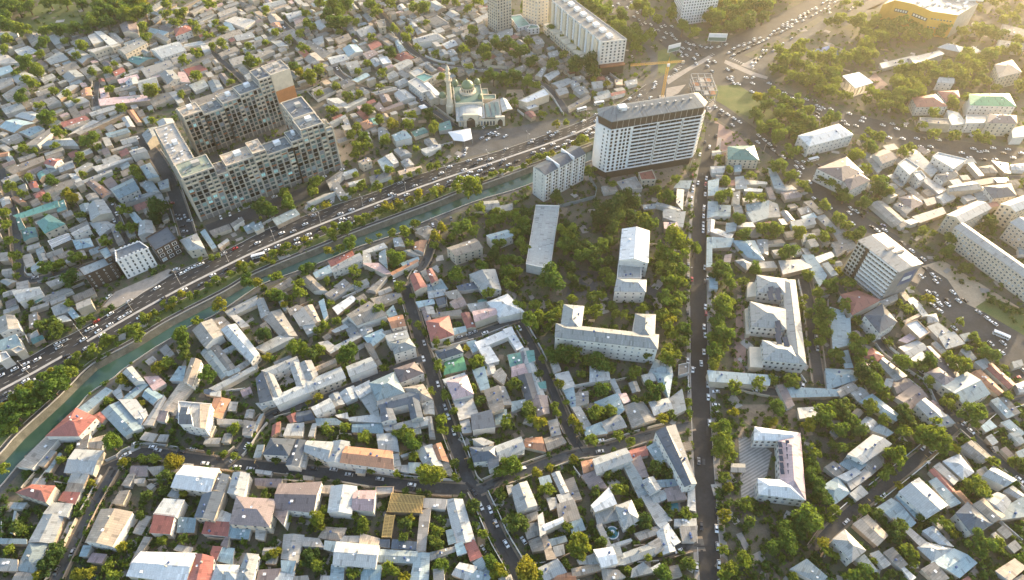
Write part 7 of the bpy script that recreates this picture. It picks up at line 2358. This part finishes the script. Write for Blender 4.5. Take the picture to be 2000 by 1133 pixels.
add_cars(1000,0,"1415,350 1470,360 1515,370 1555,370 1610,365 1670,345 1330,375 1315,405 1320,435 1360,430 1420,455 1435,495 1530,475 1580,480 1525,515 1560,555 1680,540 1720,540 1680,610 1715,600 1710,620 1730,650 1765,655 1825,605 1880,605 1875,650 1870,715 1080,760 1115,640 1120,660 1105,685 1275,545 1265,550 1220,600 655,890 290,1030 350,1030 150,1110 785,50 775,90 870,90 890,115 990,155 1035,180 1010,190 1105,230 1140,235 1155,145 1190,200 1245,205 1250,280 1275,305 1185,295 1110,290 1160,320 935,440 300,260 830,30 950,130")
add_cars(500,0,"1790,1060 1760,1075 1810,1085 1825,1040 1850,1060 1885,1050 1785,1085 1860,1035 1780,990 1890,995 1945,1060", 40)
def jam(path, lanes, f0, f1, gap=6.4, drop=.12, lane_w=2.7):
    d = [0]
    for i in range(1, len(path)): d.append(d[-1]+(path[i]-path[i-1]).length)
    for ln in lanes:
        s = d[-1]*f0+random.uniform(0, 3)
        while s < d[-1]*f1:
            i = 1
            while i < len(path)-1 and d[i] < s: i += 1
            a, b = path[i-1], path[i]; t = (b-a).normalized(); f = (s-d[i-1])/max(d[i]-d[i-1], 1e-6)
            if random.random() > drop:
                p = a.lerp(b, f)+Vector((-t.y, t.x, 0))*(ln*lane_w); p.z = 0; CARS.append((p, math.atan2(t.y, t.x), 99, 0))
            s += gap+random.uniform(0, 1.8)
jam(ROADS[1], (-.8, .3, 1.2), .775, .935, 6.4, .2)
jam(smooth([P(1420,108), P(1470,84), P(1520,60), P(1600,18), P(1640,-8)]), (-1.6,-.6,.5,1.5), .02, .95, 6.8, .18)
jam(smooth([P(1466,132), P(1480,115), P(1497,96)]), (-.5,.6), 0, 1, 6.2, .05)
jam(smooth([P(1384,206), P(1420,228), P(1470,262), P(1520,302)]), (.9,), .05, .9, 6.3, .1)
def sprinkle(path, offs, gap, chance, margin=.02):
    d = 0
    for i in range(len(path)-1):
        a, b = path[i], path[i+1]; L = (b-a).length; s = 0
        if L < .5: continue
        t = (b-a)/L
        while s < L:
            if random.random() < chance:
                p = a+t*s+Vector((-t.y, t.x, 0))*random.choice(offs); p.z = 0; q = proj(p)
                if -20 < q[0] < 2020 and -10 < q[1] < 1150:
                    dd, h, ri = heading(p); CARS.append((p, math.atan2(t.y, t.x)+random.uniform(-.03,.03), ri, dd))
            s += gap
sprinkle(ROADS[0], (-4.5,-1.5,1.5,4.5), 12, .55); sprinkle(ROADS[1], (-1.5, 1.5), 10, .55)
sprinkle(st, (-4.3, 4.3), 11, .25)
for r_ in ROADS[3:3+len(LANES)]: sprinkle(r_, (-1.7, 1.7), 16, .16)
sprinkle(ROADS[-1], (-6,-3,3,6), 10, .55); sprinkle(ROADS[-2], (-8,-4,0,4,8), 9, .6); sprinkle(ROADS[-5], (-7,-3,0,3,7), 9, .6)
# thin out overlaps
keep = []
for c in CARS:
    if all((c[0]-k[0]).length > 3.2 for k in keep): keep.append(c)
CARS = keep
CARS.sort(key=lambda c: -pxm(c[0])+(.2 if c[2] == 99 else 0))
PAL = ['white']*56+['silver']*18+['black']*16+['grey']*6+['blue']*2+['red']*2
def where(c):
    p, h, ri, d = c
    if ri == 99: return 'in the traffic jam'
    x, y = proj(p)
    if d > 9: return 'parked off the road'
    if ri in (0, 1): return 'on the boulevard'
    if ri == 2: return 'on the straight street'
    if ri >= 3+len(LANES): return ['on the north road','on the north-east road','on the east slip road','on the curving east road','on the avenue'][ri-3-len(LANES)]
    return 'in a lane of the old town'
def put_car(c, k):
    col = random.choice(PAL); body, gl = CM[col]
    o = bpy.data.objects.new('car', body); p = c[0]; o.location = (p.x, p.y, .14); o.rotation_euler.z = c[1]
    link(o); wh = where(c); tag(o, f"{col} saloon car {wh} near the {min(LANDMARKS, key=lambda l: (l[1]-p).length)[0]}", 'car', 'cars '+wh)
    g = bpy.data.objects.new('window', gl); link(g, o)
for k, c in enumerate(CARS[:300]): put_car(c, k)
rest = CARS[300:]
if rest:
    m = MB(); mats = ['car_white','car_silver','car_black','car_glass','tyre_rubber']
    for c in rest:
        col = random.choice((0,0,0,0,1,2)); t = Matrix.Translation((c[0].x, c[0].y, .14)) @ Matrix.Rotation(c[1], 4, 'Z')
        for src, mi in ((CM['white'][0], col), (CM['white'][1], 3)):
            i = len(m.v); m.v += [tuple(t @ v.co) for v in src.vertices]
            for pl in src.polygons:
                m.f.append(tuple(i+v for v in pl.vertices)); m.m.append(4 if (src is CM['white'][0] and pl.material_index == 1) else mi); m.uv.append(None)
    o = m.obj('distant_cars', mats); tag(o, 'rest of the cars queuing on the far roads', 'cars', None, 'stuff')
for (x, y, an), lb in zip(((1170,202,18),(1136,214,25),(1588,312,20),(1955,655,-35),(505,500,22)), ('white minibus on the boulevard kerb by the far shops','small white bus at the boulevard stop','white bus turning by the corner mansion','white bus with green front on the avenue','white bus in the boulevard service lane')):
    p = P(x, y, 1.2); o = bpy.data.objects.new('bus', BUSM[0]); o.location = (p.x, p.y, .14); o.rotation_euler.z = math.radians(an); link(o); tag(o, lb, 'bus')
    g = bpy.data.objects.new('window', BUSM[1]); link(g, o)

# ------------------------------------------------------------------ lamp posts
m = MB(); m.tube((0,0,0),(0,0,11),.16,.09,8); LPOLE = m.mesh('pole', ['kerb_concrete'])
m = MB(); m.tube((0,0,10.8),(2.2,0,11.6),.07,.05,6); m.tube((0,0,10.8),(-2.2,0,11.6),.07,.05,6); LARM = m.mesh('arm', ['kerb_concrete'])
m = MB(); m.box((-.35,-.16,-.08),(.35,.16,.08)); LHEAD = m.mesh('lamp_head', ['white_paint'])
LB = [(59,732),(165,660),(260,608),(353,556),(447,512),(537,471),(627,436),(710,407),(793,377),(872,350),(953,319),(1031,282),(1093,262),(1145,240),(1198,205),(1246,198)]
for x, y in LB:
    b = P(x, y); h = heading(b)[1]+math.pi/2
    r_ = bpy.data.objects.new('street_lamp', None); r_.location = (b.x, b.y, .1); r_.rotation_euler.z = h; link(r_)
    tag(r_, 'tall two-armed street lamp on the boulevard median', 'street lamp', 'boulevard lamps')
    link(bpy.data.objects.new('pole', LPOLE), r_); link(bpy.data.objects.new('arm', LARM), r_)
    for s in (-1, 1):
        o = bpy.data.objects.new('lamp_head', LHEAD); o.location = (s*2.4, 0, 11.6); link(o, r_)
LB2 = [(1347,330),(1396,420),(1340,540),(1392,640),(1400,880),(1345,735),(1862,640),(1945,700),(1790,560),(1735,440),(1690,395),(1875,270),(1490,300)]
m = MB(); m.tube((0,0,0),(0,0,9),.14,.08,8); P9 = m.mesh('pole', ['kerb_concrete'])
m = MB(); m.tube((0,0,8.8),(1.8,0,9.3),.06,.05,6); A9 = m.mesh('arm', ['kerb_concrete'])
for x, y in LB2:
    b = P(x, y); d, h, ri = heading(b)
    r_ = bpy.data.objects.new('street_lamp', None); r_.location = b; r_.rotation_euler.z = h+math.pi/2; link(r_)
    tag(r_, 'single-armed street lamp at the kerb of the ' + ('straight street' if ri == 2 else 'avenue'), 'street lamp', 'kerbside lamps')
    link(bpy.data.objects.new('pole', P9), r_); link(bpy.data.objects.new('arm', A9), r_)
    o = bpy.data.objects.new('lamp_head', LHEAD); o.location = (2.0, 0, 9.3); link(o, r_)
# utility poles of the lanes
m = MB(); m.tube((0,0,0),(0,0,8.5),.14,.09,7); UP = m.mesh('pole', ['trunk_bark'])
m = MB(); m.box((-.9,-.06,7.6),(.9,.06,7.75)); UA = m.mesh('crossarm', ['timber'])
for x, y in ((500,911),(612,785),(703,752),(715,924),(880,800),(905,905),(960,1030),(180,975),(150,1050),(1075,750),(1120,862),(1680,985),(1790,900),(1010,620),(845,670),(820,640),(795,520),(1850,800),(330,880),(420,895)):
    b = P(x+6, y+4); r_ = bpy.data.objects.new('utility_pole', None); r_.location = b; r_.rotation_euler.z = heading(b)[1]+math.pi/2; link(r_)
    tag(r_, 'thin timber utility pole in the lane near the '+min(LANDMARKS, key=lambda l: (l[1]-b).length)[0], 'utility pole', 'lane poles')
    link(bpy.data.objects.new('pole', UP), r_); link(bpy.data.objects.new('crossarm', UA), r_)

# ------------------------------------------------------------------ plastered boundary walls along the lanes
random.seed(14)
def near(p): return min(LANDMARKS, key=lambda l: (l[1]-p).length)[0]
for i, (c, wd, mt) in enumerate(LANES):
    ctr = smooth([P(*q) for q in c], 6)
    for side in (-1, 1):
        ln = offset(ctr, side*(wd/2+1.6)); run = []
        for k in range(len(ln)):
            p = ln[k]; free = not occupied(p.x, p.y, .3) and (not run or not any(occupied(run[-1].lerp(p, f).x, run[-1].lerp(p, f).y, .2) for f in (.25,.5,.75)))
            if free: run.append(p)
            if (not free or k == len(ln)-1 or random.random() < .10) and run:
                if len(run) > 2 and (run[-1]-run[0]).length > 5:
                    h = random.uniform(1.8, 2.6); m = MB(); o0 = run[0].copy(); l_ = offset(run, .16); r_ = offset(run, -.16)
                    for q in range(len(run)-1):
                        A_, B_, C_, D_ = [v-o0 for v in (l_[q], l_[q+1], r_[q+1], r_[q])]
                        m.poly([(v.x, v.y, h) for v in (D_, C_, B_, A_)])
                        m.poly([(A_.x,A_.y,0),(A_.x,A_.y,h),(B_.x,B_.y,h),(B_.x,B_.y,0)]); m.poly([(D_.x,D_.y,0),(C_.x,C_.y,0),(C_.x,C_.y,h),(D_.x,D_.y,h)])
                    o = m.obj('boundary_wall', WALLM[random.randrange(4)]); o.location = o0
                    tag(o, 'low plastered lane wall near the '+near(o0), 'wall', 'lane walls', 'thing')
                run = []
# yard walls running off the houses
for wings in HS:
    for code, form, e, pts in wings[:1]:
        if random.random() < .55:
            k = random.randrange(4); a = pts[k]; d = (pts[k]-pts[(k+1) % 4]); d.z = 0; d.normalize(); L = random.uniform(6, 14); b = a+d*L; a = a+d*.4
            if any(occupied(a.lerp(b, f).x, a.lerp(b, f).y, .1) for f in (.1,.4,.7,1)): continue
            n_ = Vector((-d.y, d.x, 0))*.15; a = Vector((a.x, a.y, 0)); b = Vector((b.x, b.y, 0))
            m = MB(); m.prism([((v-a).x, (v-a).y) for v in ccw([a-n_, b-n_, b+n_, a+n_])], 0, random.uniform(1.7, 2.4), 0)
            o = m.obj('yard_wall', WALLM[random.randrange(4)]); o.location = a; tag(o, 'plastered yard wall running off a house near the '+near(a), 'wall', 'yard walls', 'thing')

WL = {}
for o in COL.objects:
    if o.get('category') == 'wall':
        lm, lp = min(LANDMARKS, key=lambda l: (l[1]-o.location).length); WL.setdefault((o.name.split('.')[0], lm), []).append(((lp-o.location).length, o))
for (nm, lm), lst in WL.items():
    lst.sort(key=lambda q: q[0])
    for k, (d, o) in enumerate(lst): o['label'] = f"low plastered {nm.replace('_', ' ')}" + (f" near the {lm}" if len(lst) == 1 else f", {ORD[min(k, 29)]} from the {lm}")
# ------------------------------------------------------------------ the hazy air
def haze():
    m = MB(); m.box((-1850,-650,-6),(1850,2650,338)); o = m.obj('haze', 'concrete'); o.data.materials.clear()
    mt = bpy.data.materials.new('haze_air'); mt.use_nodes = True; t = mt.node_tree; t.nodes.clear()
    v = t.nodes.new('ShaderNodeVolumePrincipled'); out = t.nodes.new('ShaderNodeOutputMaterial'); t.links.new(v.outputs[0], out.inputs['Volume'])
    v.inputs['Color'].default_value = (1.0, .93, .74, 1); v.inputs['Density'].default_value = .00010; v.inputs['Anisotropy'].default_value = .70
    o.data.materials.append(mt); o['kind'] = 'stuff'; tag(o, 'thin golden evening haze over the whole town', 'haze')
haze()
